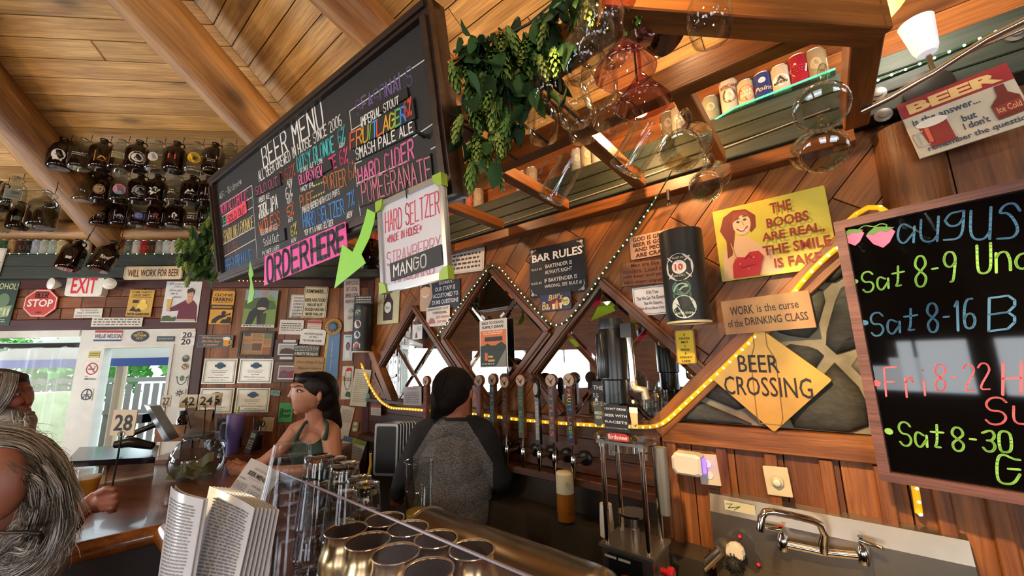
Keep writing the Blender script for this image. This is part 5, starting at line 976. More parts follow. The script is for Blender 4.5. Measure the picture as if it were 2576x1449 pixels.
grn = [('e', .5, .45, .45, .42, '#4a6a5c'), ('l', [(.15, .6), (.3, .3), (.6, .2), (.85, .4), (.6, .4), (.45, .55)], '#a8c0a8', .08, 1), ('r', .08, .72, .92, .95, '#3d5a48')]
hT = (z1_-z2_); zbT = z2_
cuptube('black cylindrical cup tube with stickers beside the pin-up sign', WB, (u1+u2)/2, zbT, z1_, .078, .16, [(.06, hT*.57, .10, .105, fire), (.06, hT*.34, .075, .07, grn), (.1, hT*.15, .085, .085, eag)])
u3, z3 = WA.uv(915, 765, .1); _, z4 = WA.uv(915, 885, .1)
mtn = [disc('#c8d0d4'), ('p', [(.1, .7), (.4, .3), (.55, .5), (.7, .35), (.9, .7)], '#4a5a70')]
cuptube('black cylindrical cup tube in the corner by the rosette', WA, u3, z4, z3, .072, .1, [(-.28, (z3-z4)*.80, .06, .065, grn), (-.28, (z3-z4)*.56, .06, .065, [disc('#d0c8c4'), ('p', [(.1, .3), (.9, .5), (.6, .8)], '#b03a40')]), (-.28, (z3-z4)*.34, .055, .06, mtn), (-.28, (z3-z4)*.12, .06, .065, [('p', [(.5, 0), (1, .3), (1, .8), (.5, 1), (0, .8), (0, .3)], '#c8c4bc'), ('e', .5, .5, .3, .25, '#b04a5a')])])
sign('six_beers_block', 'small black block with white lettering on the corner cup tube', Fr(WA.pt(0, 0, .18), WA.x, ZUP), q4((893, 745), (938, 744), (938, 766), (894, 767)), '#2a3030', [('g', .08, .1, .92, .9, '#c9cdc8', 3)], th=.02, off=0, cat='block')

# ================================================================== can seaming machine
sb = hz(1600, 1372, 1.0); SMX = BP(1.36); su, sz_ = SMX.uv(1598, 1372); org = SMX.pt(su, 0)
MSC = M(((WB.x.x, -WB.n.x, 0, org.x), (WB.x.y, -WB.n.y, 0, org.y), (0, 0, 1, 0), (0, 0, 0, 1)))
zbase = SMX.uv(1550, 1348)[1]
se = thing('can_seamer', 'steel can seaming machine with black motor and clear guard box', 'machine', MSC)
bw, bd = .085, .075; zB = zbase
ob('base_cabinet', MB().box(-bw, bw, -bd, bd, zB-.30, zB-.008), mt('#807a70', .35, .9), se)
ob('base_plate', MB().box(-bw-.008, bw+.008, -bd-.008, bd+.008, zB-.008, zB), mt('#a39c90', .35, .9), se)
fp = ob('control_panel', MB().box(-.062, .052, -bd-.004, -bd, zB-.27, zB-.02), mt('#0e0d0e', .4), se)
A_ = Art(.06, .06, 0); A_.draw([('e', .5, .5, .5, .5, '#c02430'), ('t', 'I VOTED', .2, .3, .8, .46, '#f0e8e4', .02), ('p', [(.25, .56), (.5, .7), (.75, .56), (.6, .74), (.5, .84), (.4, .74)], '#f0e8e4')])
for (c, k), mb in A_.by.items(): ob('sticker', mb.xf(M(((1, 0, 0, .0), (0, 0, -1, -bd-.0046), (0, 1, 0, zB-.10), (0, 0, 0, 1)))), mt(c), fp)
for s in (-1, 1): ob('panel_slot', MB().box(-.03+s*.024-.02, -.03+s*.024+.02, -bd-.006, -bd-.004, zB-.035, zB-.028), mt('#b8b4ac', .4), fp)
zH = SMX.uv(1590, 1112)[1]; zK = SMX.uv(1590, 1000)[1]; zM = SMX.uv(1565, 800)[1]
for sx, sy in ((-1, -1), (1, -1), (1, 1), (-1, 1)):
    rdd = ob('rod', MB().lathe([(.009, zB), (.009, zH)], 12, (sx*.07, sy*.06, 0)), CHROME, se, smooth=40); ob('rod_collar', MB().lathe([(.013, zH-.012), (.013, zH+.012)], 12, (sx*.07, sy*.06, 0)), STEEL, rdd, smooth=40)
ob('chuck', MB().lathe([(.03, zH-.035), (.05, zH-.03), (.05, zH), (.03, zH+.02)], 24), CHROME, se, smooth=40)
for s in (-1, 1): ob('roller_arm', MB().box(s*.05-.012, s*.05+.012, -.03, .03, zH-.03, zH-.005), STEEL, se); ob('roller', MB().lathe([(.012, zH-.05), (.012, zH-.03)], 12, (s*.06, -.01, 0)), CHROME, se, smooth=40)
ob('head_plate', MB().box(-.085, .085, -.075, .075, zH, zH+.01), STEEL, se)
ob('lift_plate', MB().lathe([(.05, zB+.085), (.05, zB+.092)], 24), CHROME, se, smooth=40); ob('lift_post', MB().lathe([(.018, zB), (.018, zB+.04), (.012, zB+.04), (.012, zB+.085)], 16), STEEL, se, smooth=40)
ob('motor_body', MB().lathe([(.045, zK-.02), (.045, zK+.06), (.052, zK+.065), (.052, zM-.05), (.046, zM-.03), (.03, zM-.02)], 24, (-.035, .0, 0)), mt('#17181a', .3), se, smooth=40)
ob('motor_cap', MB().lathe([(.048, zM-.045), (.05, zM-.03), (.045, zM), (.02, zM+.006)], 24, (-.035, .0, 0)), mt('#222326', .35), se, smooth=40)
ob('capacitor', MB().lathe([(.018, zK+.07), (.02, zK+.08), (.02, zM-.06), (.014, zM-.05)], 16, (-.05, -.058, 0)), mt('#202124', .25), se, smooth=40)
ob('switch_box', MB().box(.022, .062, -.05, -.01, zM-.075, zM-.025), mt('#1b1c1e', .4), se)
ob('conduit', MB().tube([(.045, -.03, zM-.075), (.048, -.03, zK+.055)], .012, 12), CHROME, se, smooth=40)
ob('air_elbow', MB().tube([(.048, -.03, zK+.06), (.05, -.03, zK+.04), (.06, -.04, zK+.032), (.085, -.03, zK+.03), (.088, -.03, zK)], .014, 10), mt('#b3aa94', .4, .7), se, smooth=60)
ob('air_cylinder', MB().lathe([(.016, zB+.1), (.02, zH-.1), (.02, zH-.01)], 16, (.105, .02, 0)), mt('#8a8880', .4, .6), se, smooth=40)
gb = ob('guard_box', MB().box(-.088, .092, -.088, .085, zH+.012, zK+.012), glass('acrylic', '#f2f6f4', .8), se)
A_ = Art(.18, zK-zH, 0)
A_.draw([('r', .26, .20, .74, .76, '#15181f'), ('t', "I DON'T DRINK", .28, .26, .72, .31, '#d8d8d4', .02), ('t', 'BEER WITH', .28, .40, .72, .455, '#d8d8d4', .02), ('t', 'RACISTS', .28, .54, .72, .595, '#d8d8d4', .02), ('t', '#BLACKLIVESMATTER', .28, .68, .72, .715, '#9a9a98', .01), ('p', [(.06, .28), (.1, .22), (.2, .22), (.23, .28), (.23, .62), (.2, .68), (.09, .68), (.06, .62)], '#4a4c40'), ('t', 'BIRDS', .07, .36, .22, .43, '#d8d4c0', .02), ('t', 'VIEW', .08, .46, .22, .53, '#d8d4c0', .02), ('p', [(.78, .22), (.94, .22), (.92, .66), (.81, .66)], '#c9b07a'), ('r', .78, .22, .94, .34, '#e8e2d2'), ('p', [(.82, .56), (.87, .6), (.92, .55), (.88, .63)], '#3a2a1c'), ('p', [(.3, .84), (.36, .8), (.68, .8), (.74, .84), (.72, .96), (.34, .96)], '#b83038'), ('t', 'Birdsview', .33, .83, .71, .93, '#ecd8c4', .02)]+[('e', x, y, .03, .04, '#cfd0cc') for x, y in ((.13, .1), (.87, .1), (.13, .92))])
for (c, k), mb in A_.by.items(): ob('sticker_print' if k != 'lettering' else 'lettering', mb.xf(M(((1, 0, 0, .002), (0, 0, -1, -.0885), (0, 1, 0, (zH+zK)/2+.012), (0, 0, 0, 1)))), mt(c), gb)
ob('stop_button', MB().lathe([(.010, 0), (.010, .02), (.018, .022), (.02, .034), (.016, .04)], 16).xf(M(((0, 0, 1, bw+.008), (1, 0, 0, -.03), (0, 1, 0, zB-.05), (0, 0, 0, 1)))), mt('#c41f2c', .3), se, smooth=40)
ob('air_fitting', MB().tube([(bw, -.03, zB-.11), (bw+.04, -.035, zB-.10), (bw+.07, -.04, zB-.12)], .010, 8), BRASS, se, smooth=60)
sign('black_sign', 'black sign with white lettering partly behind the machine motor', WB, q4((1489, 958), (1560, 962), (1556, 1040), (1492, 1034)), '#1c1d22', [('t', 'THE BEER', .06, .14, .95, .28, '#d0d0cc', .02), ('t', 'IS', .06, .4, .28, .54, '#d0d0cc', .02), ('t', 'BEER', .06, .66, .6, .8, '#d0d0cc', .02)], th=.006, off=.06)

# ================================================================== sink
SU0, SZ0 = WB.uv(1787, 1231, .03); SU1 = WB.uv(2424, 1313, .03)[0]; SZb = WB.uv(1785, 1282, .05)[1]
SST = mt('#b5ada0', .32, .95, noise=.1)
sk = thing('steel_sink', 'stainless steel bar sink with a tall backsplash', 'sink', WB.mat(SU0, 0, .018)); sw = SU1-SU0
ob('top_flange', MB().add([(0, SZ0, 0), (sw, SZ0, 0), (sw, SZ0-.008, .03), (0, SZ0-.008, .03), (sw, SZb, .045), (0, SZb, .045)], [(0, 1, 2, 3), (3, 2, 4, 5)]), SST, sk)
ob('backsplash', MB().box(0, sw, SZb-.32, SZb, .0, .045), SST, sk)
ob('basin_rim', MB().box(-.0, sw, SZb-.36, SZb-.32, 0, .50), SST, sk); ob('basin', MB().box(.04, sw-.04, SZb-.6, SZb-.36, .06, .46), SST, sk)
lb = ob('maker_label', MB().box(.05, .145, SZ0-.05, SZ0-.018, .042, .043).xf(M.Identity(4)), mt('#c4bd9a', .5), sk)
ob('scribble', MB().tube([(.055, SZ0-.03, .0445), (.075, SZ0-.026, .0445), (.06, SZ0-.042, .0445), (.1, SZ0-.03, .0445), (.08, SZ0-.044, .0445)], .0012, 5), mt('#2f6a2c', .6), lb)
fu = lambda x, y, off=.075: WB.uv(x, y, off)
fa = thing('wall_faucet', 'chrome two-handle wall faucet with a swing spout on the sink backsplash', 'faucet', WB.mat(SU0, 0, .018))
def fpt(x, y, d): u, v = WB.uv(x, y, d+.018); return (u-SU0, v, d)
a1, a2, am = fpt(1970, 1368, .08), fpt(2172, 1400, .08), fpt(2074, 1390, .08)
ob('bridge', MB().tube([a1, am, a2], .011, 12), CHROME, fa, smooth=50)
for k, p in enumerate((a1, a2)):
    ob('valve_body', MB().lathe([(.013, -.02), (.016, -.012), (.016, .012), (.012, .022), (.009, .03)], 14).xf(M(((1, 0, 0, p[0]), (0, 0, 1, p[1]), (0, -1, 0, p[2]), (0, 0, 0, 1)))), CHROME, fa, smooth=40)
    ob('wall_union', MB().tube([(p[0], p[1], .045), (p[0], p[1], .08)], .014, 12), CHROME, fa, smooth=40)
    lv = ob('lever_handle', MB().tube([(p[0], p[1]+.03, p[2]), (p[0], p[1]+.042, p[2]), (p[0]+(-.05 if k == 0 else .045), p[1]+.044+(.0 if k == 0 else -.004), p[2]+.02)], [.009, .009, .006], 10), CHROME, fa, smooth=50)
    ob('index_button', MB().lathe([(.006, 0), (.006, .004)], 12).xf(M(((1, 0, 0, p[0]), (0, 0, 1, p[1]+.052), (0, -1, 0, p[2]), (0, 0, 0, 1)))), mt('#c03030' if k == 0 else '#5a6a90', .4), lv)
s0 = fpt(2075, 1345, .09)
pts = [am, (am[0], am[1]+.02, .085), s0, fpt(2062, 1318, .11), fpt(2040, 1308, .13), fpt(1990, 1296, .17), fpt(1945, 1287, .20), fpt(1925, 1288, .215), fpt(1916, 1300, .225), fpt(1913, 1335, .225)]
ob('spout', MB().tube(pts, [.014, .013, .011, .0105, .0105, .0105, .0105, .0105, .0105, .0115], 12), CHROME, fa, smooth=60)
# glass rinser in the basin corner
rp_ = [fpt(1742, 1452, .10), fpt(1812, 1384, .08)]
gr_ = thing('glass_rinser', 'steel pipe brush glass washer with red buttons at the sink corner', 'washer', WB.mat(SU0, 0, .018))
ob('pipe', MB().tube(rp_, .017, 12), STEEL, gr_, smooth=40)
c_ = fpt(1868, 1375, .05); pl = [(c_[0]+.036*cos(a)+(.02 if cos(a) > 0 and sin(a) < 0 else 0), c_[1]+.05*sin(a)-(.02 if cos(a) > 0 and sin(a) < 0 else 0)) for a in [i*pi/10 for i in range(20)]]
ob('back_plate', MB().prism(pl, .046, .054), mt('#4a4544', .4, .3), gr_)
for x, y in ((1861, 1350), (1908, 1421)): p = fpt(x, y, .058); ob('red_button', MB().ball(p, .007, n=8), mt('#d02838', .3), gr_, smooth=180)
p = fpt(1850, 1388, .09); ob('white_bristles', MB().lathe([(.026, -.02), (.03, 0), (.026, .02)], 12).xf(M.Translation(p)), mt('#d8cdb8', .8), gr_)
p = fpt(1847, 1422, .12); mb = MB().ball(p, .026, n=14); rn = random.Random(4)
for _ in range(160):
    d = V((rn.gauss(0, 1), rn.gauss(0, 1), rn.gauss(0, 1))).normalized(); mb.tube([V(p)+d*.022, V(p)+d*.033], .0012, 3)
ob('black_brush', mb, mt('#15130f', .7), gr_)
plate('ivory plate with a round dial above the sink backsplash', WB, q4((1921, 1170), (1984, 1177), (1993, 1250), (1929, 1244)), .04, 'dial')
pp = plate('ivory outlet plate holding the white air freshener', WB, q4((1757, 1140), (1806, 1144), (1812, 1222), (1760, 1217)), .04, 'outlet')
fr_ = thing('air_freshener', 'white plug-in air freshener glowing violet underneath', 'air freshener', WB.mat(*WB.uv(1735, 1166, .10), .10))
ob('body', MB().prism([(-.058, -.02), (-.045, -.038), (.03, -.038), (.045, -.03), (.045, .03), (.03, .038), (-.045, .038), (-.058, .02)], -.03, .03, .008), mt('#cfc8bc', .5), fr_)
ob('violet_glow', MB().box(-.01, .044, -.034, -.028, -.034, -.030).box(.045, .05, -.03, .02, -.03, .0), mt('#5a3cff', .4, emit=5), fr_); ob('plug', MB().box(.02, .045, -.015, .015, -.075, -.03), mt('#cfc8bc', .5), fr_)
# ================================================================== glass rack over the bar
ZR = 2.44
rk = thing('glass_rack', 'overhead wooden ladder rack for hanging glasses above the bar', 'rack', WB.mat(0, 0, 0))
def rb(name, u0, d0, u1, d1, w=.045, h=.075, z=ZR, mat=RACKW): return bar(name, PB(u0, d0, z), PB(u1, d1, z), w, h, mat, rk)
rb('outer_beam', 3.0, .15, 3.0, .62, .06, .09); rb('outer_beam', 3.02, .585, 2.56, 1.045, .06, .094, ZR+.001); rb('outer_beam', 2.60, 1.0, 1.0, .80, .06, .09)
rb('wall_beam', .2, .05, 3.0, .05, .065, .056, 2.413); rb('cross_beam', .55, .68, 2.92, .68, .05, .08)
for u in (2.61, 2.30, 1.92, 1.50, 1.05, .6): rb('rung', u, .14, u, .66, .05, .05)
for u, d in ((2.3, .95), (1.75, .88), (1.2, .81)): rb('rung', u, .70, u, d, .045, .05)
for u in (2.36, 2.22, 2.08, 1.94): ob('wire_rail', MB().tube([PB(u, .72, 2.385), PB(u, .98, 2.385), PB(u+.02, 1.06, 2.38), PB(u+.04, 1.0, 2.37)], .005, 6), IRON, None).parent = rk
for c in list(rk.children):
    if c.name.startswith('wire_rail'): c.matrix_local = rk.matrix_world.inverted()
for p in ((3.0, .55), (.4, .4)): ob('hanger_rod', MB().tube([PB(*p, ZR), PB(*p, ZE+p[1]*tan(TP)+.02)], .008, 8).xf(rk.matrix_world.inverted()), IRON, rk)
def puck(label, p, e, col):
    t = thing('puck_lamp', label, 'lamp', M.Translation(p), 'small lamps on the rack')
    ob('housing', MB().lathe([(.03, .012), (.032, .03), (.028, .034)], 20), IRON, t, smooth=40); ob('lens', MB().lathe([(.026, .008), (.027, .012)], 20), mt('#ffcf8a', .4, emit=8, key='puck'), t); ob('stem', MB().tube([(0, 0, .03), (0, 0, .30)], .004, 6), IRON, t)  # puck body added to give a bare rack light a fixture
    lamp('puck_light', 'POINT', (0, 0, -.03), e, col, .03, parent=t)
puck('small warm puck lamp above the rack near the glass shelf', PB(2.40, .36, 2.60), 18, (1, .55, .22))
puck('small warm puck lamp above the rack corner', PB(2.62, .80, 2.66), 5, (1, .70, .38))
puck('small warm puck lamp above the rack beside the menu board', PB(1.2, .6, 2.68), 9, (1, .6, .3))  # further warm rack light, added

PINKG = glass('pink', '#e2bcc0', 1.1)
def stem_mesh(kind):
    if kind == 'martini': pr = [(.034, .16), (.033, .157), (.006, .153), (.004, .14), (.004, .075), (.01, .07), (.058, .0), (.056, .0)]
    elif kind == 'flute': pr = [(.03, .2), (.029, .197), (.005, .193), (.004, .17), (.004, .11), (.02, .095), (.028, .06), (.025, 0), (.024, 0)]
    else: pr = [(.034, .19), (.033, .187), (.006, .183), (.004, .17), (.004, .11), (.022, .10), (.038, .07), (.041, .045), (.035, 0), (.034, 0)]
    return MB().lathe(pr, 28, cap1=False).mesh(kind+'_glass', 180)
SMH = {k: stem_mesh(k) for k in ('martini', 'wine', 'flute')}
STW_ = [('martini', 1572, 182, 2.16, PINKG, 'pink martini glass hanging highest in the rack'), ('martini', 1618, 263, 2.16, PINKG, 'pink martini glass hanging above the big beer mug'), ('martini', 1553, 300, 2.18, CLEAR, 'clear martini glass hanging beside the pink martini glass'),
 ('wine', 1468, 190, 2.22, CLEAR, 'wine glass hanging just below the hop garland end'), ('wine', 1510, 250, 2.19, CLEAR, 'wine glass hanging between garland and pink glasses'), ('wine', 1383, 266, 2.2, CLEAR, 'wine glass hanging behind the hop garland tip'), ('wine', 1367, 350, 2.2, CLEAR, 'wine glass hanging lowest under the garland'), ('wine', 1448, 308, 2.2, CLEAR, 'wine glass hanging in the middle of the cluster'), ('flute', 1321, 325, 2.2, CLEAR, 'narrow glass hanging behind the garland leaves'), ('wine', 1468, 348, 2.19, CLEAR, 'wine glass hanging above the tilted beer mug'), ('wine', 1520, 96, 2.3, CLEAR, 'wine glass hanging in the upper corner of the rack'), ('wine', 1500, 140, 2.26, CLEAR, 'wine glass hanging against the golden ceiling planks'), ('wine', 1790, 95, 2.3, CLEAR, 'wine glass lying against the bright ceiling boards')]
for k, x, y, z, ma, lab in STW_:
    p = hz(x, y, z*.5+1.15); me = SMH[k] if ma is CLEAR else SMH[k].copy()
    ob('hanging_'+k+'_glass', me, ma, None, M.Translation(p), lab, 'glass', 'glasses hanging in the rack')
def mug(label, p_base, p_rim, r, hand):
    p0 = V(p_base); p1 = V(p_rim); h = (p1-p0).length; ax = (p1-p0).normalized(); t = thing('beer_mug', label, 'mug', mtx(p0, hand, ax), 'glass mugs hanging from the rack')
    pr = [(r*.80, .0), (r*.95, .004), (r, .014), (r*.97, .02), (r*.95, h*.95), (r, h), (r*.93, h), (r*.88, .028), (0.002, .026)]
    ob('mug_body', MB().lathe(pr, 24, cap0=True, cap1=False), CLEAR, t, smooth=40)
    ob('thick_base', MB().lathe([(r*.7, .003), (r*.86, .006), (r*.86, .024), (r*.5, .025)], 24), glass('thick', '#e8e2d2', 1.2), t, smooth=40)
    ob('handle', MB().tube([(r*.92, 0, h*.86), (r*1.35, 0, h*.84), (r*1.62, 0, h*.68), (r*1.6, 0, h*.38), (r*1.35, 0, h*.22), (r*.92, 0, h*.2)], r*.13, 8), CLEAR, t, smooth=60)
    kb = MB()
    for i in range(28): kb.ball((r*.93*cos(2*pi*i/28), r*.93*sin(2*pi*i/28), .006), r*.075, n=6)
    ob('knurled_ring', kb, CLEAR, t, kind='stuff')
    for i in range(12):
        a = 2*pi*i/12; ob('flute_rib', MB().tube([(r*.965*cos(a), r*.965*sin(a), .022), (r*.955*cos(a), r*.955*sin(a), h*.7)], r*.03, 4), CLEAR, t)
    return t
mug('glass beer mug hanging tilted below the wine glasses', at(1382, 505, 1.22), at(1440, 402, 1.20), .043, RT*-1)
mug('big glass beer mug hanging tilted under the pink martini glass', at(1570, 433, 1.08), at(1640, 318, 1.04), .05, RT*-1)
mug('glass beer mug seen from below above the bright orange rung', at(1708, 383, .86), at(1745, 352, .97), .048, UP)
mug('smaller glass beer mug seen from below above the black cup tube', at(1772, 472, 1.08), at(1800, 440, 1.2), .045, UP)
mug('large glass beer mug seen from below at the rack corner', at(2064, 270, .74), at(2075, 262, .86), .047, UP)
mug('lower glass beer mug seen from below at the rack corner', at(2076, 380, .78), at(2040, 382, .9), .044, UP)
mug('glass beer mug seen from below at the end of the hop garland', at(1202, 452, 1.25), at(1215, 400, 1.33), .042, UP)

# ================================================================== growlers
GP = [(.050, 0), (.056, .005), (.059, .018), (.059, .125), (.057, .138), (.047, .155), (.028, .170), (.0195, .180), (.0175, .195), (.020, .198), (.020, .208), (.0165, .21)]
GB = MB().lathe(GP, 24).mesh('growler_bottle', 40); GBC = GB.copy()
GH = MB().tube([(.018, 0, .196), (.03, 0, .20), (.038, 0, .192), (.038, 0, .178), (.03, 0, .168), (.024, 0, .168)], .0045, 6).mesh('handle', 60); GHC = GH.copy()
BRG = mt('#160804', .07, spec=.7); GB.materials.append(BRG); GH.materials.append(BRG); GCL = glass('growler', '#dfe6e4', 1.9, .04); GBC.materials.append(GCL); GHC.materials.append(GCL)
GCAP = MB().lathe([(.021, .200), (.021, .216), (.019, .218)], 16).mesh('cap', 40); GCAP.materials.append(mt('#1a1614', .4))
GHK = MB().tube([(.0, 0, .21), (.028, 0, .2), (.03, 0, .235), (.03, 0, .27)], .0018, 5).mesh('hook'); GHK.materials.append(IRON)
def growler(label, p, clear, art, rz=0.0, tilt=0.0, s=1.0, group='growlers hanging from the ceiling'):
    to = (CAM-p); a = atan2(to.y, to.x)+pi/2
    t = thing('growler', label, 'growler', M.Translation(p) @ M.Rotation(a+rz, 4, 'Z') @ M.Rotation(tilt, 4, 'Y') @ M.Scale(s, 4), group)
    ob('bottle', GBC if clear else GB, None, t); ob('handle', GHC if clear else GH, None, t); ob('hook', GHK, None, t)
    if not clear: ob('cap', GCAP, None, t) if rz > .3 else None
    if art:
        A_ = Art(.085, .085, 0, mapf=lambda x, y, zz: ((.0596+zz)*sin(x/.0596), -(.0596+zz)*cos(x/.0596), .068+y)); A_.draw(art); A_.build(t)
    return t
WL = '#d9d6cc'
def ring(c, c2): return [('e', .5, .5, .5, .5, c), ('e', .5, .5, .40, .40, c2), ('e', .5, .5, .34, .34, c), ('p', [(.3, .6), (.45, .35), (.6, .5), (.72, .4), (.7, .66), (.4, .7)], c2)]
def box_(c, c2): return [('o', .12, .1, .88, .9, c, .05), ('p', [(.25, .7), (.4, .4), (.6, .45), (.75, .7)], c), ('g', .25, .76, .75, .84, c, 1)]
def paper(c, c2): return [('r', .02, .1, .98, .95, c), ('e', .5, .4, .2, .16, c2), ('g', .2, .65, .8, .85, c2, 2)]
R1 = [(164, 0, [('e', .4, .45, .36, .42, WL), ('p', [(.2, .5), (.4, .3), (.6, .55)], '#3a4650'), ('r', .16, .78, .62, .9, WL)], 'white and blue badge'), (215, 1, [('g', .05, .25, .8, .5, '#c8c2b4', 2)], 'pale worn print'), (265, 0, box_('#c98f2c', 0), 'gold square print'), (311, 1, [('r', .1, .1, .8, .6, '#cdb992'), ('g', .15, .2, .7, .5, '#8f7a58', 3)], 'beige print'), (354, 0, ring(WL, '#17110e'), 'large white round badge'), (402, 1, [('e', .3, .45, .3, .35, '#c9c6c8')], 'white oval print'), (448, 0, [('r', .15, .15, .6, .55, '#d2542c'), ('r', .3, .3, .46, .46, '#17110e')], 'orange red print'), (499, 1, [('e', .4, .42, .42, .42, '#dcae20'), ('p', [(.3, .6), (.4, .25), (.5, .4), (.6, .3), (.5, .6)], '#2a2010')], 'yellow round badge'), (544, 0, [('o', .1, .2, .75, .4, WL, .04), ('g', .2, .5, .7, .75, '#a8a49c', 2)], 'small white script'), (582, 1, None, 'no print next to the board frame')]
R2 = [(224, 1, None, 'no print'), (266, 0, [('e', .4, .45, .36, .42, '#7d6244'), ('e', .4, .45, .25, .3, '#9c7f58')], 'tan oval badge'), (314, 1, [('e', .38, .42, .4, .44, '#c9808c'), ('r', .1, .4, .7, .55, '#7d84b8'), ('e', .35, .72, .2, .14, '#5a9ac0')], 'pink and blue badge'), (358, 0, ring('#8d918c', '#1a1614'), 'grey shield print'), (400, 0, [('p', [(.1, .25), (.5, .12), (.85, .3), (.6, .62), (.25, .9), (.3, .5)], WL), ('e', .48, .42, .18, .18, '#1a1210')], 'white guitar pick badge'), (447, 1, [('g', .2, .3, .5, .7, '#b9a58a', 2)], 'faint print'), (488, 0, [('p', [(.05, .6), (.25, .3), (.4, .45), (.5, .2), (.62, .42), (.95, .6)], WL), ('g', .15, .64, .9, .72, WL, 1)], 'white mountain print'), (528, 0, [('r', .25, .1, .95, .8, '#cfcac4'), ('e', .62, .4, .2, .2, '#2a2420'), ('t', '4', .55, .3, .68, .5, '#cfcac4', .02)], 'white square number badge')]
R3 = [(264, 0, paper('#c8a94c', '#4a3a18'), 'yellow paper label'), (312, 0, box_('#9aa0a0', 0), 'grey square print'), (357, 1, [('r', .1, .2, .8, .8, '#5a5a98'), ('e', .4, .5, .25, .25, '#7a7ac0')], 'violet print'), (402, 0, paper('#b9b0a4', '#6a1c28'), 'cream and maroon label'), (447, 0, [('r', .2, .3, .55, .5, WL), ('p', [(.2, .3), (.35, .12), (.5, .3)], WL), ('r', .25, .5, .32, .68, WL), ('g', .3, .74, .75, .82, WL, 1)], 'white house print'), (493, 1, [('g', .1, .15, .6, .8, '#b39a8c', 3)], 'rusty faint print'), (528, 0, paper('#6d7468', '#2a2c28'), 'green grey label')]
GFr = Fr(RA.o, RA.x, RA.y)
for rowname, rowy, L in (('top', 345, R1), ('middle', 432, R2), ('bottom', 497, R3)):
    for i, (x, cl, art, what) in enumerate(L):
        yy = rowy+(i-4)*(1.6 if rowname == 'top' else 1.2); p = GFr.hit(x, yy, .02); p.z -= .235
        growler('%s growler with %s in the %s ceiling row' % ('clear glass' if cl else 'brown glass', what, rowname), p, cl, art, rz=random.uniform(-.15, .15))
for i, (x, y, cl, art, lab, s) in enumerate(((45, 436, 1, paper('#b9bcb8', '#5a605c'), 'clear growler with white paper label beside the log rafter', 1), (6, 448, 0, ring('#8f948c', '#14100e'), 'brown growler cut by the picture edge beside the log rafter', 1), (12, 505, 1, [('p', [(.1, .2), (.5, .1), (.5, .5)], '#2c3c70')], 'clear growler with blue print at the picture edge', 1), (58, 500, 0, [('r', .1, .3, .75, .8, '#c9cdb8'), ('e', .4, .5, .2, .2, '#3a5a40')], 'brown growler with green and white label behind the big jug', 1), (124, 502, 0, None, 'plain dark growler tucked behind the log rafter', 1))):
    p = GFr.hit(x, y, .02); p.z -= .235; growler(lab, p, cl, art, 0, 0, s)
p = at(100, 572, 2.35); growler('big clear glass jug with a cork hanging from the log rafter', p, 1, None, 0, 0, 1.15)
p = at(166, 678, 2.55); ob('cord', MB().tube([(.03, 0, .22), (.05, 0, .5), (.10, 0, .80)], .002, 5), IRON, growler('dark growler hanging tilted above the EXIT sign', p, 0, [('r', .0, .4, .3, .6, '#c9ccd0')], .3, radians(10), 1.05))
p = at(244, 680, 2.55); ob('cord', MB().tube([(.03, 0, .22), (-.04, 0, .5), (-.12, 0, .80)], .002, 5), IRON, growler('dark growler with white script hanging tilted above the plaque', p, 0, [('t', 'River', .05, .2, .6, .5, WL, .03), ('l', [(.0, .8), (.5, .3), (.7, .1)], WL, .08)], .35, radians(16), 1.05))

# ================================================================== beer cans on the ledges
def canmesh(c1, c2, h):
    mb = MB().lathe([(.026, 0), (.033, .006), (.033, h-.012), (.027, h-.003), (.027, h), (.024, h-.002)], 20); me = mb.mesh('beer_can', 40)
    me.materials.append(mt(c1, .3, .35)); return me
def can(label, p, c1, c2, art=None, h=.122, grp='beer cans on the green ledge', rz=0):
    to = CAM-p; a = atan2(to.y, to.x)+pi/2; t = thing('beer_can', label, 'can', M.Translation(p) @ M.Rotation(a+rz, 4, 'Z'), grp)
    ob('can_body', MB().lathe([(.026, 0), (.033, .006), (.033, h-.012), (.027, h-.003)], 20), mt(c1, .3, .25), t, smooth=40)
    ob('can_lid', MB().lathe([(.027, h-.003), (.028, h), (.024, h), (.023, h-.003)], 20), mt('#b8b8b4', .3, .9), t, smooth=40)
    A_ = Art(.075, h*.8, 0, mapf=lambda x, y, zz: ((.0334+zz)*sin(x/.0334), -(.0334+zz)*cos(x/.0334), h*.48+y))
    A_.draw(art or [('r', .0, .32, 1, .62, c2), ('e', .5, .47, .22, .22, c1), ('r', 0, .86, 1, .93, c2)]); A_.build(t); return t
ORD = ['first', 'second', 'third', 'fourth', 'fifth', 'sixth', 'seventh', 'eighth', 'ninth', 'tenth', 'eleventh']
CA = [(15, '#2f5a40', '#9ab09a', 'green'), (36, '#b08a60', '#5a4030', 'tan'), (55, '#4a3428', '#8a6a50', 'brown'), (75, '#2c2826', '#7a6a5c', 'black'), (96, '#a9b4c0', '#34507a', 'blue and silver'), (116, '#b9bcb4', '#8a9a90', 'silver white'), (138, '#a8b8b0', '#6a8a7c', 'pale green'), (158, '#c9bd90', '#6a6a40', 'cream'), (197, '#a87a60', '#d8c8b8', 'copper'), (217, '#ccc8c0', '#a04038', 'white and red')]
for i, (x, c1, c2, nm) in enumerate(CA): can('%s beer can, %s on the green ledge from the picture edge' % (nm, ORD[i]), WA.pt(WA.uv(x, 622, .06)[0], zg1+.001, .06), c1, c2, grp='cans above the exit door')
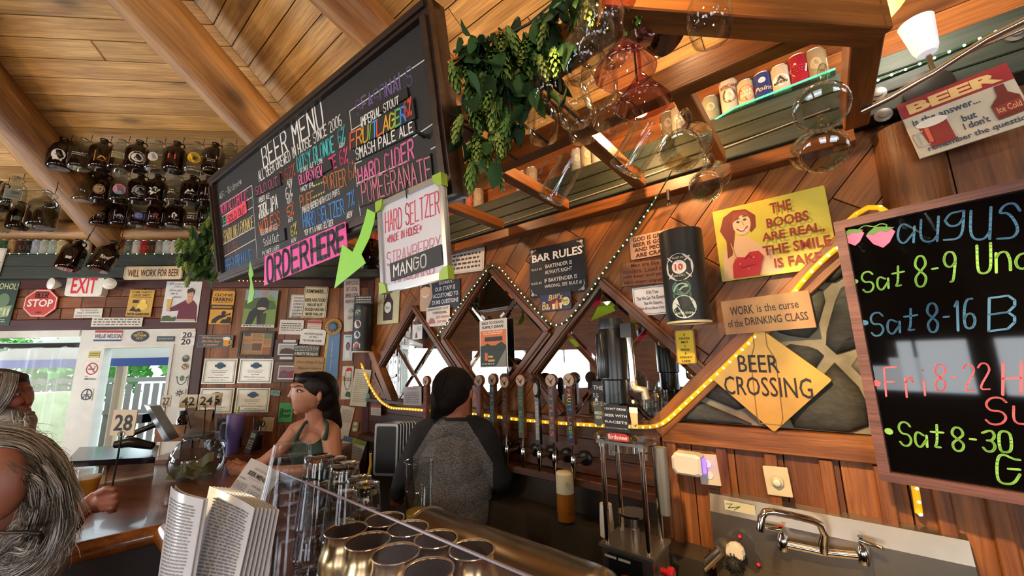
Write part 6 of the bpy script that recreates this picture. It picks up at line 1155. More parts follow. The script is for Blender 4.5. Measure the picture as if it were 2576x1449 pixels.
CA2 = [(327, '#6a7060', '#9aa08a', 'olive'), (347, '#cfc8c0', '#a83c34', 'white and red'), (366, '#a8302c', '#d8c0b8', 'red'), (386, '#4a3424', '#d0b040', 'brown and yellow'), (405, '#9a948c', '#6a4a44', 'grey'), (423, '#c4ccc8', '#4a8a90', 'white and teal'), (442, '#d0c4c0', '#b83038', 'white with red flag'), (461, '#d2d0cc', '#b86a60', 'white'), (480, '#b8b4a8', '#5a6a50', 'silver green'), (500, '#c0a070', '#6a4a2c', 'gold')]
for i, (x, c1, c2, nm) in enumerate(CA2): can('%s beer can, %s after the rafter end towards the menu board' % (nm, ORD[i]), WA.pt(WA.uv(x, 624, .06)[0], zg1+.001, .06), c1, c2, grp='cans above the exit door')
CBs = [(1164, 498, '#3a5a8a', '#c8c8c8', 'blue', 'nearest the whiteboard'), (1184, 502, '#b86a5a', '#d8d0c8', 'salmon', 'beside the blue can'), (1204, 496, '#b0a898', '#6a6a60', 'silver', 'above the mug at the garland end'), (1313, 452, '#c8ccc8', '#3a6a5a', 'white and green', 'with a silver can behind the tilted mug'), (1338, 450, '#b4a894', '#7a5a44', 'silver bronze', 'with a white can behind the tilted mug'), (1452, 396, '#b8bcc0', '#4a6a9a', 'silver blue', 'first of three between the two mugs'), (1478, 392, '#cfc8a8', '#8a8a60', 'cream', 'middle of three between the two mugs'), (1504, 386, '#d8d4cc', '#b03038', 'white and red', 'last of three between the two mugs'), (1681, 312, '#5a5248', '#c8c0b0', 'grey brown', 'behind the big mug'), (1706, 300, '#8a8478', '#2a2a2a', 'pewter', 'behind the mug seen from below')]
for x, y, c1, c2, nm, wh_ in CBs: can('%s can on the bar ledge %s' % (nm, wh_), PB(WB.uv(x, y, .06)[0], .06, 2.632), c1, c2, grp='cans above the bar wall')
CG = [(1789, 280, '#8d927e', '#3c4236', 'grey green', .11, None), (1836, 250, '#c8beb0', '#6a3a30', 'tall white', .155, [('e', .5, .5, .34, .26, '#5a4a42'), ('e', .5, .5, .22, .18, '#c8beb0'), ('t', 'RESCAN', .1, .12, .9, .24, '#6a3a30', .02)]), (1878, 240, '#c8b894', '#b83c2c', 'cream and red', .118, [('e', .5, .5, .42, .34, '#b83c2c'), ('t', 'NEAR', .24, .36, .76, .48, '#e8d8b8', .02), ('t', 'BEER', .26, .52, .74, .64, '#e8d8b8', .02)]), (1920, 224, '#2c3c84', '#c8c8d8', 'royal blue', .122, [('t', 'Point', .1, .5, .9, .7, '#d8a880', .02, 1), ('e', .5, .25, .16, .12, '#b8b8c8')]), (1965, 208, '#c8b8a0', '#b83048', 'tan with red top', .122, [('r', .0, .0, 1, .22, '#b83048'), ('e', .5, .55, .36, .24, '#e0dcd0'), ('p', [(.3, .6), (.5, .35), (.7, .6)], '#2a2a2a'), ('t', 'BREW', .2, .58, .8, .68, '#2a2a2a', .02)]), (2011, 190, '#8f1c2c', '#d8c8b0', 'crimson and cream', .135, [('r', 0, 0, 1, .14, '#b8a860'), ('p', [(.1, .4), (.4, .2), (.9, .3), (.8, .6), (.3, .66)], '#e0c4c0'), ('g', .2, .3, .8, .6, '#8f1c2c', 3)]), (2054, 172, '#8d7d60', '#c0b8a0', 'old bronze', .13, None)]
SHG = glass('shelf', '#9fd8c0', 1.2)
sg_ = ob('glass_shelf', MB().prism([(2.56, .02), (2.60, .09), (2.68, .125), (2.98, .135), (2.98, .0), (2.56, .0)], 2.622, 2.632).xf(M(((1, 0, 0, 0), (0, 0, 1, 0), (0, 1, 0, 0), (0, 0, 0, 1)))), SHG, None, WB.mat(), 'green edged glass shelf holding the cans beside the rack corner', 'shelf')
ob('shelf_edge', MB().tube([(2.60, 2.627, .093), (2.68, 2.627, .128), (2.98, 2.627, .138)], .004, 6), mt('#4fd0a0', .3, emit=.8), sg_)  # edge-lit glow of the glass is put in as emission
for x, y, c1, c2, nm, h, art in CG: can('%s beer can standing on the glass shelf' % nm, PB(WB.uv(x, y, .065)[0], .065, 2.633), c1, c2, art, h, 'cans on the glass shelf')
growler('brown growler lying under the ceiling behind the wire rails', at(1690, 95, 1.05), 0, [('e', .4, .45, .36, .4, '#c8d0d0'), ('p', [(.2, .5), (.4, .25), (.6, .5)], '#3a3a40'), ('t', 'Brew', .15, .66, .75, .84, '#c8d0d0', .02)], 0, radians(-35), 1.0)

# ================================================================== hop garlands
LF = [mt(c, .7, spec=.2, noise=.25, key='leaf') for c in ('#243f1e', '#2f5026', '#41602f', '#1d331a')]
LM = []
for ma in LF:
    me = MB().add([(0, 0, 0), (.010, .006, .003), (.015, .020, .005), (.011, .036, .002), (0, .052, -.006), (-.011, .036, .002), (-.015, .020, .005), (-.010, .006, .003), (0, .02, -.002), (0, .036, -.004)], [(0, 1, 8), (1, 2, 8), (2, 3, 9, 8), (3, 4, 9), (4, 5, 9), (5, 6, 8, 9), (6, 7, 8), (7, 0, 8)]).mesh('leaf', 180); me.materials.append(ma); LM.append(me)
HM = []
for col in ('#6f8a3a', '#8c9c48', '#54742f'):
    mb = MB(); rn = random.Random(2)
    for j in range(8):
        rr = (.004, .009, .0115, .012, .011, .009, .0065, .003)[j]
        for i in range(6):
            a = 2*pi*i/6+j*.52; c = V((rr*.55*cos(a), rr*.55*sin(a), -.006*j)); o_ = V((rr*cos(a), rr*sin(a), -.006*j-.009)); s = V((-sin(a), cos(a), 0))*.0045
            mb.add([c-s, o_-s*.5+V((0, 0, -.002)), o_+V((0, 0, -.006)), o_+s*.5+V((0, 0, -.002)), c+s], [(0, 1, 2, 3, 4)])
    me = mb.mesh('hop_cone'); me.materials.append(mt(col, .6)); HM.append(me)
def garland(label, strands, seed, nl, nh, sp):
    rn = random.Random(seed); o = strands[0][0]; t = thing('hop_garland', label, 'garland', M.Translation(o), 'artificial hop garlands')
    for st in strands:
        ob('vine', MB().tube([p-o for p in st], .0035, 5), mt('#3a3a20', .7), t)
    def pick():
        st = rn.choice(strands); k = rn.randrange(len(st)-1); return st[k].lerp(st[k+1], rn.random())
    for i in range(nl):
        p = pick()-o+V((rn.gauss(0, sp), rn.gauss(0, sp), rn.gauss(0, sp*.8))); s = rn.uniform(.85, 1.4)
        ob('leaf', rn.choice(LM), None, t, M.Translation(p) @ M.Rotation(rn.uniform(0, 2*pi), 4, 'Z') @ M.Rotation(rn.uniform(-2.4, -.6), 4, 'X') @ M.Rotation(rn.uniform(-.6, .6), 4, 'Y') @ M.Scale(s, 4))
    for i in range(nh):
        p = pick()-o+V((rn.gauss(0, sp), rn.gauss(0, sp), rn.gauss(0, sp*.8)-.01)); s = rn.uniform(1.2, 1.7)
        ob('hop_cone', rn.choice(HM), None, t, M.Translation(p) @ M.Rotation(rn.uniform(-.4, .4), 4, 'X') @ M.Rotation(rn.uniform(-.4, .4), 4, 'Y') @ M.Scale(s, 4))
def pl_(dep, *pts): return [at(x, y, dep) for x, y in pts]
garland('leafy hop garland trailing over the rack edge beside the menu board', [pl_(.86, (1480, -40), (1420, 10), (1380, 60), (1400, 140), (1410, 230)), pl_(.90, (1400, 0), (1330, 60), (1250, 100), (1190, 110), (1140, 130)), pl_(.90, (1280, 80), (1260, 160), (1280, 240), (1290, 320)), pl_(.94, (1180, 130), (1190, 230), (1195, 330), (1205, 425)), pl_(.9, (1380, 40), (1330, 120), (1350, 200)), pl_(.9, (1240, 110), (1225, 190), (1250, 260))], 4, 190, 56, .023)
garland('leafy hop garland at the far end of the menu board', [pl_(2.22, (546, 515), (530, 545), (520, 570), (505, 600), (500, 640), (520, 700)), pl_(2.25, (545, 570), (530, 620), (530, 680)), pl_(2.25, (490, 590), (480, 630), (478, 650))], 9, 90, 46, .03)
garland('end of a hop garland lying over the top rack beam', [pl_(.84, (1470, -10), (1540, -6), (1600, -12))], 12, 30, 6, .012)
sign('orange_pennant', 'crumpled orange wrapper tucked behind the hop garland', Fr(at(1190, 150, 1.02), RT, UP), q4((1135, 150), (1200, 110), (1195, 160), (1138, 195)), '#d2521c', [], th=.004, off=0, cat='wrapper', rough=.3)
sign('orange_pennant', 'small orange wrapper piece higher up behind the hop garland', Fr(at(1250, 80, 1.02), RT, UP), q4((1240, 85), (1290, 62), (1285, 95), (1245, 108)), '#d2521c', [], th=.004, off=0, cat='wrapper', rough=.3)

# ================================================================== track lamp
def tp(x, y, d=.27): return WB.hit(x, y, d)
tk = thing('track_lamp', 'chrome curved track lamp with a white glass shade', 'lamp', M.Translation(tp(2347, 185))); o = tp(2347, 185); iv = M.Translation(-o)
ob('arc_bar', MB().tube([tp(2165, 282), tp(2240, 246), tp(2310, 205), tp(2347, 185), tp(2400, 150), tp(2480, 100), tp(2600, 40)], .009, 10).xf(iv), CHROME, tk, smooth=60)
ob('thin_rod', MB().tube([tp(2370, 170, .22), tp(2460, 122, .22), tp(2600, 62, .22)], .004, 8).xf(iv), CHROME, tk, smooth=60)
ob('ceiling_mount', MB().lathe([(.05, 0), (.055, .006), (.03, .012)], 24).xf(iv @ mtx(tp(2335, 222, .108), WB.x, WB.n)), IRON, tk, smooth=40)
ob('stem', MB().tube([tp(2350, 183), tp(2335, 138)], .006, 8).xf(iv), CHROME, tk, smooth=40)
a_, b_ = tp(2333, 135), tp(2303, 58); ax = (b_-a_).normalized(); L_ = (b_-a_).length
ob('shade', MB().lathe([(.020, 0), (.026, L_*.15), (.036, L_*.95), (.037, L_), (.034, L_)], 24, cap0=True, cap1=False).xf(iv @ mtx(a_, WB.x, ax)), mt('#e6e6ea', .5, emit=.55, key='shade'), tk, smooth=40)
ob('bulb', MB().ball(iv @ (a_+ax*L_*.55), .02, n=10), mt('#fff6e6', .4, emit=14, key='bulb'), tk, smooth=180)
lamp('track_bulb', 'POINT', iv @ (a_+ax*(L_+.015)), 7, (1, .9, .74), .03, parent=tk)
for i, (x, y) in enumerate(((2208, 237), (2222, 290), (2555, 85))):
    c = WB.hit(x, y, .105); ob('wall_medallion', MB().lathe([(.022, 0), (.022, .004), (.012, .006), (.012, .012), (.006, .013)], 18), mt('#6d6a66', .4, .5), None, mtx(c, WB.x, WB.n), ('round grey medallion on the green board beside the rack corner', 'lower grey medallion on the green board under the chrome bar', 'round grey medallion on the green board at the picture edge')[i], 'medallion', smooth=40)
# string with a small bulb over the mirror
cdp = [WB.hit(1690, 430, .16), WB.hit(1668, 470, .12), WB.hit(1640, 520, .07)]
ch_ = thing('light_cord', 'green cord with a small bare bulb socket above the cooler plaque', 'cord', M.Translation(cdp[0])); ob('cord', MB().tube([p-cdp[0] for p in cdp], .003, 6), mt('#1f3a26', .6), ch_); ob('socket', MB().tube([WB.hit(1680, 478, .12)-cdp[0], WB.hit(1682, 505, .12)-cdp[0]], [.007, .009], 8), IRON, ch_); ob('bulb', MB().ball(WB.hit(1682, 514, .12)-cdp[0], .008, n=8), CLEAR, ch_)

# odds and ends under the rack and in the corner
jb = at(925, 672, 1.95); t = thing('hanging_jar', 'dark glass jar with a pink lid behind the green arrow', 'jar', M.Translation(jb))
ob('jar_body', MB().lathe([(.05, 0), (.058, .01), (.06, .11), (.05, .135), (.048, .14)], 24), glass('jar', '#6a5058', 1.0), t, smooth=40); ob('jar_lid', MB().lathe([(.052, .138), (.052, .165), (.046, .168)], 24), mt('#c4525c', .4), t, smooth=40); ob('wire', MB().tube([(0, 0, .168), (0, 0, 2.42-jb.z)], .002, 5), IRON, t)
p = WA.hit(925, 1000, .06); t = thing('bead_ornament', 'teal bead oval ornament hanging by the corner', 'ornament', mtx(p, WA.x, WA.n)); ob('oval', MB().lathe([(.018, 0), (.02, .006), (.012, .012)], 18, sy=1.7), mt('#6fb0a8', .3, noise=.3), t, smooth=50); ob('loop', MB().tube([(0, .034, .004), (0, .08, .0)], .0015, 5), IRON, t)
sign('red_topped_card', 'small white card with a red top under the yellow rope light', WB, q4((934, 1018), (960, 1020), (957, 1046), (933, 1044)), '#cfc8c0', [('r', 0, 0, 1, .25, '#b04048'), ('g', .1, .35, .9, .9, '#9a9288', 3)], th=.002, off=.05, cat='card')
p = at(932, 1142, 2.3); t = thing('yellow_strap', 'yellow strap hanging beside the calendar', 'strap', M.Translation(p)); ob('webbing', MB().tube([(0, 0, 0), (.005, 0, -.06), (-.008, 0, -.14), (-.02, 0, -.2)], [.008, .01, .012, .009], 8), mt('#b8922c', .6), t, smooth=60); ob('ring', MB().tube([(.008*cos(a), 0, .008+.008*sin(a)) for a in [i*pi/5 for i in range(10)]], .0015, 5, closed=True), STEEL, t)
ob('white_wire', MB().tube([PB(1.0, .106, 2.452), PB(1.6, .108, 2.46), PB(2.2, .108, 2.47), PB(2.55, .108, 2.485), PB(2.95, .106, 2.51)], .002, 5), mt('#b8b2a0', .5), None, None, 'thin pale wire running along the green board above the rack beam', 'wire')
ob('dark_wire', MB().tube([at(602, 1449, .95), at(612, 1420, .97), at(634, 1392, 1.0), at(668, 1372, 1.02)], .0018, 5), IRON, None, None, 'thin black wire trailing over the bar beside the menus', 'wire')
# ================================================================== bar counter and what stands on it
BZ = 1.07
dB_, nB_ = az(AZB), nBc
def bp2(s, p): q = dB_*s+nB_*p; return (q.x, q.y)
BARW = wood('bartop', '#63301a', '#8f5028', .30, 1.0, 10, .1, .25, .05, coat=.35)
P1 = (-1.43, 1.69); P2 = (-2.25, .95)
poly = [P1, bp2(1.2, .414), bp2(1.2, .86), bp2(-2.72, .89), (-1.72, 2.60), (-2.5, 2.72), (-3.4, 2.1), P2]
bt = ob('bar_counter', MB().prism(poly, BZ-.055, BZ, .006), BARW, None, None, 'glossy reddish brown wooden bar counter', 'counter')
for a, b2 in ((P2, P1), (P1, bp2(1.2, .414))):
    ob('bullnose_edge', MB().tube([(a[0], a[1], BZ-.034), (b2[0], b2[1], BZ-.034)], .036, 12), wood('barnose', '#8a4f1e', '#b8752f', .3, 1.2, 16, .1, .2, .05, coat=.4), bt, smooth=40)
ip = [(P1[0]+.06*.3, P1[1]+.08), bp2(1.15, .48), bp2(1.15, .82), bp2(-2.7, .84), (-1.75, 2.52), (-2.5, 2.62), (-3.3, 2.05), (P2[0]-.02, P2[1]+.1)]
ob('bar_front', MB().prism(ip, 0, BZ-.055), mt('#1f0e07', .5), bt)
# low back counter under the taps
bc = ob('back_counter', MB().box(.1, 2.2, .58, .62, 0, .22), mt('#6a635a', .35, .7), None, WB.mat(0, 0, .013), 'dark steel drip counter under the taps', 'counter')
ob('counter_base', MB().box(.1, 2.2, 0, .58, 0, .20), mt('#2b1a10', .6), bc)
zmug = WB.uv(1425, 1310, .12)[1]
bs_ = bc
# back shelf along the door wall
SZ = 1.095
sh = ob('back_shelf', MB().box(-1.32, -.10, SZ-.04, SZ, 0, .34), BARW, None, WA.mat(0, 0, .02), 'narrow wooden back shelf along the door wall', 'shelf')
ob('shelf_apron', MB().box(-1.32, -.10, SZ-.16, SZ-.04, 0, .31), CEDAR, sh)
def sp(px, d, z=SZ):
    u = WA.uv(px, 1080, d)[0]; return WA.pt(u, z, d)
# purple tumbler
t = thing('travel_tumbler', 'purple handled travel tumbler on the back shelf', 'cup', M.Translation(sp(590, .26)) @ M.Scale(1.0, 4))
ob('cup_body', MB().lathe([(.036, 0), (.038, .01), (.038, .09), (.049, .11), (.053, .245), (.05, .25)], 24), mt('#6a5ca0', .45), t, smooth=40)
ob('handle', MB().tube([(-.05, 0, .2), (-.085, 0, .2), (-.092, 0, .18), (-.09, 0, .10), (-.08, 0, .085), (-.046, 0, .085)], .009, 8), mt('#8a86a0', .45), t, smooth=60)
ob('lid', MB().lathe([(.052, .245), (.052, .258), (.03, .262)], 24), mt('#7a6cae', .4), t, smooth=40); ob('straw', MB().tube([(.01, 0, .26), (.014, 0, .31)], .007, 8), mt('#a8b83c', .4), t)
t = thing('pen_holder', 'black pen holder with scissors and a grey phone beside the switch', 'holder', M.Translation(sp(648, .16)))
ob('cup_body', MB().lathe([(.035, 0), (.038, .10), (.034, .10)], 16), BLACK, t, smooth=40)
for s_ in (-1, 1): ob('scissor_loop', MB().tube([(.02+s_*.014+.014*cos(a), 0, .175+.02*sin(a)) for a in [i*pi/6 for i in range(12)]], .004, 6, closed=True), BLACK, t, smooth=60)
ob('scissor_shank', MB().tube([(.01, 0, .06), (.02, 0, .16)], .006, 6), STEEL, t); ob('pen', MB().tube([(-.015, 0, .05), (-.035, 0, .22)], .005, 6), mt('#2a3a5a', .4), t); ob('pen', MB().tube([(-.01, .01, .05), (-.012, .02, .2)], .005, 6), BLACK, t)
t = thing('cordless_phone', 'grey cordless phone standing on the back shelf', 'phone', M.Translation(sp(632, .24)) @ M.Rotation(.3, 4, 'Y'))
ob('handset', MB().prism(rrect(.045, .15, .012), 0, .025).xf(M(((1, 0, 0, 0), (0, 0, -1, 0), (0, 1, 0, .075), (0, 0, 0, 1)))), mt('#4a4a4c', .4), t)
ob('screen', MB().box(-.016, .016, -.027, -.025, .105, .135), mt('#9ab0a8', .3), t)
for i in range(12): ob('key', MB().box(-.017+(i % 3)*.0125, -.008+(i % 3)*.0125, -.028, -.025, .03+(i//3)*.016, .041+(i//3)*.016), mt('#b8b4aa', .5), t)
t = thing('napkin_dispenser', 'black box dispenser behind the purple tumbler', 'dispenser', M.Translation(sp(578, .10)))
ob('box_body', MB().box(-.06, .06, -.05, .05, 0, .22), BLACK, t); ob('box_slot', MB().box(-.045, .045, -.052, -.05, .15, .18), mt('#2a2a2c', .3), t)
t = thing('tissue_bag', 'clear plastic bag of small goods on the back shelf', 'bag', M.Translation(sp(545, .2)))
rn = random.Random(8)
mb = MB().ball((0, 0, .06), .07, .05, .06, 12); mb.v = [(x*(1+rn.uniform(-.2, .2)), y*(1+rn.uniform(-.2, .2)), max(0, z*(1+rn.uniform(-.2, .2)))) for x, y, z in mb.v]
ob('bag_film', mb, CLEAR, t)
for i in range(7): ob('candy', MB().ball((rn.uniform(-.05, .05), rn.uniform(-.03, .03), rn.uniform(.02, .08)), .018, n=8), mt(rn.choice(('#8a2c38', '#b0a090', '#5a3a2c')), .4), t, smooth=180)
t = thing('cardboard_box', 'small brown cardboard box at the end of the back shelf', 'box', M.Translation(at(442, 1106, 2.55)) @ M.Rotation(.1, 4, 'Z'))
ob('carton', MB().box(-.09, .09, -.06, .06, 0, .09), mt('#8a5a38', .7, noise=.1), t); ob('flap', MB().box(-.09, .09, -.065, -.06, .05, .1).xf(M.Identity(4)), mt('#9a6a44', .7), t)
t = thing('dark_bottle', 'small dark sauce bottle with a black cap', 'bottle', M.Translation(at(455, 1082, 2.6)))
ob('bottle_body', MB().lathe([(.03, 0), (.032, .01), (.032, .07), (.02, .095), (.018, .1)], 16), BRG, t, smooth=40); ob('cap', MB().lathe([(.024, .1), (.024, .125), (.02, .127)], 16), BLACK, t, smooth=40)
t = thing('paper_bundle', 'bundle of folded menus in a wire holder behind the tip jar', 'bundle', M.Translation(at(500, 1105, 2.5)))
for i in range(7): ob('folded_menu', MB().box(-.075, .075, -.03+i*.01, -.024+i*.01, 0, .17+.006*(i % 3)).xf(M.Rotation(.05*i-.15, 4, 'X')), mt(('#8a7460', '#a08a70', '#6a5a4c')[i % 3], .7), t)
def tnum(n, label, px, dep, base):
    (x0, y0, x1, y1) = px; p = at((x0+x1)/2, (y0+y1)/2, dep); fr = Fr(p, RT, ZUP); w_ = (x1-x0)/F*dep; h_ = (y1-y0)/F*dep
    t = thing('table_number', label, 'sign', fr.mat(), 'table number stands')
    cd_ = ob('card', MB().prism(rrect(w_, h_, .004), -.002, .002), mt('#cfc0a6', .6), t); A_ = Art(w_, h_, .002); A_.draw([('t', n, .12, .18, .88, .82, '#1a1512', .02)]); A_.build(cd_)
    b2 = fr.mat().inverted() @ V(base); ob('stand_rod', MB().tube([(0, -h_/2+.012, .004), (0, -h_/2-.02, .0), b2], .0035, 6), CHROME if n != '28' else IRON, t); ob('clip_ring', MB().tube([(.012*cos(a), -h_/2+.006+.01*sin(a), .005) for a in [i*pi/5 for i in range(10)]], .0015, 5, closed=True), CHROME, t)
    if n != '28': ob('stand_base', MB().lathe([(.028, 0), (.028, .004), (.006, .006)], 16).xf(fr.mat().inverted() @ M.Translation(base)), CHROME, t)
    return t
tnum('27', 'table number 27 card on a chrome stand nearest the door', (407, 995, 430, 1023), 2.55, at(412, 1100, 2.55))
tnum('42', 'table card numbered forty-two on a chrome stand', (453, 993, 496, 1025), 2.5, at(484, 1100, 2.5))
tnum('24', 'table card numbered twenty-four on a chrome stand', (499, 992, 541, 1024), 2.48, at(512, 1102, 2.48))
tnum('6', 'table number 6 card on a chrome stand behind card 24', (532, 989, 558, 1020), 2.58, at(530, 1096, 2.58))
tnum('28', 'table number 28 card held up in a hand', (282, 1032, 342, 1094), 1.50, at(280, 1235, 1.50))
# point of sale terminal on a dark stand
ps = thing('sales_terminal', 'tilted black sales terminal seen from the side', 'terminal', M.Translation(at(340, 1140, 2.15)))
ip_ = at(340, 1140, 2.15)
def rel(x, y, d): return at(x, y, d)-ip_
ob('stand_top', MB().prism([(q.x, q.y) for q in (rel(170, 1140, 2.0), rel(392, 1142, 2.05), rel(400, 1128, 2.35), rel(200, 1126, 2.35))], -.03, .0), mt('#15161a', .15), ps)
sc_ = MB().add([rel(362, 1018, 2.25), rel(376, 1022, 2.2), rel(428, 1108, 2.12), rel(412, 1112, 2.16), rel(392, 1016, 2.5), rel(404, 1020, 2.45), rel(452, 1100, 2.38), rel(440, 1104, 2.42)], [(0, 1, 2, 3), (4, 7, 6, 5), (0, 4, 5, 1), (1, 5, 6, 2), (2, 6, 7, 3), (3, 7, 4, 0)])
ob('display', sc_, mt('#3a3f44', .3), ps)
ob('arm', MB().tube([rel(300, 1125, 2.15), rel(335, 1090, 2.2), rel(392, 1068, 2.25)], .016, 8), BLACK, ps, smooth=50); ob('terminal_base', MB().tube([rel(290, 1118, 2.12), rel(330, 1112, 2.14), rel(385, 1122, 2.16)], [.02, .028, .02], 10), BLACK, ps, smooth=50)
ob('card_reader', MB().cbox(rel(355, 1052, 2.25), .07, .06, .05), BLACK, ps)
# stack of tan menus / napkins
p0, p1 = hz(243, 1219, BZ), hz(386, 1196, BZ); xa_ = (p1-p0); L_ = xa_.length
nk = thing('napkin_stack', 'thick stack of tan paper napkins on the bar', 'napkins', mtx(p0, xa_, ZUP))
for i in range(9): ob('napkin_layer', MB().box(0+rn.uniform(0, .006), L_-rn.uniform(0, .006), rn.uniform(-.002, .004), .14, i*.0118, i*.0118+.0108), mt('#bd957a' if i not in (0, 8) else '#e0cfbc', .8), nk)
ob('wrap_band', MB().box(-.002, .03, -.004, .142, 0, .108), mt('#d6c2ac', .7), nk)
# tip jar
jp = hz(490, 1204, BZ)
tj = thing('tip_jar', 'round glass fishbowl tip jar with crumpled bills', 'jar', M.Translation(jp))
ob('bowl', MB().lathe([(.06, 0), (.095, .015), (.125, .06), (.132, .10), (.122, .15), (.095, .195), (.078, .21), (.075, .225), (.09, .24), (.088, .24), (.073, .226)], 32, cap1=False), glass('bowl', '#d8e0e4', .8), tj, smooth=60)
for i, (cx, cz, rz, ry) in enumerate(((.03, .09, .3, -.35), (-.02, .05, -.4, .2), (.05, .05, 1.0, .1), (-.05, .035, .2, 0))):
    mb = MB(); vs = []; n = 9
    for k in range(n): x = -.075+.15*k/(n-1); vs += [(x, -.03, .014*sin(k*1.1+i)), (x, .03, .014*sin(k*1.1+i+.5))]
    mb.add(vs, [(2*k, 2*k+2, 2*k+3, 2*k+1) for k in range(n-1)])
    ob('bank_note', mb.xf(M.Translation((cx, -.02, cz)) @ M.Rotation(rz, 4, 'Z') @ M.Rotation(ry, 4, 'Y') @ M.Rotation(.9, 4, 'X')), mt(('#a89c70', '#8f8860', '#7a7858', '#9a9068')[i], .7, noise=.3), tj, smooth=180)
# beer glass between the heads
t = thing('beer_glass', 'plastic pint of amber beer beside the napkin stack', 'glass', M.Translation(hz(216, 1262, BZ)))
ob('cup_wall', MB().lathe([(.03, 0), (.044, .15), (.0435, .15)], 24, cap1=False), CLEAR, t, smooth=60); ob('beer', MB().lathe([(.029, .004), (.040, .105)], 24), mt('#b87a1c', .25), t, smooth=60); ob('foam', MB().lathe([(.040, .105), (.041, .115)], 24), mt('#e8dcc0', .7), t)

# laminated menus standing at the bar edge
def sheet(name, parent, corners, curve, th, mat, n=10, inv=None):
    (a, b2, c, d) = corners; nrm = (b2-a).cross(d-a).normalized()
    vs = []
    for s_ in (0, th):
        for j in range(2):
            for i in range(n+1):
                f = i/n; p = (a.lerp(b2, f) if j == 0 else d.lerp(c, f))+nrm*(curve*sin(pi*f)*(1 if j == 0 else .6)+s_); vs.append(p)
    N = n+1; fs = []
    for i in range(n): fs += [(i, i+1, N+i+1, N+i), (2*N+i, 3*N+i, 3*N+i+1, 2*N+i+1), (i, 2*N+i, 2*N+i+1, i+1)]
    fs += [(0, N, 3*N, 2*N), (n, 2*N+n, 3*N+n, N+n)]
    mb = MB().add(vs, fs)
    if inv is not None: mb.xf(inv)
    return ob(name, mb, mat, parent, smooth=60)
LAM = mt('#d4d6df', .18, noise=.05); PRN = mt('#8a888c', .5)
def menu_print(parent, corners, curve, inv, rows, x0, x1, y0, y1, seed, heavy=None):
    a, b2, c, d = corners; nrm = (b2-a).cross(d-a).normalized(); rn = random.Random(seed); mb = MB()
    def P(fx, fy):
        t_ = a.lerp(b2, fx); u_ = d.lerp(c, fx); return t_.lerp(u_, fy)+nrm*(curve*sin(pi*fx)*(1-.4*fy)-.0012)
    def quad(f0, g0, f1, g1): mb.add([P(f0, g0), P(f1, g0), P(f1, g1), P(f0, g1)], [(0, 1, 2, 3)])
    for r_ in range(rows):
        y = y0+(y1-y0)*r_/rows; x = x0
        while x < x1-.03:
            l = min(rn.uniform(.04, .14), x1-x); quad(x, y, x+l, y+(y1-y0)/rows*.45); x += l+.025
    mb.xf(inv); ob('lettering', mb, PRN, parent)
def menuset(label, corners, curve, nsheet, step, seed, txt=None):
    o = corners[3]; inv = M.Translation(-o); t = thing('menu_folder', label, 'menu', M.Translation(o), 'laminated menus on the bar')
    nrm = (corners[1]-corners[0]).cross(corners[3]-corners[0]).normalized()
    for k in range(nsheet):
        sft = nrm*(.004*k)+step*k; sheet('laminated_page', t, [p+sft for p in corners], curve, .0014, LAM, inv=inv)
    f = [p for p in corners]
    if txt:
        a, b2, c, d = f; nn = nrm
        A_ = Art(1, 1, 0, mapf=lambda x, y, z: inv @ ((a.lerp(b2, x+.5)).lerp(d.lerp(c, x+.5), .5-y)+nn*(curve*sin(pi*(x+.5))*(1-.4*(.5-y))-.0012-z))); A_.draw(txt); A_.build(t)
    else: menu_print(t, f, curve, inv, 26, .12, .88, .10, .97, seed)
    return t
m1 = [at(430, 1222, .74), at(512, 1256, .70), at(470, 1500, .62), at(392, 1490, .66)]
menuset('laminated menu standing nearest the wooden bar edge', m1, -.012, 2, V((.002, .002, 0)), 2)
m2 = [at(527, 1222, .78), at(640, 1278, .70), at(590, 1500, .62), at(468, 1490, .66)]
menuset('thick set of laminated menus fanned open beside the acrylic screen', m2, .010, 7, RT*.004, 5)
m3 = [at(632, 1152, 1.05), at(712, 1193, 1.0), at(632, 1300, .92), at(562, 1252, .96)]
menuset('single laminated page headed BEER MENU leaning behind the others', m3, -.006, 1, V((0, 0, 0)), 7, [('t', 'TODAY ON TAP', .3, .16, .7, .20, '#6a6a70'), ('t', 'BEER MENU', .22, .26, .80, .36, '#2a2a30', .02), ('r', .3, .40, .7, .405, '#6a6a70'), ('t', 'LIGHTER', .06, .46, .28, .50, '#4a4a50', .01), ('t', 'DARK BEER', .54, .50, .82, .54, '#4a4a50', .01), ('g', .06, .56, .46, .92, '#8a8a90', 9), ('g', .54, .60, .94, .95, '#8a8a90', 9)])
# acrylic screen along the bar edge
SP_ = BP(.418); ua, za = SP_.uv(706, 1187); 
ac = ob('acrylic_screen', MB().box(0, 1.35, BZ+.001, za, -.002, .002), glass('screen', '#f3f1f3', .30, .06), None, SP_.mat(ua, 0, 0), 'clear acrylic screen standing along the bar edge in front of the glasses', 'screen')
ob('polished_edge', MB().tube([(0, BZ+.002, 0), (0, za, 0)], .003, 6), glass('edge', '#b8b8bc', 1.6), ac); ob('polished_edge', MB().tube([(0, za, 0), (1.35, za, 0)], .0025, 6), mt('#857a86', .3), ac)
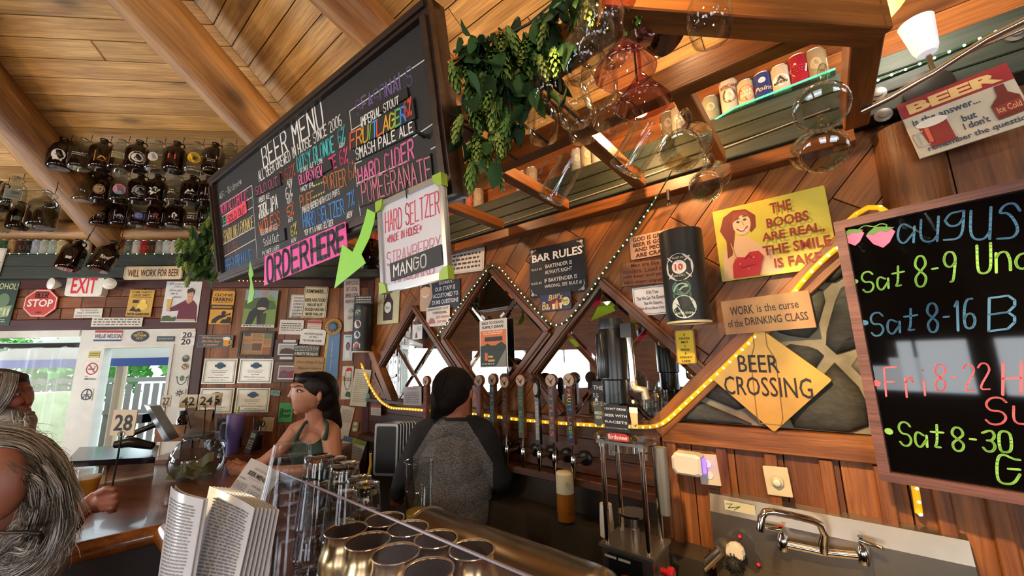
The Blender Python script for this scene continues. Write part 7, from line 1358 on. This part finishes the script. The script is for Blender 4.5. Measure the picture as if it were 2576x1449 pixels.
# stacked upside-down glasses
PGm = MB().lathe([(.0, .147), (.027, .146), (.031, .150), (.0305, .143), (.0325, .13), (.043, .004), (.0445, 0), (.0425, 0), (.0415, .006)], 24, cap0=False, cap1=False).mesh('pint_glass', 60); PGm.materials.append(glass('pint', '#f4f5f3', .8))
PBm = MB().lathe([(0.0, .128), (.029, .128), (.031, .147), (.028, .15), (0, .149)], 20, cap0=False, cap1=False).mesh('thick_bottom', 60); PBm.materials.append(glass('thickb', '#d8d4cc', 1.4))
def pints(x, y, dep, n, nm):
    p = at(x, y, dep); base = BZ; top = p.z; st = .047 if (top-base) > .2 else .04; k = 0; z = top-.15
    while z > base-.02 and k < n:
        t = thing('pint_glass', '%s upside-down pint glass of the stack %s' % (('topmost', 'second', 'third', 'fourth', 'fifth', 'sixth')[k], nm), 'glass', M.Translation((p.x, p.y, max(z, base))), 'stacked pint glasses')
        ob('glass_wall', PGm, None, t); ob('thick_bottom', PBm, None, t); z -= .062; k += 1
pints(802, 1146, .92, 5, 'next to the plastic cups')
pints(840, 1152, .99, 5, 'half hidden behind the first glass stack')
pints(868, 1166, .88, 5, 'in the middle of the glasses')
pints(922, 1216, .93, 4, 'nearest the gold cans')
pints(905, 1200, 1.03, 3, 'tucked behind the stack nearest the gold cans')
CPm = MB().lathe([(.0, .118), (.028, .117), (.032, .12), (.045, .004), (.047, 0), (.044, .002)], 24, cap0=False, cap1=False).mesh('plastic_cup', 60); CPm.materials.append(glass('plastic', '#fafbfc', .45, .10))
pc = at(736, 1112, .93)
for k in range(9):
    z = pc.z-.12-k*.026
    if z < BZ: break
    ob('plastic_cup', CPm, None, None, M.Translation((pc.x, pc.y, z)) @ M.Diagonal((1.25, 1.25, 1, 1)), '%s clear plastic cup of the tall upside-down cup stack' % ('topmost', 'second', 'third', 'fourth', 'fifth', 'sixth', 'seventh', 'eighth', 'ninth', 'tenth', 'eleventh', 'twelfth', 'thirteenth', 'lowest')[k], 'cup', 'stacked plastic cups')
t = thing('plastic_pitcher', 'clear plastic pitcher with a little beer left in front of the bartender', 'pitcher', M.Translation(hz(1052, 1316, BZ)))
pt_h = .23; ob('pitcher_wall', MB().lathe([(.045, 0), (.05, .01), (.058, pt_h), (.061, pt_h), (.056, pt_h)], 28, cap1=False), glass('pitch', '#e4e6e2', 1.0), t, smooth=60); ob('rim_ring', MB().tube([(.059*cos(a), .059*sin(a), pt_h) for a in [i*pi/14 for i in range(28)]], .0025, 6, closed=True), CLEAR, t); ob('beer_rest', MB().lathe([(.044, .003), (.047, .045)], 24), mt('#a8923c', .3), t, smooth=60)
ob('ring_line', MB().tube([(.052*cos(a), .052*sin(a), pt_h*.55) for a in [i*pi/14 for i in range(28)]], .0012, 5, closed=True), CLEAR, t)
# gold crowler cans in a black tray
GOLD = mt('#cbb284', .26, 1.0); CANIN = mt('#77707a', .45, .35)
tr = thing('black_tray', 'shallow black tray under the gold cans', 'tray', mtx(hz(1010, 1370, 1.355)*1.0-V((0, 0, 1.355-BZ)), dB_, ZUP))
ob('tray_floor', MB().box(-.30, .26, -.14, .13, 0, .06), BLACK, tr); ob('tray_lip', MB().box(-.30, .26, -.142, -.138, .06, .12), mt('#3a2a3c', .4), tr)
RIMS = [(871, 1331), (968, 1305), (926, 1359), (1027, 1327), (996, 1390), (1097, 1353), (1187, 1380), (1079, 1431)]
WHO = ['first in the row nearest the pint glasses', 'farthest from the guest', 'with the reddish band second in the near row', 'second in the far row', 'third in the near row', 'third in the far row', 'last in the far row beside the steel hood', 'nearest the guest at the picture bottom']
for (x, y), wh_ in zip(RIMS, WHO):
    p = hz(x, y, 1.355); h = 1.355-BZ-.061
    t = thing('gold_can', 'open gold can %s' % wh_, 'can', M.Translation((p.x, p.y, BZ+.061)) @ M.Rotation(random.uniform(-.4, .4), 4, 'Z'), 'gold cans in the tray')
    ob('can_shell', MB().lathe([(.048, h-.08), (.050, h-.072), (.050, h-.055), (.048, h-.042), (.0435, h-.03), (.0405, h-.018), (.0405, h-.006), (.0425, h), (.0395, h-.002)], 32, cap0=False, cap1=False), GOLD, t, smooth=40)
    ob('can_rim', MB().tube([(.0418*cos(a), .0418*sin(a), h-.001) for a in [i*pi/16 for i in range(32)]], .0016, 6, closed=True), mt('#d8d4cc', .25, .9), t)
    ob('can_inside', MB().lathe([(.0392, h-.004), (.0392, h-.03), (.046, h*.6), (.046, .02), (.0, .018)], 28, cap0=False, cap1=False), CANIN, t, smooth=60)
    ob('can_label', MB().lathe([(.046, 0), (.050, .008), (.0505, h-.085), (.0503, h-.075)], 32, cap1=False), mt('#3a1c30', .35), t, smooth=40)
    ob('white_band', MB().lathe([(.0508, h-.083), (.0508, h-.068)], 32, cap0=False, cap1=False), mt('#d8d2d4', .5), t, smooth=40)
# steel hood
HD = BP(.77); hr = .11; hu0, hz0 = HD.uv(1068, 1280); hu1, _ = HD.uv(1540, 1425); hzc = hz0-hr
hd = thing('steel_hood', 'brushed steel roll-top hood lying along the bar', 'hood', HD.mat(hu0, hzc, 0)); l = hu1-hu0
SHM = mt('#8d8478', .27, 1.0, noise=.12, key='hood')
arc = [(hr*cos(a), hr*sin(a)) for a in [radians(-40)+radians(220)*i/20 for i in range(21)]]
mb = MB(); vs = []
for x, sc in ((0, 1), (l-.05, 1), (l-.03, .97), (l-.012, .86), (l, .62), (l+.004, .3)): vs += [(x, q[1]*sc, q[0]*sc) for q in arc]
mb.add(vs, [(j*21+i, j*21+i+1, (j+1)*21+i+1, (j+1)*21+i) for j in range(5) for i in range(20)])
ob('hood_shell', mb, SHM, hd, smooth=60)
ob('hood_end', MB().tube([(0, q[1], q[0]) for q in arc], .004, 6), STEEL, hd); ob('hood_base', MB().box(-.01, l+.02, -(hzc-BZ), -.03, -.09, .13), mt('#1b191c', .4), hd); ob('glass_lip', MB().box(-.01, l+.05, -.032, -.026, .11, .14), mt('#6a6068', .3), hd)
# things under the taps
pm = WB.hit(1425, 1312, .14); t = thing('beer_mug', 'full mug of beer with thick foam under the taps', 'mug', mtx(pm, RT, ZUP), 'mugs under the taps')
ob('mug_wall', MB().lathe([(.042, 0), (.046, .008), (.043, .20), (.041, .20)], 24, cap1=False), CLEAR, t, smooth=60); ob('beer', MB().lathe([(.038, .008), (.0395, .12)], 24), mt('#a8621c', .25), t, smooth=60); ob('foam', MB().lathe([(.0395, .12), (.040, .196), (.035, .204), (.01, .207)], 24), mt('#dccfae', .8), t, smooth=60)
ob('handle', MB().tube([(.005, -.043, .165), (.01, -.075, .16), (.012, -.082, .12), (.012, -.075, .06), (.006, -.044, .045)], .008, 8), CLEAR, t, smooth=60)
def below(p, zt): return V((p.x, p.y, zt))
ob('drip_platform', MB().box(-.6, .55, -.30, -.004, -.05, .14), mt('#5a5248', .4, .6), bc, M.Identity(4) if False else WB.mat().inverted() @ WB.mat(WB.uv(1425, 1312, .14)[0], pm.z, 0) @ M.Translation((0, 0, -.013)))
pw_ = WB.hit(1528, 1345, .16)
for k in range(5): ob('foam_cup', MB().lathe([(.028, .0), (.024, .07), (.023, .07)], 20).mesh('foam_cup', 60) if k == 0 else bpy.data.meshes['foam_cup'], mt('#d8d4cc', .6), None, M.Translation((pw_.x, pw_.y, pm.z+.001+k*.012)), '%s white cup of the short stack beside the seamer' % ('lowest', 'second', 'middle', 'fourth', 'topmost')[k], 'cup', 'white cups by the seamer')
# nested steel pans hung at the corner
fpn = Fr(at(972, 1130, 2.25), (az(100)), ZUP)
t = thing('steel_pans', 'nested stack of steel pans hung on edge behind the bartender', 'pans', fpn.mat(), None)
for k in range(7): ob('pan', MB().prism(rrect(.15, .29, .015), 0, .008).add([], []), mt('#8f8a84', .3, .9), t, M.Translation((.012*k, 0, -.014*k)))
ob('pan_face', MB().prism(rrect(.125, .26, .012), .008, .009), mt('#3a3836', .25, .9), t)
# ================================================================== people
def blob(parts, voxel, smooth=4):
    """one continuous skin grown over capsules and ellipsoids"""
    mb = MB()
    for q in parts:
        if q[0] == 'c':
            _, p0, p1, r0, r1 = q; p0 = V(p0); p1 = V(p1); pts = []; rs = []; d = (p1-p0)
            L = d.length or 1e-6; d = d/L
            for k in range(5): a = pi/2*k/4; pts.append(p0-d*r0*cos(a)); rs.append(max(r0*sin(a), r0*.08))
            for k in range(5): a = pi/2*k/4; pts.append(p1+d*r1*sin(a)); rs.append(max(r1*cos(a), r1*.08))
            mb.tube(pts, rs, 14)
        else:
            _, c, rx, ry, rz = q[:5]; mb.ball(c, rx, ry, rz, 20, q[5] if len(q) > 5 else None)
    me = mb.mesh('tmp'); o = bpy.data.objects.new('tmp', me); COL.objects.link(o)
    bm = bmesh.new(); bm.from_mesh(me); bmesh.ops.recalc_face_normals(bm, faces=bm.faces); bm.to_mesh(me); bm.free()
    r_ = o.modifiers.new('r', 'REMESH'); r_.mode = 'VOXEL'; r_.voxel_size = voxel
    s_ = o.modifiers.new('s', 'SMOOTH'); s_.factor = .5; s_.iterations = smooth
    dg = bpy.context.evaluated_depsgraph_get(); dg.update(); out = bpy.data.meshes.new_from_object(o.evaluated_get(dg))
    bpy.data.objects.remove(o); bpy.data.meshes.remove(me)
    out.polygons.foreach_set('use_smooth', [True]*len(out.polygons)); out.materials.clear()
    return out
def proj(p):
    d = p-CAM; z = d.dot(FW); return CX+F*d.dot(RT)/z, CY-F*d.dot(UP)/z
def split(me, test):
    """faces of me for which test(px,py,co) holds, as a new mesh"""
    vs = [v.co.copy() for v in me.vertices]; idx = {}; nv = []; nf = []
    pr = [proj(v) for v in vs]
    for p in me.polygons:
        k = p.vertices; cx = sum(pr[i][0] for i in k)/len(k); cy = sum(pr[i][1] for i in k)/len(k); co = sum((vs[i] for i in k), V())/len(k)
        if test(cx, cy, co):
            for i in k:
                if i not in idx: idx[i] = len(nv); nv.append(vs[i])
            nf.append([idx[i] for i in k])
    m2 = bpy.data.meshes.new('part'); m2.from_pydata(nv, [], nf); m2.polygons.foreach_set('use_smooth', [True]*len(nf)); return m2
def person(label, base, parts):
    t = thing('person', label, 'person', M.Translation(base)); inv = M.Translation(-V(base))
    for name, me, ma, *kd in parts:
        if isinstance(me, MB): me = me.mesh(name, 60)
        me.transform(inv); ob(name, me, ma, t, kind=kd[0] if kd else None)
    return t
def skin(h, rough=.5):
    ma = mt(h, rough, noise=.10, key='skin'); b = ma.node_tree.nodes['Principled BSDF']; b.inputs['Subsurface Weight'].default_value = .12; b.inputs['Subsurface Radius'].default_value = (.012, .005, .003); return ma
def strands(paths, r, n=3):
    mb = MB()
    for p in paths: mb.tube(p, [r*(1-.6*i/len(p)) for i in range(len(p))], n, cap=False)
    return mb

def legs(h, r):
    side = V((RT.x, RT.y, 0)).normalized(); g = []
    for s_ in (-1, 1):
        hip_ = h+side*s_*r*.95; kn = V((hip_.x, hip_.y, .48)); an = V((hip_.x, hip_.y, .08))
        g += [('c', hip_, kn, r*1.05, r*.72), ('c', kn, an, r*.72, r*.5), ('c', V((an.x, an.y, .04)), V((an.x, an.y, .04))-side*.0+V((FW.x, FW.y, 0))*.12, .045, .035)]
    g.append(('e', h, r*1.75, r*1.2, r*1.1)); return blob(g, .014, 4)
# ---- woman in the green tank top, looking towards the door
WD = 2.32; k = WD/F
def wp(x, y, dz=0.0): return at(x, y, WD-dz)
def E(x, y, dz, rx, ry, rz): return ('e', wp(x, y, dz), rx*k, rz, ry*k)
def C_(x0, y0, d0, r0, x1, y1, d1, r1): return ('c', wp(x0, y0, d0), wp(x1, y1, d1), r0*k, r1*k)
SK = skin('#bd8468')
head = [E(786, 984, 0, 40, 45, .078), E(768, 992, .02, 32, 44, .062), E(757, 1010, .028, 20, 28, .046), ('c', wp(752, 1030, .03), wp(790, 1016, .045), .020, .018), C_(739, 975, .035, 5, 731, 994, .04, 5), E(730, 996, .04, 6.5, 5, .012), E(741, 1013, .038, 7, 4.5, .016), E(742, 1020, .037, 7, 4.5, .016), E(749, 1035, .03, 10, 8, .02), E(763, 1000, .055, 14, 13, .02), E(746, 968, .032, 14, 6, .03), E(804, 997, .068, 6, 13, .010), C_(788, 1015, -.01, 21, 795, 1068, -.01, 23)]
torso = [E(785, 1120, -.02, 52, 70, .085), C_(797, 1066, -.02, 26, 745, 1084, -.015, 22), C_(797, 1066, -.02, 26, 832, 1086, .0, 22), E(776, 1200, -.02, 50, 70, .09), E(760, 1138, .045, 24, 26, .035), E(800, 1140, .05, 24, 26, .035)]
hands = [('e', wp(596, 1182, .10), .048, .032, .034), ('e', wp(606, 1176, .07), .045, .032, .034)]
for i in range(4):
    x0 = 584+i*11; hands.append(('c', wp(x0+4, 1164+i*2, .11), wp(x0-9, 1176+i*3, .13), .0085, .0085)); hands.append(('c', wp(x0-9, 1176+i*3, .13), wp(x0-3, 1190+i*2, .12), .0085, .0075))
    hands.append(('c', wp(576+i*8, 1160+i*3, .07), wp(568+i*8, 1172+i*4, .10), .008, .008))
hands += [('c', wp(606, 1166, .12), wp(586, 1160, .13), .010, .008), ('c', wp(614, 1170, .08), wp(594, 1155, .10), .010, .008)]
arms = [C_(742, 1088, 0, 21, 703, 1132, .06, 16), C_(703, 1132, .06, 16, 662, 1162, .09, 13), C_(662, 1162, .09, 13, 612, 1180, .09, 10), C_(832, 1088, .02, 23, 838, 1150, .09, 19), C_(838, 1150, .09, 18, 760, 1185, .17, 14), C_(760, 1185, .17, 14, 622, 1184, .12, 10)]
body = blob(head+torso+arms+hands, .0052, 3)
tb = blob([E(785, 1122, -.02, 55, 72, .090), E(776, 1205, -.02, 54, 72, .096), E(760, 1138, .049, 26, 28, .036), E(800, 1140, .054, 26, 28, .036)], .004, 6)
def neckline(x, y, co): return y > (1118-abs(x-778)**2*.018 if abs(x-778) < 46 else 1078) and y < 1260
top = split(tb, neckline)
strap_a = MB().tube([wp(742, 1110, .075), wp(752, 1088, .075), wp(766, 1066, .055), wp(776, 1056, .02)], [.016, .011, .010, .010], 8); strap_b = MB().tube([wp(816, 1106, .09), wp(822, 1086, .085), wp(824, 1068, .06), wp(815, 1056, .02)], [.016, .011, .010, .010], 8)
HB = mt('#170c08', .6, spec=.3, noise=.25, key='hairdark')
hair = blob([E(800, 972, -.012, 47, 38, .088), E(816, 990, -.03, 36, 42, .08), E(775, 952, .0, 30, 17, .07), C_(825, 1010, -.06, 26, 845, 1070, -.09, 16), E(822, 1030, -.05, 22, 40, .05)], .006, 3)
rn = random.Random(3); hs = []
for i in range(170):
    a = rn.uniform(-1, 1); x0 = 752+rn.random()*30; pth = []
    for j in range(9):
        f = j/8; x = x0+(850-x0+rn.uniform(-2, 2))*f**.8; y = 948+rn.uniform(-1, 1)+a*8*f+f*f*70-18*sin(pi*f); pth.append(wp(x, y, .085*cos(a*1.3)*sin(pi*min(1, f*.9+.2))+.006))
    hs.append(pth)
eye = MB().ball(wp(753, 985, .078), .012, .008, .0066, 12); iris = MB().ball(wp(748.5, 985, .083), .0052, .005, .006, 10)
lid = MB().tube([wp(744, 984, .075), wp(750, 979.5, .083), wp(758, 982, .083), wp(762, 986, .079)], .0022, 5)
brow = MB().tube([wp(740, 975, .068), wp(750, 970, .083), wp(764, 974, .086)], [.003, .0042, .0025], 6)
lips = MB().ball(wp(736, 1013.5, .046), .013, .020, .0045, 12).ball(wp(737, 1019.5, .046), .012, .019, .005, 12)
ear = MB().ball(wp(801, 1014, .088), .005, n=8)
person('woman in a dark green tank top leaning on the bar, looking aside', wp(780, 1300), [('body', body, SK), ('tank_top', top, mt('#1d4034', .7)), ('strap', strap_a, mt('#1d4034', .7)), ('strap', strap_b, mt('#1d4034', .7)), ('jeans', legs(wp(776, 1235, -.02), .085), mt('#26303f', .85)), ('hair', hair, HB), ('hair_strands', strands(hs, .0022), HB, 'stuff'), ('eye', eye, mt('#d8ccc0', .2)), ('iris', iris, mt('#22140e', .15)), ('eyelid', lid, mt('#2a1712', .5)), ('eyebrow', brow, mt('#2a1810', .7)), ('mouth', lips, mt('#9a4f48', .45)), ('earring', ear, mt('#d8d4cc', .2, .8))])

# ---- bartender seen from behind
WD = 1.98; k = WD/F
SK2 = skin('#a8664c')
mh = [E(1135, 985, 0, 46, 56, .10), E(1150, 1010, .0, 34, 42, .08), ('e', wp(1186, 990, .02), .008, .016, .03)]
neck = [C_(1150, 1010, .01, 30, 1148, 1062, .02, 33)]
tor = [E(1138, 1140, .0, 94, 96, .115), E(1140, 1200, -.01, 100, 110, .12), E(1140, 1265, -.02, 101, 110, .125), C_(1148, 1062, .02, 34, 1075, 1092, .0, 38), C_(1148, 1062, .02, 34, 1205, 1092, .0, 40), E(1140, 1320, -.02, 98, 80, .125)]
arm = [C_(1072, 1096, 0, 40, 1022, 1190, .0, 30), C_(1022, 1190, .0, 30, 1000, 1240, -.12, 22), C_(1208, 1098, 0, 44, 1256, 1195, .0, 36), C_(1256, 1195, .0, 36, 1258, 1212, -.10, 32), C_(1258, 1212, -.10, 30, 1250, 1180, -.26, 18)]
hnd = [('e', wp(1250, 1175, -.29), .045, .02, .05)]+[('c', wp(1240+i*6, 1165, -.31), wp(1238+i*7, 1145, -.33), .009, .008) for i in range(4)]+[('c', wp(1262, 1175, -.30), wp(1268, 1158, -.31), .010, .008), ('e', wp(998, 1245, -.16), .04, .03, .045)]+[('c', wp(985+i*7, 1255, -.17), wp(985+i*7, 1272, -.19), .009, .008) for i in range(4)]+[('c', wp(1010, 1245, -.18), wp(1016, 1262, -.19), .010, .008)]
body2 = blob(mh+neck+[(q[0], q[1], q[2]*.93, q[3]*.93, q[4]*.93) if q[0] == 'e' else (q[0], q[1], q[2], q[3]*.88, q[4]*.88) for q in tor+arm]+hnd, .008, 3)
sh2 = blob(tor+arm, .0038, 14)
# soft folds across the back
for v in sh2.vertices:
    n3 = mnoise.noise(V((v.co.x*16, v.co.y*16, v.co.z*5))); v.co += V((0, -1, 0))*n3*.010+V((0, 0, 1))*mnoise.noise(V((v.co.x*7, v.co.y*5, v.co.z*22)))*.004
def raglan(x, y, co): # inside the grey back panel
    return (1098-(y-1055)*.62 if y < 1150 else 1039) < x < (1172+(y-1055)*.62 if y < 1165 else 1240) and y > 1046
gray = split(sh2, lambda x, y, c: y > 1050 and raglan(x, y, c) and y < 1420); slv = split(sh2, lambda x, y, c: y > 1044 and not raglan(x, y, c) and (y < 1290))
collar = MB().tube([wp(1148+38*cos(a), 1058-8*sin(a)*.4, .02+.062*sin(a)) for a in [i*pi/10 for i in range(20)]], .009, 8, closed=True)
hr2 = blob([E(1135, 978, .012, 49, 56, .104), E(1122, 1004, .03, 40, 40, .085), C_(1100, 1020, .06, 17, 1090, 1046, .05, 9), E(1150, 968, .0, 38, 44, .10)], .006, 3)
rn = random.Random(5); hs = []
for i in range(240):
    a = rn.uniform(.1, pi-.1); b2 = rn.uniform(0, 1); pth = []
    for j in range(9):
        f = j/8; x = 1140+52*cos(a)*(1-f)-(46)*f+rn.uniform(-1, 1); y = 930+40*(1-sin(a))+100*f+rn.uniform(-1, 1); d = .012+.108*sin(min(1, f+.25)*pi*.62)*(.55+.45*sin(a)); pth.append(wp(x, y, d))
    hs.append(pth)
hm = mt('#b5b0aa', .85, noise=.45, key='heather'); hm.node_tree.nodes['Principled BSDF'].inputs['Base Color'].default_value = lin('#5f5b58')
HEATH = bpy.data.materials.new('heather_cotton'); HEATH.use_nodes = True; t_ = HEATH.node_tree; b_ = t_.nodes['Principled BSDF']; b_.inputs['Roughness'].default_value = .9
tc = t_.nodes.new('ShaderNodeTexCoord'); mp = t_.nodes.new('ShaderNodeMapping'); mp.inputs['Scale'].default_value = (90, 90, 320); nz = t_.nodes.new('ShaderNodeTexNoise'); nz.inputs['Scale'].default_value = 1; nz.inputs['Detail'].default_value = 4; rp = t_.nodes.new('ShaderNodeValToRGB')
rp.color_ramp.elements[0].color = lin('#484543'); rp.color_ramp.elements[1].color = lin('#8a8581'); rp.color_ramp.elements[0].position = .35; rp.color_ramp.elements[1].position = .65
t_.links.new(tc.outputs['Object'], mp.inputs[0]); t_.links.new(mp.outputs[0], nz.inputs['Vector']); t_.links.new(nz.outputs[0], rp.inputs[0]); t_.links.new(rp.outputs[0], b_.inputs['Base Color'])
HB2 = mt('#160d09', .75, spec=.2, noise=.3, key='hairbrown')
person('bartender with dark tied hair and grey raglan shirt seen from behind', wp(1140, 1420), [('body', body2, SK2), ('shirt_back', gray, HEATH), ('sleeve', slv, mt('#232326', .9, noise=.3, key='sleeve')), ('collar', collar, mt('#232326', .9)), ('hair', hr2, HB2), ('hair_strands', strands(hs, .002), HB2, 'stuff'), ('jeans', legs(wp(1140, 1330, -.03), .095), mt('#23262c', .85)), ('shirt_hem', MB().tube([wp(1045, 1400, .05), wp(1140, 1410, .10), wp(1238, 1400, .05)], .006, 6), mt('#4a4a4c', .9))])

# ---- bearded guest beyond the bar corner
WD = 1.62; k = WD/F
SK3 = skin('#9a5c4c')
hd3 = [E(-8, 1000, 0, 55, 62, .085), E(22, 1008, .0, 40, 54, .07), C_(52, 985, .0, 10, 70, 1012, .0, 9), E(68, 1016, .0, 9, 7, .014), E(55, 1035, .0, 14, 14, .03), E(48, 978, 0, 16, 8, .045), E(40, 1010, .045, 16, 14, .02), E(40, 1060, 0, 22, 20, .04), C_(0, 1040, 0, 40, -20, 1110, 0, 46), E(-40, 1230, 0, 120, 130, .14), C_(-40, 1130, 0, 50, 40, 1170, .02, 46)]
b3 = blob(hd3, .006, 3)
GH = [mt(c, .6, key='grey%d' % i) for i, c in enumerate(('#8d8882', '#b9b4ac', '#5f5a55'))]
bd = blob([E(46, 1066, .0, 30, 34, .055), E(30, 1090, .0, 44, 40, .06), E(10, 1052, .05, 34, 26, .035), E(62, 1040, .0, 14, 7, .035)], .007, 3)
cap3 = blob([E(-16, 975, 0, 62, 48, .095), E(-40, 1020, 0, 50, 70, .09), E(14, 950, 0, 34, 16, .07)], .007, 3)
rn = random.Random(11); hb = [[], [], []]
for i in range(420):
    x0 = rn.uniform(0, 70); y0 = 1038+rn.uniform(-6, 30); dz = .05*rn.uniform(-.4, 1.2); pth = []
    for j in range(7): f = j/6; pth.append(wp(x0+f*rn.uniform(-6, 14)+3*sin(f*6+i), y0+f*rn.uniform(40, 75), dz+.012*sin(f*3)))
    hb[rn.choice((0, 0, 1, 2))].append(pth)
for i in range(120):
    x0 = rn.uniform(-40, 48); pth = []
    for j in range(8): f = j/7; pth.append(wp(x0-f*f*70, 936+abs(x0)*.12+f*120+rn.uniform(-2, 2), .09*sin(f*2+.3)))
    hb[rn.choice((2, 2, 0))].append(pth)
person('long-haired guest with a grey beard in profile at the picture edge', wp(-20, 1420), [('body', b3, SK3), ('beard', bd, GH[0]), ('hair', cap3, mt('#3f3630', .6, noise=.3, key='h3')), ('beard_strands', strands(hb[0], .0016), GH[0], 'stuff'), ('beard_strands', strands(hb[1], .0016), GH[1], 'stuff'), ('hair_strands', strands(hb[2], .0018), GH[2], 'stuff'), ('eye', MB().ball(wp(47, 992, .060), .007, .006, .004, 10), mt('#cfc4b8', .2)), ('iris', MB().ball(wp(50, 992, .063), .004, .005, .004, 8), mt('#1c1410', .2)), ('eyebrow', MB().tube([wp(34, 981, .06), wp(50, 977, .062), wp(60, 984, .05)], .004, 6), mt('#3a302a', .8)), ('shirt', blob([E(-40, 1235, 0, 126, 136, .15), C_(-40, 1140, 0, 56, 44, 1175, .02, 52)], .012, 4), mt('#6a2c30', .8))])

# ---- grey-haired guest close to the lens, holding the table number
WD = .86; k = WD/F
SK4 = skin('#8f5640')
b4p = [E(-20, 1290, 0, 128, 150, .105), E(-40, 1330, 0, 120, 130, .11), C_(-30, 1400, 0, 80, -40, 1500, 0, 90), E(-60, 1700, 0, 250, 200, .17), ('c', at(-60, 1560, .95), at(60, 1420, 1.25), .05, .04), ('c', at(60, 1420, 1.25), at(225, 1268, 1.47), .04, .030)]
hc = at(248, 1258, 1.49)
def hp(x, y, dz=0): return at(x, y, 1.49-dz)
b4p += [('e', hp(245, 1262), .046, .036, .042), ('c', hp(225, 1268, .0), hp(262, 1255, .01), .034, .030)]
for i, (yy, l) in enumerate(((1238, .0), (1252, .004), (1267, .002), (1281, -.004))):
    b4p += [('c', hp(258, yy, .03), hp(288+l*900, yy-4, .035), .0115, .0105), ('c', hp(288+l*900, yy-4, .035), hp(292+l*900, yy+3, -.005), .0105, .010), ('c', hp(292+l*900, yy+3, -.005), hp(276, yy+6, -.012), .010, .009)]
b4p += [('c', hp(246, 1240, .035), hp(268, 1228, .045), .013, .011), ('c', hp(268, 1228, .045), hp(288, 1230, .04), .011, .0095)]
b4 = blob(b4p, .0075, 2)
cap4 = blob([E(0, 1250, -.02, 150, 165, .085), E(40, 1290, -.01, 120, 160, .085), E(30, 1400, -.01, 120, 130, .09)], .009, 4)
cap4 = split(cap4, lambda x, y, c: hypot((x+40)/1.12, (y-1268)/1.05) > 98)
rn = random.Random(21); hb = [[], [], [], []]
def lock(R0, R1, t0, t1, amp, fr_, ph, dz0, dz1, wig=1.0):
    pth = []
    for j in range(16):
        f = j/15; th = radians(t0+(t1-t0)*f); R_ = R0+(R1-R0)*f+amp*sin(f*fr_+ph)*(.3+f)
        pth.append(wp(-40+R_*1.12*cos(th), 1268+R_*1.05*sin(th)+amp*.6*cos(f*fr_*.8+ph), dz0+(dz1-dz0)*f+.006*sin(f*fr_+ph*2)))
    return pth
for i in range(210):
    R0 = rn.uniform(90, 188); t0 = rn.uniform(-118, -30) if rn.random() < .62 else rn.uniform(-40, 45); sw = rn.uniform(40, 95); R1 = R0+rn.uniform(-14, 34); amp = rn.uniform(3, 11); fq = rn.uniform(5, 11); ph = rn.uniform(0, 6.28)
    dz = .10*(1-((R0-110)/110)**2*.9)+rn.uniform(-.015, .015)
    c = rn.choice((0, 0, 1, 1, 2)) if R0 > 125 else rn.choice((3, 3, 2, 0))
    for q in range(15):
        e = rn.gauss(0, 5); c2 = c if rn.random() < .75 else rn.choice((0, 1, 2)); hb[c2].append(lock(R0+e, R1+e*1.3, t0+rn.uniform(-4, 4), t0+sw+rn.uniform(-10, 10), amp*rn.uniform(.85, 1.15), fq, ph+rn.uniform(-.2, .2), dz+rn.gauss(0, .005), dz*.75+rn.gauss(0, .006)))
for i in range(260):
    R0 = rn.uniform(165, 200); t0 = rn.uniform(-100, 30); hb[rn.choice((1, 1, 0))].append(lock(R0, R0+rn.uniform(0, 40), t0, t0+rn.uniform(20, 50), rn.uniform(4, 14), rn.uniform(8, 16), rn.uniform(0, 6.28), rn.uniform(-.02, .06), rn.uniform(-.02, .06)))
G4 = [mt(c, .5, key='g4%d' % i) for i, c in enumerate(('#9a928a', '#c4bdb4', '#5f554c', '#7d6a58'))]
face = MB().ball(wp(-6, 1218, .115), 62*k, .03, 78*k, 16)
gl = MB().tube([wp(-60, 1338, .14), wp(10, 1340, .145), wp(70, 1338, .14), wp(100, 1342, .135), wp(106, 1352, .13), wp(98, 1366, .125)], [.003, .003, .0035, .005, .0045, .003], 8)
cardig = blob([E(-60, 1700, 0, 262, 212, .18), C_(-30, 1470, 0, 100, -40, 1520, 0, 120), ('c', at(-60, 1560, .95), at(60, 1420, 1.25), .06, .048), ('c', at(60, 1420, 1.25), at(175, 1315, 1.40), .048, .042)], .014, 3)
p4 = person('guest with long curly grey hair and glasses, holding the table number card', wp(-20, 1700), [('body', b4, SK4), ('cheek', face, SK4), ('hair_cap', cap4, mt('#857d74', .7, noise=.4, key='cap4')), ('hair', strands(hb[0], .0007), G4[0], 'stuff'), ('hair', strands(hb[1], .00065), G4[1], 'stuff'), ('hair', strands(hb[2], .0008), G4[2], 'stuff'), ('hair', strands(hb[3], .0008), G4[3], 'stuff'), ('glasses_temple', gl, mt('#1a1512', .35)), ('cardigan', cardig, mt('#3a2a24', .85))])
